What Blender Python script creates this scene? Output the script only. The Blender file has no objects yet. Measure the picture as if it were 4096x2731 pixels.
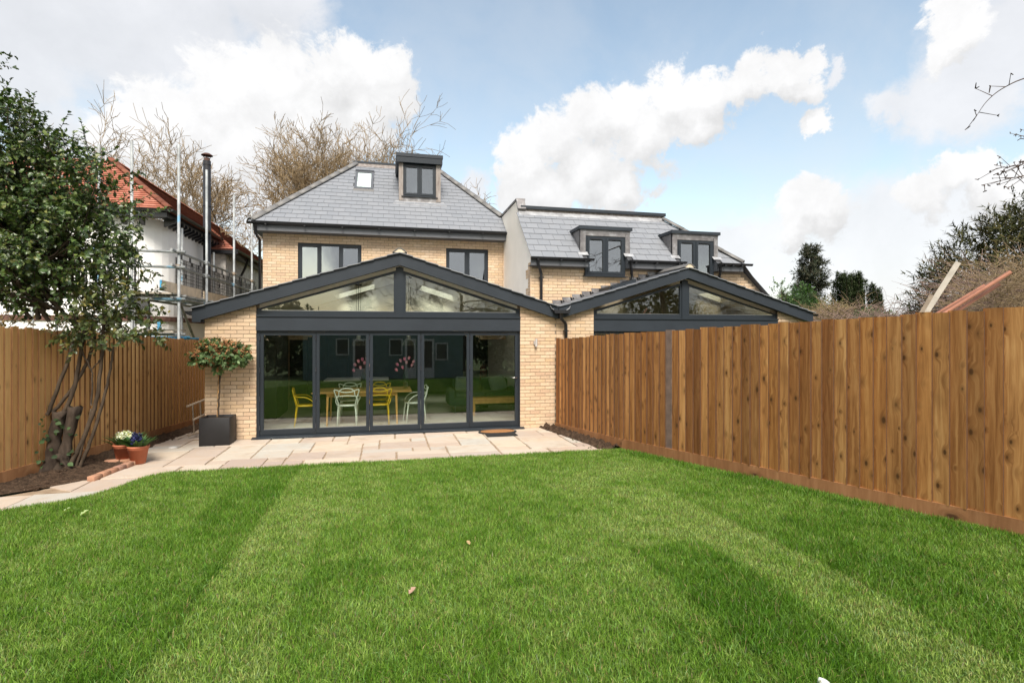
import bpy, bmesh, math, random
import numpy as np
from mathutils import Vector, Matrix

SC = bpy.context.scene
COL = SC.collection
R = math.radians
PI = math.pi
rng = random.Random(7)
nr = np.random.default_rng(11)

# ------------------------------------------------------------------ camera
YAW = R(13.161)
cam = bpy.data.cameras.new('camera')
cam.sensor_width = 36.0
cam.lens = 2140.0 / 4096.0 * 36.0
cam.shift_y = -0.006
cam.clip_start = 0.05
cam.clip_end = 2000.0
camo = bpy.data.objects.new('camera', cam)
COL.objects.link(camo)
camo.location = (2.455, -11.176, 2.0)
camo.rotation_euler = (R(90), 0, -YAW)
SC.camera = camo
SC.cycles.max_bounces = 12
SC.cycles.diffuse_bounces = 6
SC.cycles.transparent_max_bounces = 24

# ------------------------------------------------------------------ sky, sun, exposure
SUN_ELEV, SUN_AZ = R(49), R(184)          # azimuth clockwise from +Y
SKY_STRENGTH = 0.1
SUN_STRENGTH = 2.5
SC.view_settings.view_transform = 'Standard'
SC.view_settings.look = 'None'
SC.view_settings.gamma = 1.0
SC.view_settings.use_curve_mapping = False
SC.view_settings.exposure = 1.27
CLOUD_HEAPS = [(-0.310,0.894,0.322,0.067), (-0.345,0.881,0.323,0.042), (-0.240,0.900,0.364,0.070), (-0.159,0.900,0.407,0.069), (-0.088,0.905,0.417,0.059), (-0.013,0.902,0.431,0.053), (0.004,0.918,0.397,0.048), (-0.131,0.930,0.342,0.100), (-0.222,0.928,0.299,0.096), (-0.042,0.930,0.365,0.069), (-0.355,0.891,0.282,0.063), (-0.291,0.927,0.238,0.075), (0.242,0.920,0.309,0.060), (0.290,0.892,0.346,0.055), (0.342,0.860,0.378,0.057), (0.395,0.837,0.379,0.053), (0.449,0.802,0.395,0.051), (0.506,0.766,0.396,0.047), (0.556,0.726,0.406,0.041), (0.598,0.693,0.403,0.034), (0.619,0.689,0.377,0.024), (0.498,0.791,0.356,0.051), (0.429,0.840,0.332,0.063), (0.346,0.892,0.289,0.071), (0.269,0.928,0.259,0.069), (0.406,0.877,0.258,0.052), (0.643,0.691,0.330,0.022), (0.774,0.590,0.229,0.034), (0.803,0.555,0.218,0.040), (0.755,0.625,0.200,0.039), (0.819,0.540,0.197,0.049), (0.667,0.716,0.204,0.051), (0.648,0.740,0.180,0.040), (0.728,0.572,0.377,0.030), (0.730,0.550,0.406,0.038)]
CLOUD_SHEETS = [(-0.409,0.813,0.415,0.123), (-0.281,0.842,0.461,0.107), (-0.174,0.851,0.495,0.086), (-0.466,0.820,0.333,0.089), (-0.368,0.833,0.414,0.096), (0.759,0.534,0.372,0.066), (0.767,0.508,0.392,0.067), (0.739,0.587,0.331,0.049), (0.771,0.554,0.314,0.054), (0.713,0.622,0.325,0.027), (0.723,0.674,0.154,0.079), (0.789,0.595,0.154,0.081), (0.614,0.780,0.124,0.076), (0.700,0.708,0.090,0.095), (0.771,0.631,0.084,0.097), (0.579,0.801,0.156,0.042), (0.824,0.553,0.124,0.076), (-0.202,0.952,0.230,0.101), (-0.356,0.908,0.222,0.064), (0.161,0.952,0.259,0.031), (0.643,0.662,0.386,0.013), (-0.446,0.856,0.262,0.061)]



def build_world():
    w = bpy.data.worlds.new('World')
    SC.world = w
    w.use_nodes = True
    nt = w.node_tree
    N, L = nt.nodes, nt.links
    for n in list(N):
        N.remove(n)
    out = N.new('ShaderNodeOutputWorld')
    bg = N.new('ShaderNodeBackground')
    bg.inputs['Strength'].default_value = SKY_STRENGTH
    L.new(bg.outputs[0], out.inputs[0])
    sky = N.new('ShaderNodeTexSky')
    sky.sky_type = 'NISHITA'
    sky.sun_disc = False
    sky.sun_elevation = SUN_ELEV
    sky.sun_rotation = SUN_AZ
    sky.air_density = 1.0
    sky.dust_density = 1.5
    sky.ozone_density = 1.5
    tc = N.new('ShaderNodeTexCoord')

    def math_(op, a, b=None, c=None, clamp=False):
        n = N.new('ShaderNodeMath')
        n.operation = op
        n.use_clamp = clamp
        for i, v in enumerate((a, b, c)):
            if v is None:
                continue
            if isinstance(v, (int, float)):
                n.inputs[i].default_value = v
            else:
                L.new(v, n.inputs[i])
        return n.outputs[0]

    def noise(vec, scale, detail, rough, dist=0.0):
        n = N.new('ShaderNodeTexNoise')
        n.inputs['Scale'].default_value = scale
        n.inputs['Detail'].default_value = detail
        n.inputs['Roughness'].default_value = rough
        n.inputs['Distortion'].default_value = dist
        L.new(vec, n.inputs['Vector'])
        return n

    gen = tc.outputs['Generated']
    sep = N.new('ShaderNodeSeparateXYZ')
    L.new(gen, sep.inputs[0])
    warp = noise(gen, 11.0, 8.0, 0.66)
    vm = N.new('ShaderNodeVectorMath')
    vm.operation = 'MULTIPLY_ADD'
    vm.inputs[1].default_value = (0.11, 0.11, 0.11)
    L.new(warp.outputs['Color'], vm.inputs[0])
    sub = N.new('ShaderNodeVectorMath')
    sub.operation = 'SUBTRACT'
    sub.inputs[1].default_value = (0.055, 0.055, 0.055)
    L.new(gen, sub.inputs[0])
    L.new(sub.outputs[0], vm.inputs[2])
    vec = vm.outputs[0]

    def field(blobs, smooth, vec=vec):
        acc = None
        for x, y, z, r in blobs:
            d = N.new('ShaderNodeVectorMath')
            d.operation = 'DISTANCE'
            L.new(vec, d.inputs[0])
            d.inputs[1].default_value = (x, y, z)
            f = math_('MULTIPLY_ADD', d.outputs['Value'], -1.0 / r, 1.0)
            acc = f if acc is None else math_('SMOOTH_MAX', acc, f, smooth)
        return acc

    def smooth(v, a, b, to0=0.0, to1=1.0):
        n = N.new('ShaderNodeMapRange')
        n.interpolation_type = 'SMOOTHSTEP'
        n.inputs['From Min'].default_value = a
        n.inputs['From Max'].default_value = b
        n.inputs['To Min'].default_value = to0
        n.inputs['To Max'].default_value = to1
        L.new(v, n.inputs['Value'])
        return n.outputs[0]

    heap = field(CLOUD_HEAPS, 0.35)
    up = N.new('ShaderNodeVectorMath')
    up.operation = 'ADD'
    up.inputs[1].default_value = (-0.012, 0.0, 0.042)
    L.new(vec, up.inputs[0])
    above = field(CLOUD_HEAPS, 0.35, up.outputs[0])
    sheet = field(CLOUD_SHEETS, 0.3)
    bill = noise(gen, 17.0, 9.0, 0.66, 0.4)
    nb = math_('SUBTRACT', bill.outputs['Fac'], 0.5)
    soft = noise(gen, 5.0, 8.0, 0.6, 0.3)
    ns = math_('SUBTRACT', soft.outputs['Fac'], 0.5)
    # the same broken cloud cover continues round the rest of the sky
    fwd = N.new('ShaderNodeVectorMath')
    fwd.operation = 'DOT_PRODUCT'
    L.new(gen, fwd.inputs[0])
    fwd.inputs[1].default_value = (0.22, 0.94, 0.26)
    cover = noise(gen, 2.6, 8.0, 0.58, 0.2)
    rest = math_('MULTIPLY', smooth(cover.outputs['Fac'], 0.44, 0.56), smooth(fwd.outputs['Value'], 0.62, 0.45))

    hf = math_('ADD', heap, math_('MULTIPLY', nb, 1.7))
    hm = smooth(hf, -0.12, 0.24)
    sf = math_('ADD', sheet, math_('MULTIPLY', ns, 1.4))
    sm = smooth(sf, -0.35, 0.42, 0.0, 0.88)
    # heaps: bright crowns, greyer feet and hollows
    body = noise(gen, 8.0, 7.0, 0.62)
    lit = math_('SUBTRACT', heap, above)
    hb = math_('ADD', 0.90, math_('MULTIPLY', math_('MINIMUM', math_('MAXIMUM', lit, -0.5), 0.4), 0.22))
    hb = math_('ADD', hb, math_('MULTIPLY', math_('SUBTRACT', body.outputs['Fac'], 0.5), 0.42))
    hb = math_('ADD', hb, math_('MULTIPLY', nb, 0.22))
    hb = math_('MINIMUM', hb, 1.02)
    sb = math_('ADD', math_('ADD', 0.89, math_('MULTIPLY', ns, 0.34)), math_('MULTIPLY', math_('SUBTRACT', body.outputs['Fac'], 0.5), 0.22))
    low = smooth(sep.outputs['Z'], 0.02, 0.30)
    sb = math_('ADD', sb, math_('MULTIPLY_ADD', low, -0.10, 0.10))

    def tint(v, col):
        n = N.new('ShaderNodeVectorMath')
        n.operation = 'SCALE'
        n.inputs[0].default_value = col
        L.new(v, n.inputs['Scale'])
        return n.outputs[0]

    def mix(f, a, b):
        n = N.new('ShaderNodeMix')
        n.data_type = 'RGBA'
        n.clamp_factor = True
        L.new(f, n.inputs['Factor'])
        L.new(a, n.inputs['A'])
        L.new(b, n.inputs['B'])
        return n.outputs['Result']

    K = CLOUD_LEVEL / SKY_STRENGTH
    # blue of the open sky, paler towards the horizon with thin high veil
    base = N.new('ShaderNodeVectorMath')
    base.operation = 'MULTIPLY'
    base.inputs[1].default_value = SKY_GAIN
    L.new(sky.outputs[0], base.inputs[0])
    veil = math_('MULTIPLY', smooth(soft.outputs['Fac'], 0.35, 0.75, 0.08, 0.42), smooth(sep.outputs['Z'], 0.75, 0.05, 0.45, 1.0))
    c = mix(veil, base.outputs[0], tint(math_('ADD', 0.86, 0.0), (K * 0.97, K * 0.99, K * 1.02)))
    c = mix(rest, c, tint(math_('ADD', sb, 0.04), (K * 0.99, K, K * 1.02)))
    c = mix(sm, c, tint(sb, (K * 0.985, K * 0.99, K * 1.02)))
    c = mix(hm, c, tint(hb, (K, K, K * 1.005)))
    L.new(c, bg.inputs['Color'])


CLOUD_LEVEL = 0.415
SKY_GAIN = (1.42, 1.26, 1.0)
build_world()

sun = bpy.data.lights.new('sun', 'SUN')
sun.energy = SUN_STRENGTH
sun.angle = R(24)
sun.color = (1.0, 0.94, 0.85)
suno = bpy.data.objects.new('sun', sun)
COL.objects.link(suno)
sd = Vector((math.sin(SUN_AZ) * math.cos(SUN_ELEV), math.cos(SUN_AZ) * math.cos(SUN_ELEV), math.sin(SUN_ELEV)))
suno.rotation_euler = sd.to_track_quat('Z', 'Y').to_euler()
suno.location = (0, -20, 30)

# ------------------------------------------------------------------ materials
MATS = {}


class NT:
    """small helper round a material's node tree"""

    def __init__(s, name):
        s.m = bpy.data.materials.new(name)
        s.m.use_nodes = True
        s.N, s.L = s.m.node_tree.nodes, s.m.node_tree.links
        for n in list(s.N):
            s.N.remove(n)
        s.out = s.N.new('ShaderNodeOutputMaterial')
        MATS[name] = s.m

    def node(s, t, **kw):
        n = s.N.new(t)
        for k, v in kw.items():
            setattr(n, k, v)
        return n

    def put(s, sock, v):
        if hasattr(v, 'is_linked') or hasattr(v, 'links'):
            s.L.new(v, sock)
        else:
            sock.default_value = v

    def math(s, op, a, b=0.0, c=0.0, clamp=False):
        n = s.node('ShaderNodeMath', operation=op, use_clamp=clamp)
        for i, v in enumerate((a, b, c)):
            s.put(n.inputs[i], v)
        return n.outputs[0]

    def coord(s, scale=(1, 1, 1), rnd=0.0, which='Object'):
        tc = s.node('ShaderNodeTexCoord')
        o = tc.outputs[which]
        if rnd:
            oi = s.node('ShaderNodeObjectInfo')
            a = s.node('ShaderNodeVectorMath', operation='SCALE')
            a.inputs[0].default_value = (1.0, 2.7, 3.9)
            s.L.new(s.math('MULTIPLY', oi.outputs['Random'], rnd), a.inputs['Scale'])
            b = s.node('ShaderNodeVectorMath', operation='ADD')
            s.L.new(o, b.inputs[0])
            s.L.new(a.outputs[0], b.inputs[1])
            o = b.outputs[0]
        if scale != (1, 1, 1):
            m = s.node('ShaderNodeVectorMath', operation='MULTIPLY')
            s.L.new(o, m.inputs[0])
            m.inputs[1].default_value = scale
            o = m.outputs[0]
        return o

    def noise(s, vec, scale=5.0, detail=4.0, rough=0.55, dist=0.0):
        n = s.node('ShaderNodeTexNoise')
        s.L.new(vec, n.inputs['Vector'])
        n.inputs['Scale'].default_value = scale
        n.inputs['Detail'].default_value = detail
        n.inputs['Roughness'].default_value = rough
        n.inputs['Distortion'].default_value = dist
        return n.outputs['Fac']

    def ramp(s, fac, stops):
        n = s.node('ShaderNodeValToRGB')
        s.put(n.inputs[0], fac)
        e = n.color_ramp.elements
        while len(e) < len(stops):
            e.new(0.5)
        for i, (p, c) in enumerate(stops):
            e[i].position = p
            e[i].color = (*c, 1) if len(c) == 3 else c
        return n.outputs['Color']

    def rng_(s, v, a, b, c=0.0, d=1.0, st='SMOOTHSTEP'):
        n = s.node('ShaderNodeMapRange', interpolation_type=st)
        s.L.new(v, n.inputs['Value'])
        for k, q in zip(('From Min', 'From Max', 'To Min', 'To Max'), (a, b, c, d)):
            n.inputs[k].default_value = q
        return n.outputs[0]

    def mix(s, f, a, b, blend='MIX'):
        n = s.node('ShaderNodeMix', data_type='RGBA', blend_type=blend)
        s.put(n.inputs['Factor'], f)
        for k, v in (('A', a), ('B', b)):
            s.put(n.inputs[k], (*v, 1) if isinstance(v, tuple) and len(v) == 3 else v)
        return n.outputs['Result']

    def bump(s, h, strength=0.3, dist=0.01):
        n = s.node('ShaderNodeBump')
        n.inputs['Strength'].default_value = strength
        n.inputs['Distance'].default_value = dist
        s.L.new(h, n.inputs['Height'])
        return n.outputs[0]

    def bsdf(s, col, rough=0.6, metal=0.0, normal=None, spec=0.5):
        b = s.node('ShaderNodeBsdfPrincipled')
        s.put(b.inputs['Base Color'], (*col, 1) if isinstance(col, tuple) and len(col) == 3 else col)
        s.put(b.inputs['Roughness'], rough)
        s.put(b.inputs['Metallic'], metal)
        b.inputs['Specular IOR Level'].default_value = spec
        if normal is not None:
            s.L.new(normal, b.inputs['Normal'])
        return b.outputs[0]

    def done(s, sh):
        s.L.new(sh, s.out.inputs['Surface'])
        return s.m


def plain(name, col, rough=0.5, metal=0.0, var=0.12, scale=6.0, spec=0.5, bump=0.0):
    t = NT(name)
    v = t.coord(rnd=9.0)
    n = t.noise(v, scale, 5.0)
    lo = tuple(c * (1 - var) for c in col)
    hi = tuple(min(1, c * (1 + var)) for c in col)
    c = t.ramp(n, [(0.3, lo), (0.7, hi)])
    nm = t.bump(t.noise(v, scale * 8, 4.0), bump, 0.01) if bump else None
    return t.done(t.bsdf(c, rough, metal, nm, spec))


def rnd_attr(t):
    """per-piece random number: object random plus the 'rnd' attribute of joined pieces"""
    a = t.node('ShaderNodeAttribute', attribute_name='rnd')
    oi = t.node('ShaderNodeObjectInfo')
    return t.math('FRACT', t.math('ADD', a.outputs['Fac'], oi.outputs['Random']))


def make_brick(name, stops, bumpk=0.5):
    t = NT(name)
    r = rnd_attr(t)
    v = t.coord(which='Object', rnd=20.0)
    c = t.ramp(r, stops)
    n = t.noise(v, 26.0, 5.0, 0.65)
    c = t.mix(t.rng_(n, 0.35, 0.75, 0.0, 0.4), c, (0.37, 0.24, 0.13))
    n2 = t.noise(v, 90.0, 3.0)
    c = t.mix(t.rng_(n2, 0.6, 0.75, 0.0, 0.35), c, (0.25, 0.17, 0.10))
    return t.done(t.bsdf(c, 0.88, 0, t.bump(n, bumpk, 0.012), 0.25))


make_brick('buff_brick', [(0.0, (0.54, 0.40, 0.275)), (0.2, (0.63, 0.48, 0.335)), (0.4, (0.58, 0.42, 0.265)),
                          (0.6, (0.67, 0.525, 0.375)), (0.8, (0.60, 0.44, 0.295)), (1.0, (0.53, 0.38, 0.265))])
make_brick('edging_brick', [(0.0, (0.30, 0.14, 0.09)), (0.5, (0.38, 0.2, 0.13)), (1.0, (0.27, 0.15, 0.12))])
plain('mortar', (0.27, 0.215, 0.16), 0.95, var=0.15, scale=14, spec=0.1)
plain('charcoal', (0.019, 0.0245, 0.031), 0.4, var=0.07, scale=3, spec=0.3)
plain('charcoal_matt', (0.023, 0.029, 0.037), 0.5, var=0.12, scale=2.0, spec=0.3)
plain('fascia_grey', (0.085, 0.09, 0.10), 0.5, var=0.06)
plain('black_plastic', (0.012, 0.012, 0.014), 0.35, var=0.1)
plain('black_steel', (0.016, 0.016, 0.018), 0.42, var=0.15)
plain('rust', (0.07, 0.03, 0.02), 0.8, var=0.4, scale=30)
plain('cream_render', (0.90, 0.84, 0.755), 0.92, var=0.04, scale=1.6, spec=0.15, bump=0.05)
plain('white_render', (0.90, 0.89, 0.87), 0.9, var=0.03, scale=1.5, spec=0.2, bump=0.05)
plain('old_render', (0.55, 0.52, 0.48), 0.95, var=0.28, scale=7.0, spec=0.1, bump=0.5)
plain('bedding_mortar', (0.58, 0.50, 0.38), 0.95, var=0.1, scale=20)
plain('ridge_tile', (0.15, 0.145, 0.14), 0.55, var=0.12, scale=4)
plain('interior_white', (0.72, 0.70, 0.66), 0.9, var=0.03)
plain('interior_dark', (0.05, 0.05, 0.048), 0.6, var=0.2)
plain('interior_taupe', (0.50, 0.44, 0.36), 0.9, var=0.05)
plain('floor_tile', (0.62, 0.58, 0.52), 0.25, var=0.08, scale=2.0)
plain('yellow_plastic', (0.72, 0.47, 0.02), 0.35, var=0.05)
plain('white_plastic', (0.72, 0.77, 0.72), 0.35, var=0.03)
plain('oak', (0.55, 0.30, 0.10), 0.4, var=0.2, scale=9)
plain('dark_fabric', (0.028, 0.05, 0.04), 0.9, var=0.2, scale=30)
plain('cushion_fabric', (0.17, 0.21, 0.19), 0.9, var=0.15, scale=30)
plain('steel', (0.55, 0.55, 0.54), 0.3, metal=1.0, var=0.08)
plain('lamp_steel', (0.50, 0.47, 0.44), 0.35, metal=0.6, var=0.05)
plain('white_paint', (0.78, 0.78, 0.76), 0.5, var=0.04)
plain('terracotta', (0.42, 0.13, 0.065), 0.7, var=0.12, scale=9)
plain('planter_black', (0.009, 0.0085, 0.0095), 0.6, var=0.35, scale=4, bump=0.1)
plain('coir', (0.30, 0.14, 0.05), 0.98, var=0.35, scale=60, bump=0.9)
plain('rubber', (0.016, 0.016, 0.017), 0.75, var=0.2)
plain('copper', (0.34, 0.155, 0.10), 0.45, metal=0.5, var=0.25, scale=5)
plain('cabin_boards', (0.16, 0.25, 0.235), 0.55, var=0.12, scale=3)
plain('blind', (0.10, 0.09, 0.075), 0.7, var=0.15)
plain('pink_petal', (0.75, 0.28, 0.42), 0.5, var=0.3, scale=20)
plain('white_petal', (0.80, 0.80, 0.72), 0.5, var=0.1, scale=20)
plain('blue_petal', (0.06, 0.06, 0.22), 0.5, var=0.4, scale=20)
plain('red_leaf', (0.12, 0.012, 0.012), 0.6, var=0.4, scale=20)
plain('aged_wood', (0.30, 0.24, 0.18), 0.85, var=0.25, scale=12)
plain('new_plank', (0.62, 0.50, 0.36), 0.75, var=0.15, scale=6)
plain('grey_board', (0.42, 0.38, 0.32), 0.8, var=0.15, scale=8)
plain('blue_paint', (0.08, 0.33, 0.55), 0.5, var=0.3, scale=20)
plain('drain_white', (0.55, 0.53, 0.5), 0.6)
plain('sky_reflection_white', (0.80, 0.82, 0.84), 0.5, var=0.02)  # white that stands in for sky reflected in the roof window


def make_slate():
    t = NT('slate')
    r = rnd_attr(t)
    v = t.coord(rnd=30.0)
    c = t.ramp(r, [(0.0, (0.185, 0.196, 0.217)), (0.5, (0.196, 0.207, 0.228)), (1.0, (0.207, 0.217, 0.238))])
    n = t.noise(v, 3.0, 5.0)
    c = t.mix(t.rng_(n, 0.35, 0.8, 0, 0.35), c, (0.225, 0.23, 0.242))
    t.done(t.bsdf(c, 0.62, 0, t.bump(t.noise(v, 60, 3), 0.08, 0.004), 0.35))


make_slate()


def make_lead():
    t = NT('lead')
    v = t.coord(rnd=5.0)
    n = t.noise(v, 5.0, 6.0, 0.6)
    c = t.ramp(n, [(0.3, (0.12, 0.112, 0.115)), (0.55, (0.20, 0.19, 0.19)), (0.8, (0.42, 0.43, 0.45))])
    t.done(t.bsdf(c, 0.45, 0.35, t.bump(t.noise(v, 9, 3), 0.5, 0.02), 0.5))
    t = NT('lead_bright')
    v = t.coord(rnd=5.0)
    n = t.noise(v, 5.0, 6.0, 0.6)
    c = t.ramp(n, [(0.3, (0.25, 0.25, 0.26)), (0.7, (0.52, 0.53, 0.55))])
    t.done(t.bsdf(c, 0.4, 0.3, t.bump(t.noise(v, 9, 3), 0.4, 0.02), 0.5))
    t = NT('lead_stained')
    v = t.coord((6, 6, 1.2), rnd=5.0)
    n = t.noise(v, 2.0, 6.0, 0.6)
    c = t.ramp(n, [(0.3, (0.15, 0.12, 0.105)), (0.6, (0.27, 0.24, 0.22)), (0.85, (0.42, 0.44, 0.46))])
    t.done(t.bsdf(c, 0.55, 0.15, None, 0.4))


make_lead()


def make_glass(name, tint, refl, base):
    """thin pane: see-through tint plus mirror reflection that grows at grazing angles"""
    t = NT(name)
    ge = t.node('ShaderNodeNewGeometry')
    dp = t.node('ShaderNodeVectorMath', operation='DOT_PRODUCT')
    t.L.new(ge.outputs['Incoming'], dp.inputs[0])
    t.L.new(ge.outputs['Normal'], dp.inputs[1])
    g = t.math('POWER', t.math('SUBTRACT', 1.0, t.math('ABSOLUTE', dp.outputs['Value']), clamp=True), 5.0)
    f = t.math('MULTIPLY_ADD', t.math('MULTIPLY_ADD', g, 0.96, 0.04), refl, base, True)
    tr = t.node('ShaderNodeBsdfTransparent')
    tr.inputs[0].default_value = (*tint, 1)
    gl = t.node('ShaderNodeBsdfGlossy')
    gl.inputs['Roughness'].default_value = 0.0
    gl.inputs['Color'].default_value = (0.93, 0.96, 0.97, 1)
    mx = t.node('ShaderNodeMixShader')
    t.L.new(f, mx.inputs[0])
    t.L.new(tr.outputs[0], mx.inputs[1])
    t.L.new(gl.outputs[0], mx.inputs[2])
    t.done(mx.outputs[0])


make_glass('door_glass', (0.89, 0.92, 0.89), 2.3, 0.0)
make_glass('gable_glass', (0.80, 0.82, 0.765), 1.7, 0.03)
make_glass('upper_glass', (0.6, 0.63, 0.66), 1.0, 0.22)
make_glass('clear_glass', (0.92, 0.95, 0.93), 0.8, 0.0)


def make_wood(name, dark, mid, light, knots=0.5, grain=1.0, vary=0.42):
    t = NT(name)
    v = t.coord(rnd=40.0)
    vo = t.node('ShaderNodeTexVoronoi', feature='F1', voronoi_dimensions='3D')
    wv = t.node('ShaderNodeVectorMath', operation='MULTIPLY')
    t.L.new(v, wv.inputs[0])
    wv.inputs[1].default_value = (8.5, 1.0, 5.2)
    t.L.new(wv.outputs[0], vo.inputs['Vector'])
    vo.inputs['Scale'].default_value = 1.0
    sepc = t.node('ShaderNodeSeparateColor')
    t.L.new(vo.outputs['Color'], sepc.inputs[0])
    d = t.math('DIVIDE', vo.outputs['Distance'], t.math('MULTIPLY_ADD', sepc.outputs[1], 1.1, 0.45))
    keep = t.rng_(sepc.outputs[0], 1 - knots - 0.02, 1 - knots + 0.02)
    # grain runs along z and bends round the knots
    sv = t.node('ShaderNodeSeparateXYZ')
    t.L.new(v, sv.inputs[0])
    bend = t.math('MULTIPLY', t.rng_(d, 0.0, 0.5, 0.05, 0.0), keep)
    x2 = t.math('ADD', sv.outputs[0], bend)
    cv = t.node('ShaderNodeCombineXYZ')
    t.L.new(t.math('MULTIPLY', x2, 26.0), cv.inputs[0])
    t.L.new(t.math('MULTIPLY', sv.outputs[1], 8.0), cv.inputs[1])
    t.L.new(t.math('MULTIPLY', sv.outputs[2], 1.3), cv.inputs[2])
    g = t.noise(cv.outputs[0], 1.0, 4.0, 0.55, 0.6)
    fine = t.noise(cv.outputs[0], 4.0, 3.0, 0.6)
    g2 = t.math('ADD', t.math('MULTIPLY', g, 0.75), t.math('MULTIPLY', fine, 0.25))
    c = t.ramp(g2, [(0.5 - 0.22 / grain, dark), (0.5, mid), (0.5 + 0.2 / grain, light)])
    oi = t.node('ShaderNodeObjectInfo')
    tone = t.ramp(oi.outputs['Random'], [(0.0, (0.50, 0.42, 0.38)), (0.16, (1.05, 1.05, 1.05)), (0.32, (0.72, 0.62, 0.55)), (0.5, (1.22, 1.22, 1.25)), (0.68, (0.92, 0.82, 0.70)), (0.84, (0.60, 0.50, 0.46)), (1.0, (1.15, 1.10, 1.02))])
    c = t.mix(vary, c, t.mix(1.0, c, tone, 'MULTIPLY'))
    big = t.noise(v, 2.2, 3.0)
    c = t.mix(t.rng_(big, 0.55, 0.8, 0.0, 0.45), c, tuple(q * 0.7 for q in dark))
    halo = t.math('MULTIPLY', t.rng_(d, 0.10, 0.40, 0.55, 0.0), keep)
    c = t.mix(halo, c, tuple(q * 0.62 for q in dark))
    core = t.math('MULTIPLY', t.rng_(d, 0.07, 0.16, 0.9, 0.0), keep)
    c = t.mix(core, c, tuple(q * 0.28 for q in dark))
    t.done(t.bsdf(c, 0.75, 0, t.bump(g2, 0.25, 0.006), 0.25))


make_wood('fence_orange', (0.47, 0.255, 0.095), (0.63, 0.375, 0.15), (0.74, 0.48, 0.22), 0.35, 0.8, 0.5)
make_wood('fence_brown', (0.285, 0.122, 0.037), (0.48, 0.232, 0.077), (0.63, 0.345, 0.13), 0.85, 1.3, 1.0)
make_wood('gravel_board_wood', (0.25, 0.115, 0.048), (0.33, 0.16, 0.07), (0.42, 0.22, 0.105), 0.3, 1.0)
plain('edge_shade', (0.10, 0.045, 0.018), 0.9, var=0.2)  # dark brown painted on board edges as the shade between boards
plain('edge_shade_left', (0.17, 0.08, 0.03), 0.9, var=0.2)  # the same painted shade line for the left fence
plain('grey_post', (0.17, 0.115, 0.09), 0.85, var=0.25, scale=9)


def make_slab():
    t = NT('sandstone')
    r = rnd_attr(t)
    v = t.coord(rnd=30.0)
    c = t.ramp(r, [(0.0, (0.42, 0.335, 0.275)), (0.22, (0.49, 0.42, 0.35)), (0.42, (0.38, 0.305, 0.26)), (0.6, (0.44, 0.42, 0.375)),
                   (0.8, (0.51, 0.43, 0.34)), (1.0, (0.40, 0.335, 0.285))])
    n = t.noise(v, 3.5, 6.0, 0.6, 0.5)
    c = t.mix(t.rng_(n, 0.4, 0.8, 0.0, 0.5), c, (0.42, 0.30, 0.20))
    n2 = t.noise(v, 9.0, 5.0, 0.7)
    c = t.mix(t.rng_(n2, 0.60, 0.8, 0.0, 0.4), c, (0.60, 0.55, 0.47))
    n3 = t.noise(t.coord(), 1.4, 5.0, 0.65)
    c = t.mix(t.rng_(n3, 0.52, 0.72, 0.0, 0.45), c, (0.27, 0.20, 0.145))
    t.done(t.bsdf(c, 0.8, 0, t.bump(n2, 0.25, 0.01), 0.25))
    t = NT('joint_mortar')
    v = t.coord()
    n = t.noise(v, 6, 5)
    c = t.ramp(n, [(0.3, (0.23, 0.165, 0.11)), (0.7, (0.36, 0.28, 0.2))])
    t.done(t.bsdf(c, 0.95, 0, None, 0.1))


make_slab()


def make_soil():
    t = NT('soil')
    v = t.coord()
    n = t.noise(v, 14.0, 8.0, 0.7)
    c = t.ramp(n, [(0.3, (0.03, 0.02, 0.014)), (0.6, (0.085, 0.055, 0.036)), (0.8, (0.15, 0.10, 0.07))])
    vo = t.node('ShaderNodeTexVoronoi')
    t.L.new(v, vo.inputs['Vector'])
    vo.inputs['Scale'].default_value = 22.0
    c = t.mix(t.rng_(vo.outputs['Distance'], 0.1, 0.14, 0.5, 0.0), c, (0.28, 0.2, 0.14))
    t.done(t.bsdf(c, 0.95, 0, t.bump(n, 1.0, 0.05), 0.1))


make_soil()


def make_leaf(name, transl=0.25, rough=0.35, spec=0.5):
    """colour comes with each leaf in the 'Col' attribute"""
    t = NT(name)
    a = t.node('ShaderNodeAttribute', attribute_name='Col')
    b = t.bsdf(a.outputs['Color'], rough, 0, None, spec)
    if transl:
        tl = t.node('ShaderNodeBsdfTranslucent')
        c2 = t.mix(1.0, a.outputs['Color'], (1.3, 1.5, 0.5), 'MULTIPLY')
        t.L.new(c2, tl.inputs[0])
        mx = t.node('ShaderNodeMixShader')
        mx.inputs[0].default_value = transl
        t.L.new(b, mx.inputs[1])
        t.L.new(tl.outputs[0], mx.inputs[2])
        b = mx.outputs[0]
    t.done(b)


make_leaf('glossy_leaf', 0.12, 0.38, 0.5)
make_leaf('soft_leaf', 0.22, 0.6, 0.3)
make_leaf('grass_blade', 0.25, 0.55, 0.35)
make_leaf('needle', 0.05, 0.7, 0.2)
make_leaf('petal', 0.2, 0.6, 0.2)


def make_lawn():
    t = NT('turf')
    v = t.coord()
    n = t.noise(v, 1.6, 5)
    n2 = t.noise(v, 45, 4, 0.7)
    c = t.ramp(n, [(0.3, (0.05, 0.10, 0.010)), (0.7, (0.085, 0.145, 0.022))])
    c = t.mix(t.rng_(n2, 0.45, 0.75, 0, 0.6), c, (0.09, 0.12, 0.04))
    t.done(t.bsdf(c, 0.9, 0, t.bump(n2, 0.9, 0.03), 0.1))
    t = NT('far_field')
    n = t.noise(t.coord(), 0.12, 6)
    c = t.ramp(n, [(0.3, (0.045, 0.07, 0.02)), (0.7, (0.08, 0.11, 0.035))])
    t.done(t.bsdf(c, 0.95, 0, None, 0.1))


make_lawn()


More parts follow.
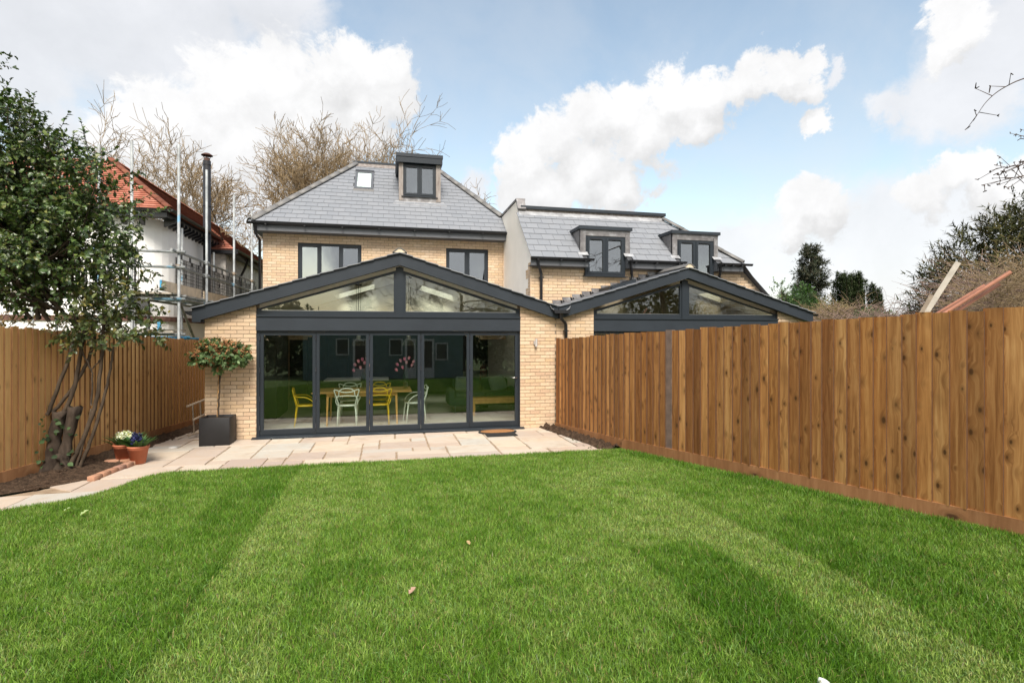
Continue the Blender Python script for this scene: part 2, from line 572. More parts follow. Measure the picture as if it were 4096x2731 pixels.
def make_bark(name, a, b, sc=14.0):
    t = NT(name)
    v = t.coord((1, 1, 0.35))
    n = t.noise(v, sc, 6, 0.65)
    t.done(t.bsdf(t.ramp(n, [(0.3, a), (0.7, b)]), 0.9, 0, t.bump(n, 0.6, 0.02), 0.15))


make_bark('bark_brown', (0.025, 0.018, 0.014), (0.075, 0.056, 0.042))
make_bark('bark_stem', (0.035, 0.026, 0.019), (0.09, 0.066, 0.046))
make_bark('bark_pale', (0.20, 0.16, 0.10), (0.42, 0.34, 0.22), 3.0)
make_bark('bark_tan', (0.17, 0.12, 0.07), (0.36, 0.27, 0.16), 20)
make_bark('twig_dark', (0.05, 0.035, 0.03), (0.11, 0.08, 0.065), 3.0)
make_bark('twig_mauve', (0.17, 0.115, 0.10), (0.32, 0.23, 0.19), 3.0)


def make_galv():
    t = NT('galvanised')
    v = t.coord(rnd=7.0)
    n = t.noise(v, 5, 6, 0.65)
    c = t.ramp(n, [(0.35, (0.24, 0.25, 0.25)), (0.6, (0.42, 0.44, 0.44)), (0.8, (0.52, 0.54, 0.53))])
    n2 = t.noise(v, 1.3, 2)
    c = t.mix(t.rng_(n2, 0.64, 0.68, 0, 0.75), c, (0.15, 0.36, 0.52))
    t.done(t.bsdf(c, 0.5, 0.35, None, 0.4))


make_galv()


def make_rooftile(name, stops):
    t = NT(name)
    r = rnd_attr(t)
    c = t.ramp(r, stops)
    n = t.noise(t.coord(), 8, 5)
    c = t.mix(t.rng_(n, 0.4, 0.8, 0, 0.4), c, (0.16, 0.06, 0.035))
    t.done(t.bsdf(c, 0.8, 0, None, 0.2))


make_rooftile('clay_tile', [(0.0, (0.28, 0.095, 0.06)), (0.5, (0.36, 0.13, 0.085)), (1.0, (0.44, 0.19, 0.135))])
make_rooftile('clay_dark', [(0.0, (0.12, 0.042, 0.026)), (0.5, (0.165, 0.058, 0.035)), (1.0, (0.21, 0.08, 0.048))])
plain('dark_band_brick', (0.13, 0.065, 0.05), 0.9, var=0.35, scale=10)
plain('roof_felt', (0.05, 0.052, 0.058), 0.8, var=0.1)

# ------------------------------------------------------------------ building helpers
def M(n):
    return MATS[n]


class MB:
    """collects plain shapes and links them as one mesh object"""

    def __init__(s):
        s.v, s.f, s.mi, s.rnd, s.sm = [], [], [], [], []

    def add(s, vs, fs, mi=0, rnd=0.0, smooth=False):
        o = len(s.v)
        s.v.extend([tuple(q) for q in vs])
        for f in fs:
            s.f.append([o + i for i in f])
            s.mi.append(mi)
            s.rnd.append(rnd)
            s.sm.append(smooth)
        return s

    def box(s, x0, x1, y0, y1, z0, z1, mi=0, rnd=0.0):
        vs = [(x0, y0, z0), (x1, y0, z0), (x1, y1, z0), (x0, y1, z0), (x0, y0, z1), (x1, y0, z1), (x1, y1, z1), (x0, y1, z1)]
        return s.add(vs, [(0, 3, 2, 1), (4, 5, 6, 7), (0, 1, 5, 4), (1, 2, 6, 5), (2, 3, 7, 6), (3, 0, 4, 7)], mi, rnd)

    def prism(s, poly, ax, a, b, mi=0, rnd=0.0):
        n = len(poly)
        if ax == 'y':
            A = [(p, a, q) for p, q in poly]
            B = [(p, b, q) for p, q in poly]
        elif ax == 'x':
            A = [(a, p, q) for p, q in poly]
            B = [(b, p, q) for p, q in poly]
        else:
            A = [(p, q, a) for p, q in poly]
            B = [(p, q, b) for p, q in poly]
        fs = [list(range(n))[::-1], [n + i for i in range(n)]]
        fs += [(i, (i + 1) % n, n + (i + 1) % n, n + i) for i in range(n)]
        return s.add(A + B, fs, mi, rnd)

    def slab(s, quad, off, mi=0, rnd=0.0):
        """polygon in space given thickness by a vector"""
        n = len(quad)
        o = Vector(off)
        A = [Vector(q) for q in quad]
        B = [q + o for q in A]
        fs = [list(range(n))[::-1], [n + i for i in range(n)]]
        fs += [(i, (i + 1) % n, n + (i + 1) % n, n + i) for i in range(n)]
        return s.add(A + B, fs, mi, rnd)

    def tube(s, pts, r, n=8, mi=0, closed=False, smooth=True):
        P = [Vector(p) for p in pts]
        k = len(P)
        rs = r if isinstance(r, (list, tuple)) else [r] * k
        ref = None
        rings = []
        for i, p in enumerate(P):
            if closed:
                d = P[(i + 1) % k] - P[i - 1]
            else:
                d = P[min(i + 1, k - 1)] - P[max(i - 1, 0)]
            d.normalize()
            if ref is None:
                ref = d.orthogonal().normalized()
            ref = (ref - d * ref.dot(d))
            if ref.length < 1e-5:
                ref = d.orthogonal()
            ref.normalize()
            b = d.cross(ref)
            rings.append([p + (ref * math.cos(2 * PI * j / n) + b * math.sin(2 * PI * j / n)) * rs[i] for j in range(n)])
        vs = [q for ring in rings for q in ring]
        fs = []
        for i in range(k if closed else k - 1):
            a, b = i * n, ((i + 1) % k) * n
            fs += [(a + j, a + (j + 1) % n, b + (j + 1) % n, b + j) for j in range(n)]
        s.add(vs, fs, mi, 0.0, smooth)
        if not closed:
            o = len(s.v) - len(vs)
            for st in (0, (k - 1) * n):
                s.f.append([o + st + j for j in range(n)])
                s.mi.append(mi)
                s.rnd.append(0.0)
                s.sm.append(False)
        return s

    def lathe(s, prof, c, n=20, mi=0, smooth=True):
        vs, fs = [], []
        for r, z in prof:
            vs += [(c[0] + r * math.cos(2 * PI * j / n), c[1] + r * math.sin(2 * PI * j / n), c[2] + z) for j in range(n)]
        for i in range(len(prof) - 1):
            fs += [(i * n + j, i * n + (j + 1) % n, (i + 1) * n + (j + 1) % n, (i + 1) * n + j) for j in range(n)]
        return s.add(vs, fs, mi, 0.0, smooth)

    def mesh(s, name, mats):
        me = bpy.data.meshes.new(name)
        me.from_pydata(s.v, [], s.f)
        for m in (mats if isinstance(mats, (list, tuple)) else [mats]):
            me.materials.append(M(m))
        me.polygons.foreach_set('material_index', s.mi)
        me.polygons.foreach_set('use_smooth', s.sm)
        if any(s.rnd):
            a = me.attributes.new('rnd', 'FLOAT', 'FACE')
            a.data.foreach_set('value', s.rnd)
        me.update()
        return me

    def build(s, name, mats, parent=None, **kw):
        return place(name, s.mesh(name, mats), parent, **kw)


ORIG = {}


def place(name, me, parent=None, mat=None, local=False, kind=None, label=None):
    """link a mesh as one object; world coordinates unless local"""
    o = bpy.data.objects.new(name, me)
    COL.objects.link(o)
    if mat is not None:
        o.matrix_basis = mat
    if parent is not None:
        o.parent = parent
        if not local:
            o.matrix_parent_inverse = ORIG.get(parent.name, Matrix.Identity(4))
            ORIG[o.name] = (parent_world(parent) @ o.matrix_parent_inverse @ o.matrix_basis).inverted()
    if o.name not in ORIG:
        ORIG[o.name] = o.matrix_basis.inverted()
    if kind:
        o['kind'] = kind
    if label:
        o['label'] = label
    return o


def parent_world(o):
    i = ORIG.get(o.name)
    return i.inverted() if i is not None else Matrix.Identity(4)


def tag(o, label, cat, group=None):
    o['label'] = label
    o['category'] = cat
    if group:
        o['group'] = group
    return o


def thing(name, label, cat, loc=(0, 0, 0), rz=0.0, group=None):
    o = bpy.data.objects.new(name, None)
    o.empty_display_size = 0.1
    COL.objects.link(o)
    o.location = loc
    o.rotation_euler = (0, 0, rz)
    ORIG[o.name] = (Matrix.Translation(Vector(loc)) @ Matrix.Rotation(rz, 4, 'Z')).inverted()
    return tag(o, label, cat, group)


def copy_tree(o, parent=None):
    c = o.copy()
    COL.objects.link(c)
    if parent is not None:
        c.parent = parent
    for ch in list(o.children):
        copy_tree(ch, c)
    return c


def structure(o):
    o['kind'] = 'structure'
    return o


def np_mesh(name, V, F, mat, col=None, smooth=False):
    """V (n,3), F (m,k) arrays to a mesh; col (n,3) becomes the 'Col' attribute"""
    me = bpy.data.meshes.new(name)
    n, m, k = len(V), len(F), F.shape[1]
    me.vertices.add(n)
    me.vertices.foreach_set('co', np.ascontiguousarray(V, dtype=np.float32).ravel())
    me.loops.add(m * k)
    me.loops.foreach_set('vertex_index', np.ascontiguousarray(F, dtype=np.int32).ravel())
    me.polygons.add(m)
    me.polygons.foreach_set('loop_start', np.arange(0, m * k, k, dtype=np.int32))
    if smooth:
        me.polygons.foreach_set('use_smooth', np.ones(m, dtype=bool))
    if col is not None:
        a = me.attributes.new('Col', 'FLOAT_COLOR', 'POINT')
        c4 = np.ones((n, 4), dtype=np.float32)
        c4[:, :3] = col
        a.data.foreach_set('color', c4.ravel())
    me.materials.append(M(mat))
    me.update(calc_edges=True)
    me.validate()
    return me


def catmull(P, k=6, closed=False):
    P = [Vector(p) for p in P]
    out = []
    n = len(P)
    for i in range(n if closed else n - 1):
        p0 = P[(i - 1) % n] if closed else P[max(i - 1, 0)]
        p1, p2 = P[i], P[(i + 1) % n]
        p3 = P[(i + 2) % n] if closed else P[min(i + 2, n - 1)]
        for j in range(k):
            t = j / k
            out.append(0.5 * ((2 * p1) + (p2 - p0) * t + (2 * p0 - 5 * p1 + 4 * p2 - p3) * t * t + (3 * p1 - p0 - 3 * p2 + p3) * t ** 3))
    if not closed:
        out.append(P[-1])
    return out


def rbox(mb, x0, x1, y0, y1, z0, z1, r=0.03, seg=3, mi=0):
    """box with rounded edges"""
    bm = bmesh.new()
    bmesh.ops.create_cube(bm, size=1.0)
    for v in bm.verts:
        v.co = Vector(((x0 + x1) / 2 + v.co.x * (x1 - x0), (y0 + y1) / 2 + v.co.y * (y1 - y0), (z0 + z1) / 2 + v.co.z * (z1 - z0)))
    bmesh.ops.bevel(bm, geom=bm.edges[:], offset=r, segments=seg, affect='EDGES', profile=0.5)
    bm.verts.index_update()
    mb.add([v.co[:] for v in bm.verts], [[v.index for v in f.verts] for f in bm.faces], mi, 0.0, True)
    bm.free()


def clip(poly, a, b, c):
    """keep the part of a 2-D polygon where a*x + b*y <= c"""
    out = []
    n = len(poly)
    for i in range(n):
        p, q = poly[i], poly[(i + 1) % n]
        dp, dq = a * p[0] + b * p[1] - c, a * q[0] + b * q[1] - c
        if dp <= 0:
            out.append(p)
        if dp * dq < 0:
            t = dp / (dp - dq)
            out.append((p[0] + (q[0] - p[0]) * t, p[1] + (q[1] - p[1]) * t))
    return out


# ------------------------------------------------------------------ brickwork
def _unit_brick():
    return MB().box(0, 1, 0, 1, 0, 1).mesh('brick', 'buff_brick')


BRICK = _unit_brick()
CO, BL, JT = 0.075, 0.225, 0.010


def bricks_for(x0, x1, z0, z1, ok, phase=0, cuts=()):
    """stretcher bond: list of (xa, xb, za) whose middle passes ok()"""
    out = []
    k0, k1 = int(math.floor(z0 / CO)), int(math.ceil(z1 / CO))
    for k in range(k0, k1):
        za = k * CO + JT / 2
        if za + 0.06 > z1 + 0.02 or za < z0 - 0.02:
            continue
        off = (k + phase) % 2 * BL / 2
        i = -1
        while True:
            a = x0 - off + i * BL
            i += 1
            if a > x1:
                break
            b = a + BL - JT
            a, b = max(a, x0), min(b, x1)
            if b - a < 0.03:
                continue
            spans = [(a, b)]
            for cx0, cx1, cz0, cz1 in cuts:          # openings
                if za + 0.065 <= cz0 or za >= cz1:
                    continue
                ns = []
                for p, q in spans:
                    if q <= cx0 or p >= cx1:
                        ns.append((p, q))
                    else:
                        if p < cx0:
                            ns.append((p, cx0))
                        if q > cx1:
                            ns.append((cx1, q))
                spans = ns
            for p, q in spans:
                if q - p > 0.03 and ok((p + q) / 2, za + 0.032, p, q):
                    out.append((p, q, za))
    return out


def lay_bricks(parent, lst, y, limit=None):
    """first `limit` bricks each an object of its own, the rest joined; front face at y"""
    limit = len(lst) if limit is None else limit
    for p, q, z in lst[:limit]:
        m = Matrix.Translation((p, y + rng.uniform(-0.0025, 0.0025), z + rng.uniform(-0.0015, 0.0015))) @ Matrix.Diagonal((q - p, 0.1, 0.065, 1))
        place('brick', BRICK, parent, mat=m)
    rest = lst[limit:]
    if rest:
        mb = MB()
        for p, q, z in rest:
            d = rng.uniform(-0.0025, 0.0025)
            mb.box(p, q, y + d, y + 0.1, z + rng.uniform(-0.0015, 0.0015), z + 0.065, 0, rng.uniform(0.01, 0.99))
        mb.build('brick', 'buff_brick', parent, kind='stuff')


# ------------------------------------------------------------------ windows
def casement(parent, x0, x1, z0, z1, y, lights, glass='upper_glass', vents=None, sill=True, blind=None, name='window', fw=0.055, dark=True):
    """window of several lights: the frame is the part, panes, vents and sill its sub-parts. Front face at y"""
    mb = MB()
    d = 0.07
    mb.box(x0, x0 + fw, y, y + d, z0, z1)
    mb.box(x1 - fw, x1, y, y + d, z0, z1)
    mb.box(x0 + fw, x1 - fw, y, y + d, z1 - fw, z1)
    mb.box(x0 + fw, x1 - fw, y, y + d, z0, z0 + fw)
    n = lights
    w = (x1 - x0 - 2 * fw)
    mw = 0.05
    cell = (w - mw * (n - 1)) / n
    spans = []
    for i in range(n):
        a = x0 + fw + i * (cell + mw)
        spans.append((a, a + cell))
        if i:
            mb.box(a - mw, a, y, y + d, z0 + fw, z1 - fw)
    s = 0.045
    for i, (a, b) in enumerate(spans):      # opening sashes, 12 mm proud
        if vents is None or i in vents:
            f = y - 0.012
            mb.box(a - 0.012, a + s, f, y + 0.05, z0 + fw - 0.012, z1 - fw + 0.012)
            mb.box(b - s, b + 0.012, f, y + 0.05, z0 + fw - 0.012, z1 - fw + 0.012)
            mb.box(a + s, b - s, f, y + 0.05, z1 - fw - s, z1 - fw + 0.012)
            mb.box(a + s, b - s, f, y + 0.05, z0 + fw - 0.012, z0 + fw + s)
    fr = mb.build(name, 'charcoal', parent)
    for i, (a, b) in enumerate(spans):
        sash = vents is None or i in vents
        k = s if sash else 0.012
        MB().box(a + k, b - k, y + 0.02, y + 0.026, z0 + fw + k, z1 - fw - k).build('pane', glass, fr)
        if sash:
            MB().box(a + s + 0.03, b - s - 0.03, y - 0.028, y - 0.012, z1 - fw - 0.028, z1 - fw - 0.006).build('trickle_vent', 'black_plastic', fr)
    if sill:
        MB().prism([(y - 0.06, z0 - 0.028), (y + 0.05, z0 - 0.028), (y + 0.05, z0 - 0.002), (y - 0.06, z0 - 0.012)], 'x', x0 - 0.05, x1 + 0.05).build('sill', 'charcoal', fr)
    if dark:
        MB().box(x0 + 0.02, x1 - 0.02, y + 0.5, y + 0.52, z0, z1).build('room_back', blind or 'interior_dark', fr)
    return fr


def half_gutter(parent, x0, x1, y, z, r=0.055, brackets=()):
    """half-round gutter along x, its rim at z, centre line at y"""
    mb = MB()
    prof = [(y + r * math.cos(a), z + r * math.sin(a)) for a in [PI + PI * i / 8 for i in range(9)]]
    inner = [(y + (r - 0.006) * math.cos(a), z + (r - 0.006) * math.sin(a)) for a in [2 * PI - PI * i / 8 for i in range(9)]]
    mb.prism(prof + inner, 'x', x0, x1)
    for xx in (x0, x1 - 0.006):
        mb.prism(prof, 'x', xx, xx + 0.006)
    for b in brackets:
        mb.box(b - 0.02, b + 0.02, y - r - 0.006, y + r, z - r - 0.02, z - r + 0.01)
    return mb.build('gutter', 'black_plastic', parent)


def pipe(parent, pts, r=0.034, name='downpipe', clips=()):
    mb = MB().tube(pts, r, 10)
    for x, y, z in clips:
        mb.box(x - 0.055, x + 0.055, y - 0.04, y + 0.04, z - 0.012, z + 0.012)
    return mb.build(name, 'black_plastic', parent)


SLATE_T = 0.014


def slate_field(parent, y0, z0, pitch, rows, left, right, skip=None, gauge=0.25, w=0.30, x_from=0.0, limit=300):
    """courses of slates on a plane that rises from (y0, z0) towards +y.
    left(s)/right(s) give the x limits at slope distance s as (a, b): x = a + b*s"""
    cy, cz = math.cos(pitch), math.sin(pitch)
    made = []
    for k in range(rows):
        s0 = k * gauge
        s1 = s0 + gauge
        xl = min(left[0] + left[1] * s0, left[0] + left[1] * s1)
        xr = max(right[0] + right[1] * s0, right[0] + right[1] * s1)
        i = math.floor((xl - x_from) / w) - 1
        while True:
            a = x_from + i * w + (k % 2) * w / 2
            i += 1
            if a > xr:
                break
            p = [(a + 0.003, s0), (a + w - 0.003, s0), (a + w - 0.003, s1 + 0.03), (a + 0.003, s1 + 0.03)]
            p = clip(p, -1, left[1], -left[0])
            p = clip(p, 1, -right[1], right[0]) if p else p
            if len(p) < 3:
                continue
            mx, ms = sum(q[0] for q in p) / len(p), sum(q[1] for q in p) / len(p)
            if skip and skip(mx, ms):
                continue
            made.append((k, a, p))
    for n, (k, a, p) in enumerate(made):
        quad = []
        for x, s in p:
            lift = SLATE_T * (1.0 - (s - k * gauge) / (gauge + 0.03)) + 0.001
            quad.append((x, y0 + s * cy - cz * lift, z0 + s * cz + cy * lift))
        off = (0, -cz * SLATE_T, cy * SLATE_T)
        MB().slab(quad, off).build('slate', 'slate', parent)
    return made


def hip_run(parent, a, b, n, r=0.13, name='hip_tile'):
    """overlapping half-round tiles from low end a up to b"""
    a, b = Vector(a), Vector(b)
    d = (b - a)
    L = d.length / n
    d.normalize()
    side = d.cross(Vector((0, 0, 1))).normalized()
    up = side.cross(d).normalized()
    for i in range(n):
        mb = MB()
        p0, p1 = a + d * (i * L), a + d * ((i + 1) * L + 0.05)
        A, B = [], []
        for j in range(9):
            t = PI * (0.08 + 0.84 * j / 8)
            ra, rb = r, r * 0.93
            A.append(p0 + side * (math.cos(t) * ra) + up * (math.sin(t) * ra * 0.75))
            B.append(p1 + side * (math.cos(t) * rb) + up * (math.sin(t) * rb * 0.75))
        A2 = [p - up * 0.016 for p in A]
        B2 = [p - up * 0.016 for p in B]
        vs = A + B + A2 + B2
        fs = []
        for j in range(8):
            fs += [(j, j + 1, 9 + j + 1, 9 + j), (18 + j, 27 + j, 27 + j + 1, 18 + j + 1), (j, 18 + j, 18 + j + 1, j + 1), (9 + j, 9 + j + 1, 27 + j + 1, 27 + j)]
        fs += [(0, 9, 27, 18), (8, 26, 35, 17)]
        mb.add(vs, fs, 0, 0.0, True)
        o = mb.build(name, 'ridge_tile', parent)
    return o


# ================================================================== LARGE STRUCTURE
def ground_z(x, y):
    """lawn rises gently away from the house, then levels off behind the viewer"""
    t = -y - 2.5
    if t <= 0:
        return 0.0
    if t < 5.2:
        return 0.040 * t
    if t < 8.0:
        return 0.208
    return max(0.0, 0.208 - 0.06 * (t - 8.0))


def ground_np(X, Y):
    t = -Y - 2.5
    z = np.where(t < 5.2, 0.040 * t, np.where(t < 8.0, 0.208, np.maximum(0.0, 0.208 - 0.06 * (t - 8.0))))
    return np.where(t <= 0, 0.0, z)


# fence lines in plan
RF = [(6.03, -0.10), (6.454, -2.43), (7.969, -7.581), (9.0, -11.1)]
LF = [(-1.55, 2.78), (-2.636, -2.56), (-3.20, -5.33), (-4.37, -11.1)]

ear = MB()
ear.add([(-160, -160, -0.12), (220, -160, -0.12), (220, 240, -0.12), (-160, 240, -0.12)], [(0, 1, 2, 3)])
structure(ear.build('ground', 'far_field'))

# lawn: a sheet following the rise, cut to the garden
LAWN_EDGE = [(-0.52, -2.47), (-0.66, -2.52), (-0.78, -2.68), (-0.87, -2.95), (-0.93, -3.3), (-1.02, -3.66), (-1.22, -3.92), (-1.6, -4.15), (-2.0, -4.5),
             (-2.25, -5.0), (-2.45, -6.0), (-2.9, -8.0), (-3.6, -11.0), (-4.0, -13.5)]


def lawn_left(y):
    if y >= LAWN_EDGE[0][1]:
        return LAWN_EDGE[0][0]
    for (x0, y0), (x1, y1) in zip(LAWN_EDGE, LAWN_EDGE[1:]):
        if y1 <= y <= y0:
            return x0 + (x1 - x0) * (y0 - y) / (y0 - y1)
    return LAWN_EDGE[-1][0]


def fence_x(line, y):
    for (x0, y0), (x1, y1) in zip(line, line[1:]):
        if y1 <= y <= y0:
            return x0 + (x1 - x0) * (y0 - y) / (y0 - y1)
    return line[-1][0]


def make_lawn_sheet():
    ys = list(np.arange(-2.5, -14.01, -0.1))
    mb = MB()
    rows = []
    for y in ys:
        a, b = lawn_left(y) + 0.02, fence_x(RF, max(y, -11.1)) + 0.02
        rows.append([(a + (b - a) * i / 60, y, ground_z(0, y) + 0.012) for i in range(61)])
    vs = [p for r in rows for p in r]
    fs = [(i * 61 + j, i * 61 + j + 1, (i + 1) * 61 + j + 1, (i + 1) * 61 + j) for i in range(len(ys) - 1) for j in range(60)]
    mb.add(vs, fs, 0, 0.0, True)
    structure(mb.build('lawn', 'turf'))


make_lawn_sheet()

# soil: bed sheet under everything between the fences, bumpy along the beds
def make_soil_bed(name, poly_x0, poly_x1, y0, y1, amp):
    ny, nx = int((y1 - y0) / 0.05) + 1, 26
    vs = []
    for i in range(ny):
        y = y0 + (y1 - y0) * i / (ny - 1)
        a, b = poly_x0(y), poly_x1(y)
        for j in range(nx):
            t = j / (nx - 1)
            x = a + (b - a) * t
            e = math.sin(PI * t) ** 0.5
            h = amp * e * (0.5 + 0.5 * math.sin(x * 23 + y * 9) * math.sin(y * 31 - x * 7)) + amp * 0.5 * rng.random() * e
            vs.append((x, y, ground_z(x, y) - 0.02 + h))
    fs = [(i * nx + j, i * nx + j + 1, (i + 1) * nx + j + 1, (i + 1) * nx + j) for i in range(ny - 1) for j in range(nx - 1)]
    o = MB().add(vs, fs, 0, 0.0, True).build(name, 'soil')
    structure(o)


PATIO_L = [(-1.46, 1.40), (-1.665, 0.03), (-1.93, -1.54)]      # inner edge of the far bed strip
make_soil_bed('soil_bed', lambda y: fence_x(LF, y) - 0.05, lambda y: fence_x(PATIO_L, min(max(y, -1.54), 1.4)) + 0.06, -1.58, 2.7, 0.07)
BED_R = [(-1.35, -1.62), (-1.50, -2.62), (-2.24, -3.2)]
make_soil_bed('soil_bed', lambda y: fence_x(LF, y) - 0.05, lambda y: (-1.41 - 0.14 * (-1.64 - y)) if y > -2.62 else -1.545 - (-2.62 - y) * 1.20, -3.22, -1.56, 0.07)
make_soil_bed('soil_bed', lambda y: 5.67 + (0.12 - y) * 0.192 - 0.03, lambda y: fence_x(RF, min(y, -0.1)) + 0.05, -2.5, 0.0, 0.10)


# ------------------------------------------------------------------ patio
def make_patio():
    base = MB()
    poly = [(-1.40, 1.40), (-1.62, 0.03), (-1.9, -1.53), (-1.38, -1.56), (-1.53, -2.66), (-2.22, -3.24), (-4.3, -3.24), (-4.4, -9.0), (-2.6, -9.0), (-2.2, -5.0),
            (-1.6, -4.2), (-0.9, -3.6), (-0.6, -2.6), (6.2, -2.6), (5.66, 0.13), (-0.9, 0.13), (-0.9, 1.4)]
    base.prism(poly, 'z', -0.06, -0.012)
    patio = structure(base.build('patio', 'joint_mortar'))

    def inside(x, y):
        c = False
        n = len(poly)
        for i in range(n):
            (x0, y0), (x1, y1) = poly[i], poly[(i + 1) % n]
            if (y0 > y) != (y1 > y) and x < (x1 - x0) * (y - y0) / (y1 - y0) + x0:
                c = not c
        return c

    # random-coursed rectangles on a 0.29 m module, cut at the patio's edges
    r = random.Random(5)
    G = 0.29
    X0, Y0 = -2.32, -2.62
    nx, ny = 30, 14
    used = [[False] * ny for _ in range(nx)]
    sizes = [(3, 2), (3, 2), (2, 2), (3, 1), (2, 1), (2, 2), (3, 1), (1, 1), (2, 1)]
    slabs = []
    for j in range(ny):
        for i in range(nx):
            if used[i][j]:
                continue
            r.shuffle(sizes)
            for (a, b) in sizes + [(1, 1)]:
                if i + a <= nx and j + b <= ny and not any(used[i + p][j + q] for p in range(a) for q in range(b)):
                    break
            for p in range(a):
                for q in range(b):
                    used[i + p][j + q] = True
            slabs.append((X0 + i * G, X0 + (i + a) * G, Y0 + j * G, Y0 + (j + b) * G))
    # larger path slabs that run on towards the viewer on the left
    y = -3.26
    path = [(-2.95, -1.86, -3.80, -3.27), (-1.86, -0.86, -3.80, -3.27), (-1.50, -0.7, -3.27, -2.63), (-2.25, -1.50, -3.27, -2.63),
            (-3.05, -2.2, -4.4, -3.8), (-2.2, -1.2, -4.4, -3.8), (-3.3, -2.0, -5.05, -4.4), (-3.5, -2.1, -5.8, -5.05), (-3.7, -2.3, -6.6, -5.8)]

    def half(p, edges):
        for a, b, c in edges:
            p = clip(p, a, b, c) if p else p
        return p

    def line(p, q):            # keep the right-hand side walking p -> q
        a, b = -(q[1] - p[1]), (q[0] - p[0])
        return (a, b, a * p[0] + b * p[1])

    def emit(p):
        if len(p) < 3:
            return
        ar = abs(sum(p[i][0] * p[(i + 1) % len(p)][1] - p[(i + 1) % len(p)][0] * p[i][1] for i in range(len(p)))) / 2
        if ar < 0.008:
            return
        cx, cy = sum(q[0] for q in p) / len(p), sum(q[1] for q in p) / len(p)
        h = r.uniform(-0.004, 0.004)
        q = []
        n = len(p)
        for k in range(n):     # riven edges: each side gets a few wavering points
            (xa, ya), (xb, yb) = p[k], p[(k + 1) % n]
            L = math.hypot(xb - xa, yb - ya)
            m = max(1, int(L / 0.12))
            for t in range(m):
                u = t / m
                w = 0.005 if t else 0.009
                x, yy = xa + (xb - xa) * u, ya + (yb - ya) * u
                q.append((x + (cx - x) * 0.004 + r.uniform(-w, w), yy + r.uniform(-w, w)))
        mb = MB()
        n = len(q)
        top = [(x + (cx - x) * 0.012, yy + (cy - yy) * 0.012, h) for x, yy in q]
        low = [(x, yy, h - 0.010) for x, yy in q]
        bot = [(x, yy, -0.03) for x, yy in q]
        vs = top + low + bot
        fs = [list(range(n))]
        for L0 in (0, n):
            fs += [(L0 + k, L0 + n + k, L0 + n + (k + 1) % n, L0 + (k + 1) % n) for k in range(n)]
        mb.add(vs, fs)
        mb.build('slab', 'sandstone', patio)

    for a, b, c, d in slabs:
        g = 0.008 + 0.009 * r.random()
        p = [(a + g, c + g), (b - g, c + g), (b - g, d - g), (a + g, d - g)]
        if c >= 0.12:                                    # strip beside the house
            p = clip(p, 1, 0, -0.91)
            p = half(p, [(-1, 0.1533, 1.664)])
            p = clip(p, 0, 1, 1.38)
        else:
            if b <= -0.9 and d > 0:
                p = half(p, [(-1, 0.1533, 1.664)])
            else:
                p = clip(p, 0, 1, 0.10)
            # far bed strip, then the brick-edged bed
            p = half(p, [(-1, 0.1656, 1.667)]) if p else p
            if p and c < -1.56:
                p = clip(p, -1, 0.136, 1.160)
            p = clip(p, 1, 0.1915, 5.685) if p else p
        if p:
            emit(p)
    for a, b, c, d in path:
        g = 0.008
        p = [(a + g, c + g), (b - g, c + g), (b - g, d - g), (a + g, d - g)]
        if d > -3.0:
            p = clip(p, -1, 0.136, 1.160) if a > -1.6 else clip(p, -1.0, -1.25, 5.50)
        emit(p)
    return patio


make_patio()


# ------------------------------------------------------------------ fences
def fence_mesh(w, t0, t1):
    """one feather-edged board, 1 m high, running along +x, face towards -y"""
    return MB().prism([(0, -t0), (w, -t1), (w, 0), (0, 0)], 'z', 0, 1)


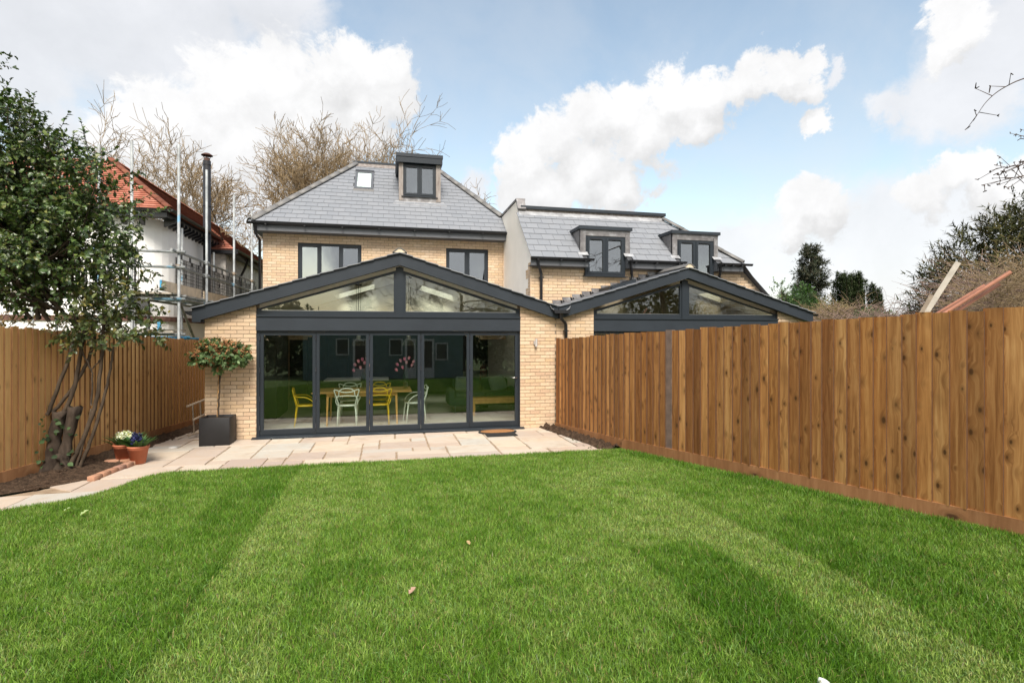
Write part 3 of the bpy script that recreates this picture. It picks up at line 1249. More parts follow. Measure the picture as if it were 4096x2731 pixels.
def make_fence(line, step, w, wood, zfun_bot, zfun_top, name, label, flip, thick_first, s_start, s_end, skip=(), edge='edge_shade', thick=0.032):
    t = thing(name, label, 'fence', (line[0][0], line[0][1], 0))
    seg = []
    acc = 0.0
    for p, q in zip(line, line[1:]):
        L = math.dist(p, q)
        seg.append((acc, acc + L, p, q))
        acc += L

    def at(s):
        for a, b, p, q in seg:
            if a <= s <= b:
                u = (s - a) / (b - a)
                return p[0] + (q[0] - p[0]) * u, p[1] + (q[1] - p[1]) * u, math.atan2(q[1] - p[1], q[0] - p[0])
        return (*seg[-1][3], math.atan2(seg[-1][3][1] - seg[-1][2][1], seg[-1][3][0] - seg[-1][2][0]))

    t0, t1 = (thick, 0.005) if thick_first else (0.005, thick)
    if not flip:
        prof = [(0, -t0), (w, -t1), (w, 0), (0, 0)]
    else:
        prof = [(0, 0), (w, 0), (w, t1), (0, t0)]
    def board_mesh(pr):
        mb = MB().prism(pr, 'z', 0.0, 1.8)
        mb.mi[3] = 1                       # thick edge, coloured dark for the shade line between boards
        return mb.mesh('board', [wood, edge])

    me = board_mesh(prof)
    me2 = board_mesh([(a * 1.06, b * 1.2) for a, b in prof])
    GB = 0.16
    n = int((s_end - s_start) / step)
    for i in range(n):
        s = s_start + i * step
        if any(a < s + step / 2 < b for a, b in skip):
            continue
        x, y, ang = at(s)
        zb, zt = zfun_bot(s) + GB, zfun_top(s) + rng.uniform(-0.016, 0.016)
        m = Matrix.Translation((x, y, zb)) @ Matrix.Rotation(ang + rng.uniform(-0.02, 0.02), 4, 'Z') @ Matrix.Diagonal((1, 1, (zt - zb) / 1.8, 1))
        place('board', me if rng.random() < 0.6 else me2, t, mat=m)
    # gravel boards 2.4 m long at the foot, posts and rails behind
    s = s_start
    while s < s_end - 0.05:
        e = min(s + 2.45, s_end)
        cuts = sorted({s, e} | {g[0] for g in seg if s < g[0] < e})
        for a, b in zip(cuts, cuts[1:]):
            xa, ya, ang = at(a + 1e-4)
            xb, yb, _ = at(b - 1e-4)
            nx, ny = (math.sin(ang), -math.cos(ang)) if not flip else (-math.sin(ang), math.cos(ang))
            za, zb = zfun_bot(a), zfun_bot(b)
            f, k = 0.034, -0.002
            q = [(xa + nx * f, ya + ny * f, za), (xb + nx * f, yb + ny * f, zb), (xb + nx * f, yb + ny * f, zb + GB + 0.004), (xa + nx * f, ya + ny * f, za + GB + 0.004)]
            MB().slab(q, (-nx * 0.036, -ny * 0.036, 0)).build('gravel_board', 'gravel_board_wood', t)
        xs, ys, ang = at(s + 0.05)
        bx, by = (-math.sin(ang), math.cos(ang)) if not flip else (math.sin(ang), -math.cos(ang))
        cx, cy = xs + bx * 0.09, ys + by * 0.09
        MB().box(cx - 0.05, cx + 0.05, cy - 0.05, cy + 0.05, zfun_bot(s) - 0.2, zfun_top(s) - 0.05).build('post', wood, t)
        for hz in (0.35, 1.0, 1.65):
            xe, ye, _ = at(e - 0.01)
            MB().tube([(xs + bx * 0.03, ys + by * 0.03, zfun_bot(s) + hz), (xe + bx * 0.03, ye + by * 0.03, zfun_bot(e) + hz)], 0.028, 4, smooth=False).build('rail', wood, t)
        s = e
    return t, at


def r_bot(s):
    return -0.05 + (0.25 * s / 7.74 if s < 7.74 else 0.25)


def r_top(s):
    return 1.925 + 0.333 * s / 7.74


def l_bot(s):
    y = LF[0][1] - s * 0.98
    return -0.01 + max(0.0, ground_z(0, min(y, 0)))


def l_top(s):
    return 1.865 + 0.047 * s


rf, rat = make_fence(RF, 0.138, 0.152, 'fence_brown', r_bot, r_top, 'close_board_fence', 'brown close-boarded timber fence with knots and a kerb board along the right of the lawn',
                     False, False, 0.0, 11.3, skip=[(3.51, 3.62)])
for s0 in (3.50,):
    x, y, ang = rat(3.462)
    m = Matrix.Translation((x, y, r_bot(s0) + 0.16)) @ Matrix.Rotation(ang, 4, 'Z')
    place('post', MB().box(0, 0.130, -0.012, 0.06, 0, r_top(s0) - r_bot(s0) - 0.15).mesh('post', 'grey_post'), rf, mat=m, label='greyish post showing between the boards')
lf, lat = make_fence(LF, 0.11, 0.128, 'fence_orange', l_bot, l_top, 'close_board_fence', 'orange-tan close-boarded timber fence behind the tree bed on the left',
                     True, False, 0.0, 13.6, edge='edge_shade_left', thick=0.03)

# ================================================================== HOUSE A (left half of the pair)
VA = 4.2                       # rear wall of the main house behind the extension
P_A = R(38.4)
TA = math.tan(P_A)
EY, EZ = 3.80, 4.945           # eave line of the main roof
A = thing('semi_detached_house', 'buff brick house with hipped slate roof, box dormer and glazed gable extension behind the patio', 'house', (2.6, 4.0, 0))


def roofA(x):                  # top of the extension's barge board
    return 3.663 - (0.3083 * (2.709 - x) if x < 2.709 else 0.3123 * (x - 2.709))


def roofB(x):
    return 3.548 - (0.2995 * (9.2 - x) if x < 9.2 else 0.297 * (x - 9.2))


# mortar-coloured cores of the walls (bricks stand 6 mm proud)
def wall_core(parent, poly, y0, y1, name='wall', mat='mortar'):
    return MB().prism(poly, 'y', y0, y1).build(name, mat, parent)


g = 0.010
wall_core(A, [(-0.9, -0.05), (0.0, -0.05), (0.0, roofA(0) - 0.06), (-0.9, roofA(-0.9) - 0.06)], g, 0.28)
wall_core(A, [(5.25, -0.05), (6.06, -0.05), (6.06, roofA(6.06) - 0.06), (5.25, roofA(5.25) - 0.06)], g, 0.28)
MB().box(-0.9, -0.72, 0.28, VA + 0.01, -0.05, 2.5).build('side_wall', 'buff_brick', A)
MB().box(5.92, 6.06, 0.28, VA + 0.01, -0.05, 2.55).build('side_wall', 'interior_white', A)
W3 = (0.115, 1.77, 3.2, 4.50)
W2 = (4.108, 5.335, 3.2, 4.50)
wall = MB()
for x0, x1, z0, z1 in ((-0.76, W3[0], 2.3, 4.76), (W3[0], W3[1], 2.3, W3[2]), (W3[0], W3[1], W3[3], 4.76), (W3[1], W2[0], 2.3, 4.76),
                       (W2[0], W2[1], 2.3, W2[2]), (W2[0], W2[1], W2[3], 4.76), (W2[1], 5.86, 2.3, 4.76)):
    wall.box(x0, x1, VA + g, VA + 0.28, z0, z1)
wall.build('wall', 'mortar', A)
MB().box(-0.76, -0.5, VA + 0.28, 11.5, -0.1, 4.76).build('side_wall', 'buff_brick', A)
MB().box(-0.5, 5.8, 11.2, 11.5, -0.1, 4.76).build('back_wall', 'buff_brick', A)
MB().box(5.6, 5.8, VA + 0.28, 11.2, 2.45, 4.76).build('side_wall', 'interior_white', A)

lstA = bricks_for(-0.9, 0.0, 0.0, 2.9, lambda x, z, p, q: z < roofA(x) - 0.05)
lstA += bricks_for(5.25, 6.06, 0.0, 2.9, lambda x, z, p, q: z < roofA(x) - 0.05)
lay_bricks(A, lstA, 0.0)
lstA2 = bricks_for(-0.76, 5.86, 1.9, 4.76, lambda x, z, p, q: z > roofA(min(max(x, -0.9), 6.0)) - 1.0,
                   phase=1, cuts=[W3, W2])
lay_bricks(A, lstA2, VA, 0)

casement(A, *W3, VA + 0.045, 3, vents=(0, 2), sill=True, blind='interior_dark')
casement(A, *W2, VA + 0.045, 2, sill=True, blind='interior_dark')


# ---- gable glazing, beam and folding doors (used for both houses)
def gable_front(H, x0, x1, pa, pb, apx, roof, beam_z=(2.092, 2.362), soffit=0.315):
    # beam across the opening with its bead
    MB().box(x0, x1, -0.012, 0.12, *beam_z).build('fascia_panel', 'charcoal_matt', H)
    MB().box(x0, x1, -0.035, 0.12, beam_z[1], beam_z[1] + 0.032).build('bead', 'charcoal', H)
    f0, f1 = 0.03, 0.10
    zb = beam_z[1] + 0.032
    fw = 0.09

    def top(x):
        return roof(x) - soffit
    # centre post
    MB().prism([(pa, zb), (pb, zb), (pb, top(pb) + 0.06), (apx, top(apx) + 0.06), (pa, top(pa) + 0.06)], 'y', f0 - 0.02, f1).build('mullion', 'charcoal', H)
    for (a, b, left) in ((x0, pa, True), (pb, x1, False)):
        mb = MB()
        # outer and inner outlines of the frame
        if left:
            zo0, zo1 = top(a), top(b)
            ia, ib = a + fw * 0.95, b - 0.045
        else:
            zo0, zo1 = top(a), top(b)
            ia, ib = a + 0.045, b - fw * 0.95
        zi0, zi1 = top(ia) - 0.05, top(ib) - 0.05
        zi = zb + 0.09
        outer = [(a, zb), (b, zb), (b, max(zo1, zb + 0.02)), (a, max(zo0, zb + 0.02))]
        inner = [(ia, zi), (ib, zi), (ib, max(zi1, zi + 0.02)), (ia, max(zi0, zi + 0.02))]
        for k in range(4):
            p, q = outer[k], outer[(k + 1) % 4]
            r, s = inner[(k + 1) % 4], inner[k]
            mb.prism([p, q, r, s], 'y', f0, f1)
        fr = mb.build('gable_window', 'charcoal', H)
        MB().prism(inner, 'y', f0 + 0.03, f0 + 0.036).build('pane', 'gable_glass', fr)
        MB().box(ia, ib, f0 + 0.02, f0 + 0.03, zi, zi + 0.008).build('glazing_bead', 'steel', fr)


def barge(H, left, apex, right, cut_left=True, name='barge_board'):
    """two raking boards; points are (x, z top, z bottom)"""
    for a, b in ((left, apex), (apex, right)):
        MB().prism([(a[0], a[2]), (b[0], b[2]), (b[0], b[1]), (a[0], a[1])], 'y', -0.14, -0.002).build(name, 'charcoal_matt', H)
    # soffit strip under the boards, back to the frames
    for a, b in ((left, apex), (apex, right)):
        MB().prism([(a[0], a[2] + 0.02), (b[0], b[2] + 0.02), (b[0], b[2] + 0.05), (a[0], a[2] + 0.05)], 'y', -0.002, 0.03).build('soffit', 'black_plastic', H)


gable_front(A, 0.0, 5.25, 2.636, 2.79, 2.709, roofA)
barge(A, (-1.07, 2.498, 2.245), (2.709, 3.663, 3.419), (6.062, 2.612, 2.357))
MB().box(-1.075, -0.93, -0.138, -0.0, 2.246, 2.49).build('barge_end', 'charcoal_matt', A)


def ext_roof(H, xl, xa, xr, roof, y1, skip_top=True):
    """slate courses on both slopes of an extension, a slightly stepped edge showing over the boards"""
    for x0, x1 in ((xl, xa), (xr, xa)):
        n = max(1, int(abs(x1 - x0) / 0.24))
        for k in range(n):
            a = x0 + (x1 - x0) * k / n
            b = x0 + (x1 - x0) * (k + 1.12) / n
            za, zb = roof(a) + 0.022, roof(min(max(b, min(x0, x1)), max(x0, x1))) + 0.010
            if k == n - 1:
                b = x1
                zb = roof(b) + 0.012
            w = rng.uniform(0.0, 0.02)
            MB().prism([(a, za - 0.014), (b, zb - 0.014), (b, zb), (a, za)], 'y', -0.175 - w, y1).build('slate_course', 'slate', H)


def ext_ceiling(H, xl, xa, xr, roof, y0, y1, holes=(), mat='interior_white'):
    """sloping ceiling under the rafters with openings for roof lights (x0, x1, ya, yb)"""
    for x0, x1 in ((xl, xa), (xa, xr)):
        hs = [h for h in holes if x0 < h[0] < x1]
        mb = MB()
        rects = [(x0, x1, y0, y1)]
        for h in hs:
            nr_ = []
            for r in rects:
                nr_ += [(r[0], h[0], r[2], r[3]), (h[1], r[1], r[2], r[3]), (h[0], h[1], r[2], h[2]), (h[0], h[1], h[3], r[3])]
            rects = nr_
        for a, b, c, d in rects:
            if b - a > 1e-3 and d - c > 1e-3:
                mb.prism([(a, roof(a) - 0.20), (b, roof(b) - 0.20), (b, roof(b) - 0.03), (a, roof(a) - 0.03)], 'y', c, d)
        mb.build('ceiling', mat, H)


HOLES_A = [(1.16, 2.14, 2.75, 4.0), (3.33, 4.29, 2.65, 3.95)]
ADDED_HOLES_B = [(7.55, 8.15, 0.45, 1.1), (10.2, 10.9, 0.45, 1.1)]  # openings added to let more light into B's room


def ext_roof_holed(H, xl, xa, xr, roof, y1, holes):
    for x0, x1 in ((xl, xa), (xr, xa)):
        n = max(1, int(abs(x1 - x0) / 0.24))
        for k in range(n):
            a = x0 + (x1 - x0) * k / n
            b = x0 + (x1 - x0) * min(1.0, (k + 1.0) / n)
            za, zb = roof(a) + 0.024, roof(b) + 0.010
            w = rng.uniform(0.0, 0.02)
            lo, hi = min(a, b), max(a, b)
            yy = [(-0.175 - w, y1)]
            for h in holes:
                if lo < h[1] - 0.12 and hi > h[0] + 0.12:
                    yy = [(-0.175 - w, h[2]), (h[3], y1)]
            mb = MB()
            for c, d in yy:
                mb.prism([(a, za - 0.016), (b, zb - 0.016), (b, zb), (a, za)], 'y', c, d)
            mb.build('slate_course', 'slate', H)


ext_roof_holed(A, -1.10, 2.709, 6.05, roofA, VA + 0.02, HOLES_A)
ext_ceiling(A, -0.72, 2.709, 5.92, roofA, 0.13, VA, HOLES_A)
def rooflights(H, holes, roof):
    for h in holes:
        q = [(h[0], h[2], roof(h[0]) + 0.05), (h[1], h[2], roof(h[1]) + 0.05), (h[1], h[3], roof(h[1]) + 0.05), (h[0], h[3], roof(h[0]) + 0.05)]
        mb = MB()
        for k in range(4):
            mb.tube([Vector(q[k]), Vector(q[(k + 1) % 4])], 0.05, 4, smooth=False)
        f = mb.build('rooflight', 'charcoal', H)
        MB().slab(q, (0, 0, 0.006)).build('pane', 'clear_glass', f)


rooflights(A, HOLES_A, roofA)


def ext_ridge(H, xa, z, y1):
    for i in range(int(y1 / 0.45) + 1):
        y0 = -0.2 + i * 0.45
        a = 0.14
        MB().prism([(xa - a, z - 0.03), (xa - 0.03, z + 0.055), (xa + 0.03, z + 0.055), (xa + a, z - 0.03), (xa + a, z - 0.015), (xa + 0.035, z + 0.07), (xa - 0.035, z + 0.07), (xa - a, z - 0.015)],
                   'y', y0, min(y0 + 0.46, y1)).build('ridge_tile', 'ridge_tile', H)
    MB().prism([(xa - 0.12, z - 0.025), (xa - 0.025, z + 0.052), (xa + 0.025, z + 0.052), (xa + 0.12, z - 0.025)], 'y', -0.185, -0.14).build('ridge_bedding', 'bedding_mortar', H)


ext_ridge(A, 2.709, 3.69, VA)


# ---- folding doors
def folding_doors(H, x0, joints, z0, z1, y=0.045, handle=True):
    mb = MB()
    mb.box(joints[0] - 0.056, joints[0] - 0.004, y - 0.01, y + 0.09, z0, z1)
    mb.box(joints[-1] + 0.004, joints[-1] + 0.036, y - 0.01, y + 0.09, z0, z1)
    mb.box(joints[0] - 0.004, joints[-1] + 0.004, y - 0.01, y + 0.09, z1 - 0.03, z1)
    mb.box(joints[0] - 0.004, joints[-1] + 0.004, y - 0.0, y + 0.09, z0 - 0.002, z0 + 0.012)
    mb.build('door_frame', 'charcoal', H)
    for i, (a, b) in enumerate(zip(joints, joints[1:])):
        a, b = a + 0.004, b - 0.004
        za, zb = z0 + 0.02, z1 - 0.034
        mb = MB()
        s, tp, bt = 0.062, 0.055, 0.095
        # moulded frame: flat member with a thin chamfer towards the glass
        mb.box(a, a + s, y, y + 0.065, za, zb)
        mb.box(b - s, b, y, y + 0.065, za, zb)
        mb.box(a + s, b - s, y, y + 0.065, zb - tp, zb)
        mb.box(a + s, b - s, y, y + 0.065, za, za + bt)
        c = 0.012
        mb.prism([(za + bt, y + 0.004), (za + bt + c, y + 0.018), (za + bt + c, y + 0.05), (za + bt, y + 0.05)][::-1] and [(y + 0.004, za + bt), (y + 0.018, za + bt + c), (y + 0.05, za + bt + c), (y + 0.05, za + bt)], 'x', a + s, b - s)
        leaf = mb.build('folding_door_leaf', 'charcoal', H)
        MB().box(a + s - 0.004, b - s + 0.004, y + 0.026, y + 0.032, za + bt + 0.004, zb - tp + 0.004).build('pane', 'door_glass', leaf)
        MB().box(a + s, b - s, y + 0.019, y + 0.024, za + bt + c, za + bt + c + 0.007).build('glazing_bead', 'steel', leaf)
        if i in (0, 2, 4) or True:
            hx = a - 0.004
            hm = MB()
            for hz in (0.16, 0.72, 1.28, 1.9):
                hm.tube([(hx, y - 0.012, hz), (hx, y - 0.012, hz + 0.09)], 0.012, 6)
            hm.build('hinge', 'black_plastic', leaf)
        if handle and i == len(joints) - 2:
            hb = MB().box(b - 0.046, b - 0.016, y - 0.012, y, 0.94, 1.17)
            ho = hb.build('handle', 'charcoal', leaf)
            MB().tube([(b - 0.03, y - 0.012, 1.09), (b - 0.03, y - 0.05, 1.09), (b - 0.15, y - 0.052, 1.09)], 0.009, 8).build('lever', 'steel', leaf)
        if i >= len(joints) - 3:
            MB().tube([(a + 0.27 if i == 3 else b - 0.2, y - 0.02, zb - 0.028), (a + 0.27 if i == 3 else b - 0.2, y, zb - 0.028)], 0.017, 10).build('stop_knob', 'charcoal_matt', leaf)
    mb = MB().prism([(-0.10, 0.0), (y + 0.1, 0.0), (y + 0.1, 0.038), (-0.02, 0.038), (-0.10, 0.022)], 'x', x0 - 0.07, joints[-1] + 0.11)
    mb.build('door_sill', 'charcoal', H)


folding_doors(A, 0.0, [0.056, 1.086, 2.111, 3.141, 4.162, 5.214], 0.04, 2.09)

# ---- main roof A
HIPL = (-0.99, 0.7273)          # x at s (horizontal distance) : left hip
tops = 3.42                     # horizontal run of the front slope


def roofA_front(x, s):          # s measured up the slope
    return (x, EY + s * math.cos(P_A), EZ + s * math.sin(P_A))


SL = tops / math.cos(P_A)
lft = (-0.99, 0.7155 * math.cos(P_A))
rgt = (6.285, -0.6365 * math.cos(P_A))
# roof body just under the slates
eps = 0.012
xl_t, xr_t = -0.99 + 0.7155 * tops, 6.285 - 0.6365 * tops
zt = EZ + tops * TA
yt = EY + tops
ycut = EY + (6.285 - 5.86) / 0.6365
body = MB()
V = [(-0.99, EY, EZ - eps), (5.86, EY, EZ - eps), (5.86, ycut, EZ + (ycut - EY) * TA - eps), (xr_t, yt, zt - eps), (xl_t, yt, zt - eps),
     (xl_t, 8.6, zt - eps), (xr_t, 8.6, zt - eps), (-0.99, 11.9, EZ - eps), (5.86, 11.9, EZ - eps)]
body.add(V, [(0, 1, 2, 3, 4), (4, 3, 6, 5), (0, 4, 5, 7), (3, 2, 8, 6), (5, 6, 8, 7), (2, 1, 8), (0, 7, 8, 1)])
body.build('roof', 'roof_felt', A)


def under(x, s):
    y = EY + s * math.cos(P_A)
    if 2.85 < x < 4.0 and y > 5.35:
        return True
    return 1.55 < x < 2.0 and 5.7 < y < 6.6


slate_field(A, EY, EZ, P_A, int(SL / 0.25), lft, rgt, under, x_from=-0.94)
hip_run(A, (-0.97, EY + 0.03, EZ + 0.01), (xl_t - 0.02, yt - 0.1, zt - 0.06), 10)
hip_run(A, (5.83, EY + (6.285 - 5.83) / 0.6365, EZ + (6.285 - 5.83) / 0.6365 * TA + 0.01), (xr_t, yt, zt), 8)
# flat top with lead apron and dark trim
MB().slab([(xl_t - 0.02, yt - 0.22, zt - 0.155), (xr_t + 0.02, yt - 0.22, zt - 0.155), (xr_t + 0.02, yt + 0.02, zt + 0.03), (xl_t - 0.02, yt + 0.02, zt + 0.03)], (0, -0.012, 0.016)).build('lead_apron', 'lead_stained', A)
MB().box(xl_t - 0.08, xr_t + 0.06, yt - 0.03, 8.65, zt + 0.03, zt + 0.10).build('flat_roof', 'charcoal_matt', A)
# eaves: soffit, fascia, gutter
MB().box(-0.93, 5.82, 3.86, VA + 0.02, 4.725, 4.74).build('soffit', 'fascia_grey', A)
MB().box(-0.93, 5.82, 3.845, 3.865, 4.725, 4.90).build('fascia', 'fascia_grey', A)
MB().prism([(-0.93, 4.725), (-0.93, 4.90), (-0.91, 4.90), (-0.91, 4.725)], 'y', 3.865, 11.5).build('fascia', 'fascia_grey', A)
MB().box(-0.91, -0.76, 3.866, 11.5, 4.726, 4.739).build('soffit', 'fascia_grey', A)
half_gutter(A, -1.06, 5.85, 3.785, 4.935, 0.058, [i * 0.95 - 0.6 for i in range(7)])
MB().box(-0.97, 5.84, 3.80, 3.845, 4.90, 4.945).build('eave_tray', 'black_plastic', A)
pipe(A, [(-0.86, 3.80, 4.87), (-0.86, 3.81, 4.66), (-0.84, 3.95, 4.58), (-0.82, 4.12, 4.52), (-0.82, 4.14, 3.2)], 0.035)

# ---- box dormer on roof A
DY = 5.10
dz0 = 6.05
mb = MB()
MB().prism([(DY, dz0 - 0.12), (DY, 7.20), (6.72, 7.20)], 'x', 2.812, 2.842).build('dormer_cheek', 'lead', A)
MB().prism([(DY, dz0 - 0.12), (DY, 7.20), (6.72, 7.20)], 'x', 4.005, 4.035).build('dormer_cheek', 'lead', A)
for a, b in ((2.80, 2.925), (3.90, 4.04)):
    MB().box(a, b, DY - 0.015, DY + 0.08, dz0 - 0.03, 7.13).build('dormer_post', 'lead_stained', A)
MB().box(2.925, 3.90, DY - 0.008, DY + 0.06, dz0 - 0.06, 6.16).build('dormer_apron', 'lead', A)
casement(A, 2.925, 3.90, 6.16, 7.11, DY + 0.005, 2, name='dormer_window', fw=0.05)
MB().box(2.735, 4.085, DY - 0.12, 6.9, 7.13, 7.30).build('dormer_fascia', 'charcoal', A)
MB().box(2.72, 4.10, DY - 0.135, 7.05, 7.30, 7.40).build('dormer_roof', 'charcoal_matt', A)
ap = MB()
sA = lambda y: EZ + (y - EY) * TA + 0.016
ap.slab([(2.62, DY - 0.17, sA(DY - 0.17)), (4.22, DY - 0.17, sA(DY - 0.17)), (4.14, DY + 0.04, sA(DY + 0.04)), (2.72, DY + 0.04, sA(DY + 0.04))], (0, -0.006, 0.008))
ap.build('lead_apron', 'lead_bright', A)

# ---- roof window on A
sk = MB()
K0, K1, KY0, KY1 = 1.49, 2.05, 5.60, 6.66


def ra(x, y, h=0.0):
    return (x, y - h * math.sin(P_A), EZ + (y - EY) * TA + h * math.cos(P_A))


nvec = Vector((0, -math.sin(P_A), math.cos(P_A)))
for (a, b, c, d) in ((K0, K0 + 0.075, KY0, KY1), (K1 - 0.075, K1, KY0, KY1), (K0 + 0.075, K1 - 0.075, KY0, KY0 + 0.09), (K0 + 0.075, K1 - 0.075, KY1 - 0.1, KY1)):
    sk.slab([ra(a, c), ra(b, c), ra(b, d), ra(a, d)], nvec * 0.07)
sk.slab([ra(K0 - 0.01, KY1 - 0.02, 0.07), ra(K1 + 0.01, KY1 - 0.02, 0.07), ra(K1 + 0.01, KY1 + 0.06, 0.06), ra(K0 - 0.01, KY1 + 0.06, 0.06)], nvec * 0.03)
skf = sk.build('roof_window', 'fascia_grey', A)
MB().slab([ra(K0 + 0.07, KY0 + 0.08, 0.06), ra(K1 - 0.07, KY0 + 0.08, 0.06), ra(K1 - 0.07, KY1 - 0.09, 0.06), ra(K0 + 0.07, KY1 - 0.09, 0.06)], nvec * 0.006).build('pane', 'clear_glass', skf)
MB().slab([ra(K0 + 0.07, KY0 + 0.08, 0.045), ra(K1 - 0.07, KY0 + 0.08, 0.045), ra(K1 - 0.07, KY1 - 0.09, 0.045), ra(K0 + 0.07, KY1 - 0.09, 0.045)], nvec * 0.004).build('blind', 'sky_reflection_white', skf)  # white sheet below the pane, painted as its sky reflection
MB().slab([ra(K0 - 0.02, KY0 - 0.06, 0.012), ra(K1 + 0.02, KY0 - 0.06, 0.012), ra(K1 + 0.02, KY0, 0.05), ra(K0 - 0.02, KY0, 0.05)], nvec * 0.01).build('flashing', 'black_plastic', skf)

# ---- rooms behind the glass of A
MB().box(-0.72, 5.92, 0.13, 7.3, -0.05, 0.012).build('interior_floor', 'floor_tile', A)
fl = MB()
MB().box(-0.72, -0.70, 0.28, 7.3, 0.012, 2.38).build('interior_wall', 'interior_white', A)
MB().box(5.90, 5.92, 0.28, 7.3, 0.012, 2.42).build('interior_wall', 'interior_white', A)
MB().box(-0.72, 5.92, 7.28, 7.3, 0.012, 2.6).build('interior_wall', 'interior_dark', A)
MB().prism([(-0.70, 2.30), (5.90, 2.30), (5.90, roofA(5.90) - 0.22), (2.709, 3.663 - 0.22), (-0.70, roofA(-0.70) - 0.22)], 'y', VA - 0.03, VA - 0.005).build('interior_wall', 'interior_white', A)
MB().box(-0.72, 5.92, VA + 0.2, 7.3, 2.36, 2.40).build('interior_ceiling', 'interior_white', A)

# ================================================================== HOUSE B (right half, steeper roof)
VB = 1.18
P_B = R(43)
TB = math.tan(P_B)
BY, BZ = 0.93, 3.83
B = thing('semi_detached_house', 'buff brick house with two lead dormers and white party wall, behind the brown fence', 'house', (9.2, 3.0, 0))
wall_core(B, [(6.065, -0.05), (6.933, -0.05), (6.933, roofB(6.933) - 0.06), (6.065, roofB(6.065) - 0.06)], g, 0.28)
wall_core(B, [(11.692, -0.05), (12.42, -0.05), (12.42, roofB(12.42) - 0.06), (11.692, roofB(11.692) - 0.06)], g, 0.28)
lstB = bricks_for(6.065, 6.933, 0.0, 2.95, lambda x, z, p, q: z < roofB(x) - 0.05)
lstB += bricks_for(11.692, 12.42, 1.2, 2.95, lambda x, z, p, q: z < roofB(x) - 0.05)
D1 = (7.165, 8.215, 3.46, 4.43)
D2 = (9.635, 10.685, 3.46, 4.44)


def slopeB(z):                  # raking right edge of the rear wall
    return 11.54 + (3.74 - z) * 1.04


wallB = MB()
wallB.prism([(5.83, 2.2), (7.165, 2.2), (7.165, 3.66), (5.83, 3.66)], 'y', VB + g, VB + 0.28)
wallB.prism([(7.165, 2.2), (8.215, 2.2), (8.215, 3.46), (7.165, 3.46)], 'y', VB + g, VB + 0.28)
wallB.prism([(8.215, 2.2), (9.635, 2.2), (9.635, 3.66), (8.215, 3.66)], 'y', VB + g, VB + 0.28)
wallB.prism([(9.635, 2.2), (10.685, 2.2), (10.685, 3.46), (9.635, 3.46)], 'y', VB + g, VB + 0.28)
wallB.prism([(10.685, 2.2), (slopeB(2.2), 2.2), (slopeB(3.7), 3.7), (10.685, 3.66)], 'y', VB + g, VB + 0.28)
wallB.build('wall', 'mortar', B)
lstB2 = bricks_for(5.80, 13.2, 2.5, 3.68, lambda x, z, p, q: z > roofB(min(max(x, 6.1), 12.4)) - 0.1 and q < slopeB(z) - 0.05 and (z < 3.62),
                   phase=0, cuts=[(D1[0], D1[1], D1[2], 9), (D2[0], D2[1], D2[2], 9)])
lay_bricks(B, lstB, 0.0)
lay_bricks(B, lstB2, VB, 300 - len(lstB))
# quoin bricks turning the corner onto the party wall, toothed in blocks
qb = 0
for k in range(33, 50):
    za = k * CO + 0.005
    L = 0.43 if (k // 3) % 2 else 0.215
    y = VB + 0.004
    while y < VB + L - 0.02:
        e = min(y + 0.215, VB + L) - 0.008
        m = Matrix.Translation((5.792 + rng.uniform(-0.002, 0.002), y, za)) @ Matrix.Diagonal((0.05, e - y, 0.065, 1))
        place('brick', BRICK, B, mat=m)
        y += 0.225
        qb += 1

# party wall: cream render, side towards house A
pw = [(VB + 0.02, 2.2), (VB + 0.02, 3.70), (1.05, BZ + 0.12 * TB - 0.03), (2.40, BZ + 1.47 * TB - 0.03), (2.55, 5.55), (4.47, 5.52), (5.6, 5.52), (5.6, 2.2)]
MB().prism(pw, 'x', 5.80, 5.99).build('party_wall', 'cream_render', B)
MB().slab([(5.77, 2.53, 5.56), (6.02, 2.53, 5.56), (6.02, 5.6, 5.53), (5.77, 5.6, 5.53)], (0, 0, 0.05)).build('coping', 'lead', B)
MB().slab([(5.77, 2.38, 5.28), (5.995, 2.38, 5.28), (5.995, 2.56, 5.58), (5.77, 2.56, 5.58)], (0, -0.04, 0.03)).build('coping', 'lead', B)

# roof B
SB = 1.46 / math.cos(P_B)
lB = (5.742, 0.0)
rB = (11.47, -1.06 * math.cos(P_B))
xtB = 11.47 - 1.06 * 1.46
ytB, ztB = BY + 1.46, BZ + 1.46 * TB
rb = MB()
rz = 2.55
def rBq(x0, x1, ya, yb, hip=False):
    q = [(x0, ya), (x1, ya), (x1, yb), (x0, yb)]
    if hip:
        q = [(x0, ya), (11.47 - 1.06 * (ya - BY), ya), (11.47 - 1.06 * (yb - BY), yb), (x0, yb)]
    return [(x, y, BZ + (y - BY) * TB - eps) for x, y in q]


for q in (rBq(5.80, 7.165, BY, 1.20), rBq(8.215, 9.635, BY, 1.20), rBq(10.685, 11, BY, 1.20, True), rBq(5.80, 7.04, 1.20, 1.80), rBq(8.335, 9.51, 1.20, 1.80),
          rBq(10.81, 11, 1.20, 1.80, True), rBq(5.80, 11, 1.80, ytB, True)):
    rb.add(q, [(0, 1, 2, 3)])
rb.add([(5.80, ytB, ztB - eps), (xtB, ytB, ztB - eps), (xtB, 8.0, ztB - eps), (5.80, 8.0, ztB - eps), (11.47, BY, BZ - eps), (11.47 + (BZ - rz) * 1.04, BY + 0.3, rz), (11.47 + (BZ - rz) * 1.04, 8.0, rz)],
       [(0, 1, 2, 3), (4, 5, 6, 2, 1)])
rb.build('roof', 'roof_felt', B)
MB().slab([(11.50, VB - 0.06, 3.80), (11.50 + 1.3 * 1.04, VB - 0.06, 2.50), (11.50 + 1.3 * 1.04, VB + 0.4, 2.50), (11.50, VB + 0.4, 3.80)], (0.05, 0, 0.05)).build('verge', 'black_plastic', B)


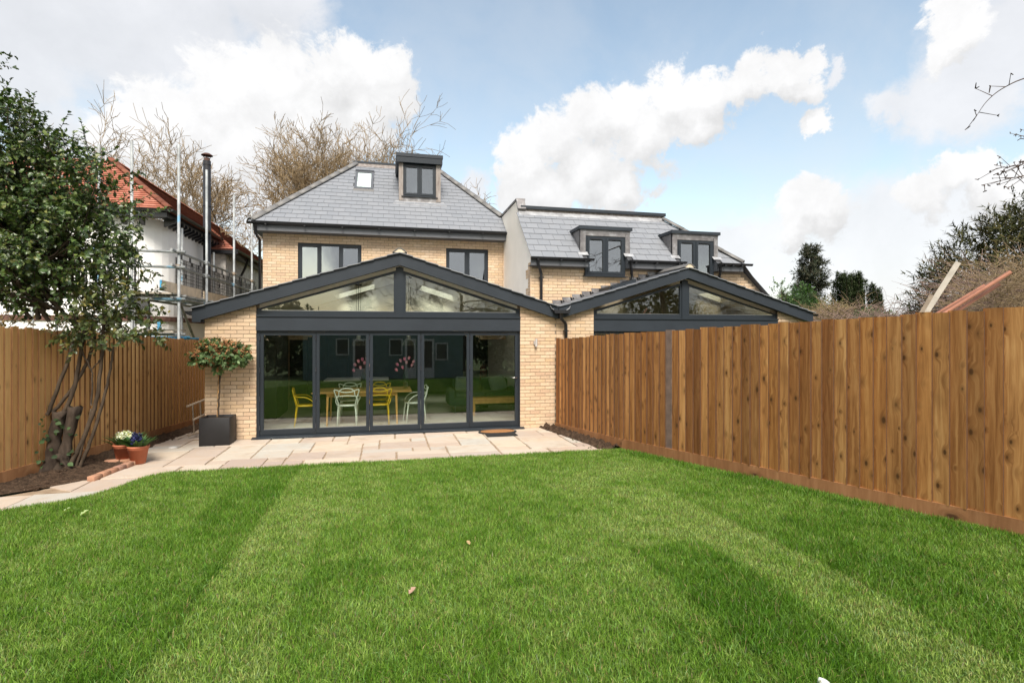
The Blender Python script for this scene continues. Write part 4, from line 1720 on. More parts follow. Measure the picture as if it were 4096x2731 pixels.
def underB(x, s):
    y = BY + s * math.cos(P_B)
    z = BZ + s * math.sin(P_B)
    for a, b in ((7.04, 8.35), (9.51, 10.82)):
        if a + 0.02 < x < b - 0.02 and z < 4.66:
            return True
    return False


def slate_field_B():
    made = 0
    gauge, w = 0.25, 0.30
    cy, cz = math.cos(P_B), math.sin(P_B)
    spans_low = [(5.742, 7.10), (8.28, 9.57), (10.76, 11.5)]
    for k in range(9):
        s0, s1 = k * gauge, (k + 1) * gauge
        if s0 > SB - 0.05:
            break
        zmid = BZ + (s0 + 0.05) * cz
        spans = spans_low if BZ + s1 * cz < 4.0 else ([(5.742, 7.04), (8.345, 9.51), (10.815, 11.5)] if zmid < 4.62 else [(5.742, 11.5)])
        for a0, b0 in spans:
            i = math.floor((a0 - 5.742) / w) - 1
            while True:
                a = 5.742 + i * w + (k % 2) * w / 2
                i += 1
                if a > b0:
                    break
                p = [(a + 0.003, s0), (a + w - 0.003, s0), (a + w - 0.003, min(s1 + 0.03, SB)), (a + 0.003, min(s1 + 0.03, SB))]
                p = clip(p, -1, 0, -a0)
                p = clip(p, 1, 0, b0) if p else p
                p = clip(p, 1, -rB[1], rB[0]) if p else p
                if len(p) < 3:
                    continue
                q = []
                for x, s in p:
                    lift = SLATE_T * (1 - (s - s0) / (gauge + 0.03)) + 0.001
                    q.append((x, BY + s * cy - cz * lift, BZ + s * cz + cy * lift))
                MB().slab(q, (0, -cz * SLATE_T, cy * SLATE_T)).build('slate', 'slate', B)


slate_field_B()
hip_run(B, (11.44, BY + 0.04, BZ + 0.03), (xtB + 0.05, ytB - 0.02, ztB), 4, 0.12)
MB().slab([(5.80, ytB - 0.10, ztB - 0.085), (xtB + 0.06, ytB - 0.10, ztB - 0.085), (xtB, ytB + 0.06, ztB + 0.07), (5.80, ytB + 0.06, ztB + 0.07)], (0, -0.014, 0.016)).build('lead_apron', 'lead_bright', B)
MB().slab([(5.80, ytB + 0.02, ztB + 0.04), (xtB + 0.02, ytB + 0.02, ztB + 0.04), (xtB + 0.02, ytB + 0.03, ztB + 0.14), (5.80, ytB + 0.03, ztB + 0.14)], (0, 0.02, 0)).build('lead_upstand', 'lead_stained', B)
MB().box(5.86, xtB + 0.10, ytB - 0.03, 8.0, ztB + 0.12, ztB + 0.20).build('flat_roof', 'charcoal_matt', B)
# eaves in three lengths between the dormers
for i, (a, b) in enumerate(((5.74, 7.17), (8.215, 9.635), (10.685, 11.42))):
    MB().box(a, b, BY - 0.005, BY + 0.018, 3.645, 3.765).build('fascia', 'fascia_grey', B)
    MB().box(a, b, BY + 0.018, VB + 0.02, 3.646, 3.66).build('soffit', 'fascia_grey', B)
    half_gutter(B, a - 0.01, b + (0.12 if i < 2 else 0.22), BY - 0.06, 3.835, 0.055, [a + 0.15, (a + b) / 2, b - 0.1])
    MB().box(a, b + 0.05, BY - 0.03, BY + 0.02, 3.765, 3.83).build('eave_tray', 'black_plastic', B)
for x0, x1, w in ((7.03, 8.335, D1), (9.50, 10.80, D2)):
    fy = 1.10
    zr = 4.655
    zroof = lambda y: BZ + (y - BY) * TB
    yb = BY + (zr - BZ) / TB
    for a, b in ((x0, x0 + 0.02), (x1 - 0.02, x1)):
        MB().prism([(fy + 0.02, zroof(fy) - 0.03), (fy + 0.02, zr - 0.08), (yb, zr - 0.08), (yb, zr - 0.14)], 'x', a, b).build('dormer_cheek', 'lead', B)
    for a, b in ((x0, w[0]), (w[1], x1)):
        MB().box(a, b, fy, fy + 0.06, 3.98, 4.57).build('dormer_post', 'lead', B)
    MB().box(x0, x1, fy - 0.006, fy + 0.06, 4.50, 4.58).build('lead_fascia', 'lead', B)
    MB().box(x0 + 0.13, x1 - 0.13, fy - 0.002, fy + 0.06, 4.43, 4.50).build('lead_head', 'lead', B)
    MB().box(x0 - 0.045, x1 + 0.045, fy - 0.05, yb + 0.12, 4.58, 4.655).build('dormer_roof', 'charcoal_matt', B)
    casement(B, w[0], w[1], w[2], w[3], fy + 0.012, 2, name='dormer_window', fw=0.06, vents=(0, 1))
    for a, b in ((x0 - 0.06, w[0] + 0.05), (w[1] - 0.05, x1 + 0.08)):
        MB().slab([(a, 1.02, zroof(1.02) + 0.02), (b, 1.02, zroof(1.02) + 0.02), (b, 1.14, zroof(1.14) + 0.02), (a, 1.14, zroof(1.14) + 0.02)], (0, -0.006, 0.008)).build('lead_saddle', 'lead_bright', B)
    MB().prism([(BY, 3.66), (VB, 3.66), (VB, 3.98), (BY, 3.84)], 'x', w[0] - 0.03, w[0]).prism([(BY, 3.66), (VB, 3.66), (VB, 3.98), (BY, 3.84)], 'x', w[1], w[1] + 0.03).build('eave_return', 'fascia_grey', B)

# extension of B
gable_front(B, 6.933, 11.692, 9.125, 9.275, 9.2, roofB)
barge(B, (6.078, 2.612, 2.357), (9.2, 3.548, 3.315), (12.58, 2.544, 2.30))
ext_roof_holed(B, 6.08, 9.2, 12.62, roofB, VB, ADDED_HOLES_B)
ext_ceiling(B, 6.12, 9.2, 12.4, roofB, 0.13, 4.0, ADDED_HOLES_B, mat='interior_taupe')
rooflights(B, ADDED_HOLES_B, roofB)  # frames and panes over the openings added for light
ext_ridge(B, 9.2, 3.575, VB)
MB().box(6.12, 12.4, 3.9, 4.0, -0.05, 3.55).build('interior_wall', 'interior_taupe', B)
MB().box(6.12, 6.14, 0.13, 4.0, 0.0, 2.6).box(12.2, 12.22, 0.13, 4.0, 0, 2.6).build('interior_wall', 'interior_taupe', B)
MB().box(6.12, 12.4, 0.13, 4.0, -0.05, 0.01).build('interior_floor', 'floor_tile', B)
MB().box(7.75, 7.95, 3.86, 3.9, 2.30, 2.62).build('bright_opening_panel', 'white_paint', B)  # white panel painted as a small bright opening in the room
MB().tube([(8.35, 1.6, 3.2), (8.35, 1.6, 2.35)], 0.008, 5).lathe([(0.0, 0.06), (0.03, 0.05), (0.09, 0.0)], (8.35, 1.6, 2.30), 14).build('pendant_lamp', 'black_steel', B)
dm = MB()
dm.box(6.933, 6.985, 0.035, 0.13, 0.04, 2.09)
dm.box(6.985, 11.64, 0.035, 0.13, 2.04, 2.09)
dm.box(11.64, 11.692, 0.035, 0.13, 0.04, 2.09)
dm.build('door_frame', 'charcoal', B)
for i in range(5):
    a, b = 8.1 + i * 0.72, 8.1 + (i + 1) * 0.72 - 0.008
    lf_ = MB().box(a, a + 0.06, 0.05, 0.11, 0.06, 2.03).box(b - 0.06, b, 0.05, 0.11, 0.06, 2.03).box(a + 0.06, b - 0.06, 0.05, 0.11, 1.97, 2.03).box(a + 0.06, b - 0.06, 0.05, 0.11, 0.06, 0.16).build('folding_door_leaf', 'charcoal', B)
    MB().box(a + 0.058, b - 0.058, 0.078, 0.084, 0.158, 1.972).build('pane', 'door_glass', lf_)
# stepped lead flashing where the extension roof meets the wall
fl = MB()
x = 6.25
while x < 9.05:
    zr = roofB(x) + 0.02
    k = math.ceil((zr + 0.07) / CO)
    top = k * CO
    x2 = 9.2 - (3.548 + 0.02 + 0.07 - top) / 0.2995
    x2 = min(max(x2, x + 0.05), 9.1)
    fl.prism([(x, zr - 0.03), (x2 + 0.05, roofB(min(x2 + 0.05, 9.2))), (x2, top), (x - 0.03, top)], 'y', VB - 0.018, VB - 0.006)
    x = x2
fl.build('stepped_flashing', 'lead', B)
# valley lead, hopper and downpipes
vl = MB()
vp = [(5.87, 2.635, -0.19), (5.90, 2.57, -0.2), (5.98, 2.525, -0.2), (6.10, 2.52, -0.2), (6.22, 2.53, -0.2), (6.30, 2.575, -0.2), (6.33, 2.63, -0.19)]
for (x0, z0, y0), (x1, z1, y1) in zip(vp, vp[1:]):
    vl.slab([(x0, y0, z0), (x1, y1, z1), (x1, VB, z1 + 0.12), (x0, VB, z0 + 0.12)], (0, 0, 0.008))
vl.build('valley_lead', 'lead_bright', B)
hp = MB().prism([(5.93, 2.545), (6.30, 2.545), (6.28, 2.47), (5.95, 2.47)], 'y', -0.27, -0.15)
hp.build('hopper_gutter', 'black_plastic', B)
pipe(B, [(6.11, -0.2, 2.48), (6.11, -0.2, 2.39), (6.115, -0.19, 2.355), (6.24, -0.08, 2.27), (6.262, -0.065, 2.22), (6.262, -0.065, 0.03)], 0.035, clips=[(6.262, -0.065, 2.10), (6.262, -0.065, 1.0)])
for x, zt_, zb_, dx in ((5.90, 3.78, 2.55, 0.15), (8.255, 3.78, 3.30, 0.15), (10.72, 3.78, 3.0, 0.15)):
    pts = [(x, BY - 0.06, zt_), (x, BY - 0.06, 3.67), (x + 0.03, BY - 0.03, 3.62), (x + dx - 0.02, VB - 0.07, 3.53), (x + dx, VB - 0.06, 3.47), (x + dx, VB - 0.06, zb_)]
    if x == 8.255:
        pts = pts[:-1] + [(x + dx, VB - 0.06, 3.34), (x + dx - 0.03, VB - 0.09, 3.30)]
    pipe(B, pts, 0.034, clips=[(x + dx, VB - 0.06, 3.38)] + ([(x + dx, VB - 0.06, 2.75)] if zb_ < 2.9 else []))
half_gutter(B, 12.60, 12.78, -0.05, 2.52, 0.05)
MB().prism([(-1.0 - 0.0, 2.45), (-1.20, 2.45), (-1.18, 2.40), (-1.12, 2.37), (-1.0, 2.37)], 'y', -0.13, 4.2).build('side_gutter', 'black_plastic', A)

# ================================================================== NEIGHBOUR'S HOUSE (left, being re-roofed)
NB = thing('rendered_house', 'white rendered house with red clay tile roof standing behind scaffolding on the left', 'house', (-6.5, 8, 0))
FV, RU = 4.9, -3.4                 # front wall, right-hand wall
w = MB()
w.box(-13.0, -4.45, FV, FV + 0.3, -0.1, 2.38).box(-13.0, -4.45, FV, FV + 0.3, 2.52, 5.15)
w.build('front_wall', 'white_render', NB)
# rounded corner of the front wall
arc = [(-4.45 + 1.05 * math.sin(t), FV + 1.05 - 1.05 * math.cos(t)) for t in [i * PI / 2 / 8 for i in range(9)]]
inn = [(-4.45 + 0.75 * math.sin(t), FV + 1.05 - 0.75 * math.cos(t)) for t in [(8 - i) * PI / 2 / 8 for i in range(9)]]
MB().prism(arc + inn, 'z', -0.1, 2.38).prism(arc + inn, 'z', 2.52, 5.15).build('corner_wall', 'white_render', NB)
out = [(-4.45 + 1.09 * math.sin(t), FV + 1.05 - 1.09 * math.cos(t)) for t in [i * PI / 2 / 8 for i in range(9)]]
MB().prism(out + inn, 'z', 2.385, 2.515).box(-13, -4.45, FV - 0.04, FV + 0.3, 2.385, 2.515).box(RU - 0.3, RU + 0.04, FV + 1.05, 16, 2.385, 2.515).build('brick_band', 'dark_band_brick', NB)
MB().box(RU - 0.3, RU, FV + 1.05, 9.0, -0.1, 2.38).box(RU - 0.3, RU, FV + 1.05, 9.0, 2.52, 5.15).build('side_wall', 'white_render', NB)
MB().box(RU - 0.3, RU + 0.45, 9.0, 22.0, -0.1, 4.80).build('side_wall', 'old_render', NB)
MB().box(-4.35, -3.75, FV - 0.02, FV + 0.1, 2.62, 3.05).build('wall_opening', 'interior_dark', NB)


def tile_plane(parent, p00, p10, p11, p01, rows, cols, mat, name='roof_tiles', th=0.016):
    """small clay tiles laid in courses over a four-sided slope: p00->p10 eave, p01->p11 ridge"""
    a, b, c, d = (Vector(q) for q in (p00, p10, p11, p01))
    n = (b - a).cross(d - a).normalized()
    if n.z < 0:
        n = -n
    mb = MB()
    base = MB().slab([a - n * 0.01, b - n * 0.01, c - n * 0.01, d - n * 0.01], -n * 0.05)
    base.build('roof', mat, parent)
    for i in range(rows):
        t0, t1 = i / rows, min(1.0, (i + 1.25) / rows)
        l0, r0 = a.lerp(d, t0), b.lerp(c, t0)
        l1, r1 = a.lerp(d, t1), b.lerp(c, t1)
        m = max(1, int(cols * (r0 - l0).length / (b - a).length))
        off = 0.5 * (i % 2)
        for j in range(-1, m + 1):
            u0, u1 = max(0.0, (j + off) / m), min(1.0, (j + 0.985 + off) / m)
            if u1 - u0 < 0.15 / m:
                continue
            q = [l0.lerp(r0, u0) + n * 0.030, l0.lerp(r0, u1) + n * 0.030, l1.lerp(r1, u1) + n * 0.004, l1.lerp(r1, u0) + n * 0.004]
            mb.slab(q, -n * th, 0, rng.uniform(0.01, 0.99))
    return mb.build(name, mat, parent, kind='stuff')


RZ, RE = 7.16, 5.30
tile_plane(NB, (-13.2, 4.55, RE), (-3.1, 4.55, RE), (-5.5, 6.95, RZ), (-13.2, 6.95, RZ), 24, 66, 'clay_tile')
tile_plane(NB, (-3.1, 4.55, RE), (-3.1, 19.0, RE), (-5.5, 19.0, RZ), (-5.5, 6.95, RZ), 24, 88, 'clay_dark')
tile_plane(NB, (-3.55, 8.75, 4.93), (-2.6, 8.75, 4.93), (-3.3, 9.4, 5.5), (-3.55, 9.4, 5.5), 8, 7, 'clay_tile')
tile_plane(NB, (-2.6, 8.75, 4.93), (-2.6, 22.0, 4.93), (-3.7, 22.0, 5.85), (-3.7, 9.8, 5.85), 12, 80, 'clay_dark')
hip_run(NB, (-3.1, 4.55, RE + 0.02), (-5.5, 6.95, RZ + 0.03), 12, 0.10, 'hip_tile')
for o in [c for c in NB.children if c.name.startswith('hip_tile')]:
    o.data.materials.clear()
    o.data.materials.append(M('clay_dark'))
hip_run(NB, (-5.5, 6.95, RZ + 0.02), (-5.5, 19.0, RZ + 0.02), 30, 0.11, 'ridge_tile')
for o in [c for c in NB.children if c.name.startswith('ridge_tile')]:
    o.data.materials.clear()
    o.data.materials.append(M('clay_tile'))
MB().box(-13.2, -3.2, 4.62, FV + 0.02, 5.12, 5.16).build('soffit', 'black_plastic', NB)
MB().box(-3.42, -3.2, 4.64, 9.0, 5.118, 5.158).build('soffit', 'black_plastic', NB)
MB().box(-13.2, -3.18, 4.60, 4.62, 5.11, 5.33).box(-3.20, -3.18, 4.62, 9.0, 5.11, 5.33).box(-3.4, -2.68, 8.80, 8.82, 4.76, 4.96).box(-2.70, -2.68, 8.82, 22.0, 4.76, 4.96).box(-2.95, -2.70, 8.82, 22, 4.76, 4.79).build('fascia', 'black_plastic', NB)
half_gutter(NB, -13.2, -3.06, 4.53, 5.30, 0.06)
gm = MB()
pr = [(-3.05 + 0.06 * math.cos(a), 5.30 + 0.06 * math.sin(a)) for a in [PI + PI * i / 8 for i in range(9)]]
gm.prism(pr, 'y', 4.5, 9.0).build('gutter', 'black_plastic', NB)
pr = [(-2.55 + 0.06 * math.cos(a), 4.93 + 0.06 * math.sin(a)) for a in [PI + PI * i / 8 for i in range(9)]]
MB().prism(pr, 'y', 8.72, 22.0).box(-3.4, -2.5, 8.74, 8.8, 4.78, 4.9).build('gutter', 'black_plastic', NB)
for i in range(14):
    y = 5.0 + i * 0.3
    MB().prism([(-3.40, 5.14), (-3.12, 5.14), (-3.12, 5.05), (-3.40, 4.92)], 'y', y, y + 0.09).build('eave_bracket', 'black_plastic', NB)
for i in range(12):
    x = -3.9 - i * 0.42
    MB().prism([(4.72, 5.14), (FV, 5.14), (FV, 4.92), (4.72, 5.05)], 'x', x, x + 0.1).build('eave_bracket', 'black_plastic', NB)
pipe(NB, [(-2.6, 10.6, 4.85), (-2.75, 10.7, 4.5), (-2.9, 10.75, 4.2), (-2.9, 10.75, 2.6)], 0.045)
# flue
fu, fv = -3.13, 7.65
FX = MB().tube([(fu, fv, 2.4), (fu, fv, 7.55)], 0.112, 18)
for z in (7.42, 6.1, 5.1):
    FX.tube([(fu, fv, z), (fu, fv, z + 0.035)], 0.12, 18)
fl_ = FX.build('flue', 'black_steel', NB)
cw = MB().tube([(fu, fv, 7.55), (fu, fv, 7.64)], 0.085, 14)
for k in range(4):
    a = k * PI / 2
    cw.tube([(fu + 0.08 * math.cos(a), fv + 0.08 * math.sin(a), 7.62), (fu + 0.12 * math.cos(a), fv + 0.12 * math.sin(a), 7.74)], 0.008, 5)
cw.lathe([(0.17, 0.0), (0.165, 0.02), (0.09, 0.07), (0.0, 0.08)], (fu, fv, 7.72), 18)
cw.build('cowl', 'rust', fl_)
MB().tube([(fu + 0.1, fv, 6.12), (-2.9, 9.4, 4.6)], 0.012, 5).tube([(fu + 0.05, fv + 0.1, 6.12), (-3.35, 8.9, 4.9)], 0.012, 5).build('stay', 'black_steel', fl_)

# ================================================================== SCAFFOLDING
SF = thing('scaffolding', 'galvanised tube scaffold with boards and black guards against the white house', 'scaffold', (-2.4, 5, 0))
TR = 0.030


def standard(x, y, zt, zb=0.0):
    MB().tube([(x, y, zb), (x, y, zt)], TR, 9).build('standard', 'galvanised', SF)


def couple(x, y, z):
    MB().box(x - 0.05, x + 0.05, y - 0.05, y + 0.05, z - 0.04, z + 0.04).tube([(x - 0.09, y, z), (x + 0.09, y, z)], 0.014, 6).build('coupler', 'aged_wood' if rng.random() < 0.4 else 'galvanised', SF)


ST = [2.24, 4.15, 6.7, 8.92]
for y in ST:
    standard(-2.1, y, 6.29)
for y, z in ((2.3, 2.98), (5.12, 4.92), (7.88, 4.68)):
    standard(-3.0, y, z)
for x in (-3.03, -4.9, -6.9):
    standard(x, 2.24, 6.29)
    standard(x - 0.02, 3.15, 2.95)
standard(-3.66, 2.24, 6.15)
LED = [3.885, 3.545, 2.83]
for z in LED:
    MB().tube([(-2.15, 1.95, z), (-2.15, 9.6, z)], TR, 9).build('ledger', 'galvanised', SF)
    MB().tube([(-1.95, 2.19, z - 0.02), (-8.0, 2.19, z - 0.02)], TR, 9).build('ledger', 'galvanised', SF)
    for y in ST:
        couple(-2.12, y, z)
MB().tube([(-3.05, 2.0, 2.83), (-3.05, 9.6, 2.83)], TR, 8).build('ledger', 'galvanised', SF)
for y in (2.35, 3.0, 3.6, 4.3, 5.2, 6.2, 7.1, 8.2):
    MB().tube([(-1.98, y, 2.885), (-3.25, y, 2.885)], TR, 8).build('transom', 'galvanised', SF)
MB().tube([(-1.98, 2.3, 2.02), (-7.5, 2.3, 2.02)], TR, 8).build('ledger', 'galvanised', SF)
MB().tube([(-2.12, 2.35, 2.75), (-2.05, 4.1, 1.0)], TR, 8).build('brace', 'galvanised', SF)
# toe boards with blue ends, platform boards
MB().box(-2.20, -2.165, 1.50, 3.95, 2.945, 3.165).build('toe_board', 'new_plank', SF)
MB().box(-2.202, -2.163, 1.47, 1.50, 2.943, 3.167).build('board_end', 'blue_paint', SF)
MB().box(-2.20, -2.165, 4.2, 8.6, 2.93, 3.15).build('toe_board', 'new_plank', SF)
for i in range(4):
    MB().box(-3.1 + i * 0.235, -3.1 + i * 0.235 + 0.225, 2.0 + 0.1 * (i % 2), 9.0, 2.915, 2.953).build('platform_board', 'grey_board', SF)
for i in range(3):
    MB().box(-7.5, -2.3, 2.42 + i * 0.235, 2.645 + i * 0.235, 2.915, 2.953).build('platform_board', 'grey_board', SF)
for i, (x0, x1, y0, z) in enumerate(((-3.6, -2.2, 2.2, 2.06), (-5.0, -2.6, 2.45, 2.06), (-3.3, -2.25, 2.9, 2.10))):
    MB().box(x0, x1, y0, y0 + 0.225, z, z + 0.04).build('platform_board', 'grey_board', SF)
MB().tube([(-2.62, 1.9, 1.95), (-2.0, 2.6, 1.95)], TR, 8).tube([(-2.3, 1.95, 1.93), (-1.9, 2.9, 1.91)], TR, 8).build('loose_tube', 'blue_paint', SF)
MB().box(-2.46, -2.39, 2.05, 2.08, 2.1, 2.32).build('loose_board', 'blue_paint', SF)


def guard(p, q, z0, z1):
    """black mesh brick guard"""
    p, q = Vector((*p, 0)), Vector((*q, 0))
    d = q - p
    L = d.length
    d.normalize()
    nrm = Vector((-d.y, d.x, 0))
    mb = MB()

    def bar(a, b, w):
        a, b = Vector(a), Vector(b)
        up = (b - a).normalized()
        s = (d if abs(up.z) > 0.5 else Vector((0, 0, 1))) * w
        mb.slab([a - s, a + s, b + s, b - s], nrm * 0.006)
    n = int(L / 0.065)
    for i in range(n + 1):
        o = p + d * (L * i / n)
        wide = 0.020 if i % 7 in (1, 3) else 0.006
        bar((o.x, o.y, z0), (o.x, o.y, z1), wide)
    for j in range(10):
        z = z0 + (z1 - z0) * j / 9
        bar((p.x, p.y, z), (q.x, q.y, z), 0.0055)
    for i in range(3):
        o = p + d * (L * (0.15 + 0.33 * i))
        e = o + d * 0.09
        zc = z1 - 0.09 if i != 1 else z0 + 0.35
        mb.slab([(o.x, o.y, zc), (e.x, e.y, zc), (e.x, e.y, zc + 0.1), (o.x, o.y, zc + 0.1)], nrm * 0.008)
    for i in range(2):       # hooks over the top rail
        o = p + d * (L * (0.3 + 0.45 * i))
        mb.slab([(o.x, o.y, z1), (o.x + d.x * 0.05, o.y + d.y * 0.05, z1), (o.x + d.x * 0.05, o.y + d.y * 0.05, z1 + 0.16), (o.x, o.y, z1 + 0.16)], nrm * 0.03)
    mb.build('brick_guard', 'black_steel', SF)


for y in (2.32, 3.62, 4.92, 6.22, 7.5, 8.8):
    guard((-2.19, y), (-2.19, y + 1.24), 3.0, 3.76)
guard((-2.9, 2.24), (-4.1, 2.24), 2.98, 3.74)

# ================================================================== CABIN AT THE OTHER END OF THE GARDEN (seen mirrored in the doors)
CY = -13.4
CB = thing('garden_cabin', 'dark green weatherboarded garden cabin with white windows and door, mirrored in the folding doors', 'cabin', (2.5, CY - 2, 0))
bx0, bx1 = -1.1, 5.9
MB().box(bx0 + 0.02, bx1 - 0.02, CY - 4.0, CY - 0.03, -0.1, 2.75).build('core', 'cabin_boards', CB)
for i in range(19):
    z = -0.02 + i * 0.145
    MB().prism([(CY - 0.03, z), (CY, z), (CY - 0.022, z + 0.16), (CY - 0.03, z + 0.16)], 'x', bx0, bx1).build('weatherboard', 'cabin_boards', CB)
MB().prism([(CY + 0.35, 2.62), (CY + 0.35, 2.72), (CY - 2.0, 3.15), (CY - 4.3, 2.72), (CY - 4.3, 2.62)], 'x', bx0 - 0.3, bx1 + 0.3).build('roof', 'slate', CB)


def cabin_window(x0, x1, z0, z1):
    f = 0.055
    fr = MB().box(x0, x0 + f, CY - 0.02, CY + 0.05, z0, z1).box(x1 - f, x1, CY - 0.02, CY + 0.05, z0, z1).box(x0 + f, x1 - f, CY - 0.02, CY + 0.05, z0, z0 + f).box(x0 + f, x1 - f, CY - 0.02, CY + 0.05, z1 - f, z1).build('window', 'white_paint', CB)
    mb = MB()
    n = int((z1 - z0) / 0.05)
    for k in range(n):
        mb.box(x0 + f, x1 - f, CY - 0.0, CY + 0.012, z0 + f + k * 0.05, z0 + f + k * 0.05 + 0.028)
    mb.build('blind', 'blind', fr)


def cabin_door(x0, x1, z0, z1):
    f = 0.1
    fr = MB().box(x0, x0 + f, CY - 0.02, CY + 0.06, z0, z1).box(x1 - f, x1, CY - 0.02, CY + 0.06, z0, z1).box(x0 + f, x1 - f, CY - 0.02, CY + 0.06, z1 - f, z1).box(x0 + f, x1 - f, CY - 0.02, CY + 0.05, z0, z0 + 0.55).build('door', 'white_paint', CB)
    MB().box(x0 + f, x1 - f, CY - 0.0, CY + 0.012, z0 + 0.55, z1 - f).build('door_glass', 'blind', fr)


cabin_window(0.264, 0.834, 1.12, 1.87)
cabin_window(2.55, 3.15, 1.08, 1.85)
cabin_window(4.62, 5.2, 0.86, 1.66)
cabin_door(0.985, 1.62, -0.02, 1.85)
cabin_door(3.25, 3.75, -0.02, 1.85)
cabin_door(4.02, 4.57, -0.04, 1.84)

# ================================================================== PLANTS: generators
def tube_mesh(P0, P1, R0, R1, n):
    """tapered prisms for arrays of segments"""
    P0, P1 = np.asarray(P0, float), np.asarray(P1, float)
    R0, R1 = np.asarray(R0, float), np.asarray(R1, float)
    D = P1 - P0
    L = np.linalg.norm(D, axis=1, keepdims=True)
    D = D / np.maximum(L, 1e-9)
    ref = np.where(np.abs(D[:, 2:3]) < 0.9, np.array([[0, 0, 1.0]]), np.array([[1.0, 0, 0]]))
    U = np.cross(D, ref)
    U /= np.linalg.norm(U, axis=1, keepdims=True)
    W = np.cross(D, U)
    m = len(P0)
    V = np.zeros((m, 2 * n, 3))
    for j in range(n):
        a = 2 * PI * j / n
        o = U * math.cos(a) + W * math.sin(a)
        V[:, j] = P0 + o * R0[:, None]
        V[:, n + j] = P1 + o * R1[:, None]
    F = np.zeros((m, n, 4), dtype=np.int64)
    base = (np.arange(m) * 2 * n)[:, None]
    for j in range(n):
        k = (j + 1) % n
        F[:, j] = base + np.array([j, k, n + k, n + j])
    return V.reshape(-1, 3), F.reshape(-1, 4)


def join_np(parts):
    Vs, Fs, o = [], [], 0
    for v, f in parts:
        Vs.append(v)
        Fs.append(f + o)
        o += len(v)
    return np.vstack(Vs), np.vstack(Fs)


def grow_tree(r, base, height, levels, spread, trunk_r, wiggle, up=0.25, kids=(5, 6, 6, 5), lens=(0.6, 0.55, 0.5, 0.45), droop=0.0, minr=0.004, start=0.3, seglen=None, trunk_frac=0.45, lean=(0, 0)):
    """list of (p0, p1, r0, r1, level) of a branching tree"""
    segs = []

    def branch(p, d, L, rad, lev):
        n = max(3, min(9, int(L / (seglen or 0.35)))) if lev < 3 else (3 if lev == 3 else 2)
        step = L / n
        nodes = []
        for i in range(n):
            f = (i + 1) / n
            w = wiggle * (1 + 0.4 * lev)
            d = (d + Vector((r.gauss(0, w), r.gauss(0, w), r.gauss(0, w * 0.8) + up * 0.12 - droop * 0.1 * lev))).normalized()
            q = p + d * step
            ra, rb = rad * (1 - 0.72 * i / n), rad * (1 - 0.72 * f)
            segs.append((p, q, max(ra, minr), max(rb, minr * 0.8), lev))
            p = q
            nodes.append((p, d.copy(), max(rb, minr), f))
        if lev >= levels:
            return
        k = kids[min(lev, len(kids) - 1)]
        for _ in range(k):
            f = r.uniform(start if lev == 0 else 0.2, 1.0)
            p0, d0, r0, ff = nodes[min(n - 1, int(f * n))]
            az = r.uniform(0, 2 * PI)
            perp = d0.orthogonal().normalized()
            perp = Matrix.Rotation(az, 3, d0) @ perp
            s = spread * r.uniform(0.6, 1.25)
            nd = (d0 * math.cos(s) + perp * math.sin(s) + Vector((0, 0, up * 0.5))).normalized()
            branch(p0, nd, L * lens[min(lev, len(lens) - 1)] * r.uniform(0.65, 1.2), r0 * r.uniform(0.5, 0.75), lev + 1)

    branch(Vector(base), Vector((lean[0], lean[1], 1)).normalized(), height * trunk_frac, trunk_r, 0)
    return segs


def seg_mesh(name, segs, mat, split=0.03):
    big = [s for s in segs if s[2] > split]
    small = [s for s in segs if s[2] <= split]
    parts = []
    for grp, n in ((big, 7), (small, 3)):
        if grp:
            parts.append(tube_mesh([s[0] for s in grp], [s[1] for s in grp], [s[2] for s in grp], [s[3] for s in grp], n))
    V, F = join_np(parts)
    return np_mesh(name, V, F, mat, smooth=True)


def bare_tree(name, label, base, height, seed, bark, twig, group=None, **kw):
    r = random.Random(seed)
    t = thing(name, label, 'tree', base, 0, group)
    segs = grow_tree(r, base, height, **kw, )
    place('trunk', seg_mesh('trunk', [s for s in segs if s[4] <= 1], bark), t)
    hi = [s for s in segs if s[4] > 1]
    if hi:
        place('crown', seg_mesh('crown', hi, twig), t)
    return t, segs


# leaf outlines: list of (along, across) for one half
HOLLY = [(0.0, 0.04), (0.26, 0.34), (0.42, 0.2), (0.62, 0.34), (1.0, 0.0)]
OVAL = [(0.0, 0.04), (0.3, 0.25), (0.62, 0.27), (1.0, 0.0)]
BLADE = [(0.0, 0.12), (0.5, 0.13), (1.0, 0.0)]
NEEDLE = [(0.0, 0.11), (1.0, 0.0)]
SPIKE = [(0.0, 0.05), (0.35, 0.12), (1.0, 0.0)]


def leaves_np(P, D, Nn, L, shape, fold=0.35, curl=0.15, aspect=1.0):
    """P base points, D directions, Nn upper-side normals, L lengths; each half a strip of quads"""
    P, D, Nn = np.asarray(P, float), np.asarray(D, float), np.asarray(Nn, float)
    D /= np.maximum(np.linalg.norm(D, axis=1, keepdims=True), 1e-9)
    S = np.cross(D, Nn)
    S /= np.maximum(np.linalg.norm(S, axis=1, keepdims=True), 1e-9)
    Nn = np.cross(S, D)
    L = np.asarray(L, float)[:, None]
    m, k = len(P), len(shape)
    V = np.zeros((m, 3 * k, 3))
    for i, (a, w) in enumerate(shape):
        mid = P + D * L * a - Nn * L * curl * a * a
        V[:, i] = mid
        wv = w * aspect
        V[:, k + i] = mid + S * L * wv + Nn * L * wv * fold
        V[:, 2 * k + i] = mid - S * L * wv + Nn * L * wv * fold
    F = []
    for i in range(k - 1):
        F.append([i, i + 1, k + i + 1, k + i])
        F.append([i, 2 * k + i, 2 * k + i + 1, i + 1])
    F = np.array(F)
    allF = (np.arange(m) * 3 * k)[:, None, None] + F[None]
    return V.reshape(-1, 3), allF.reshape(-1, 4), 3 * k


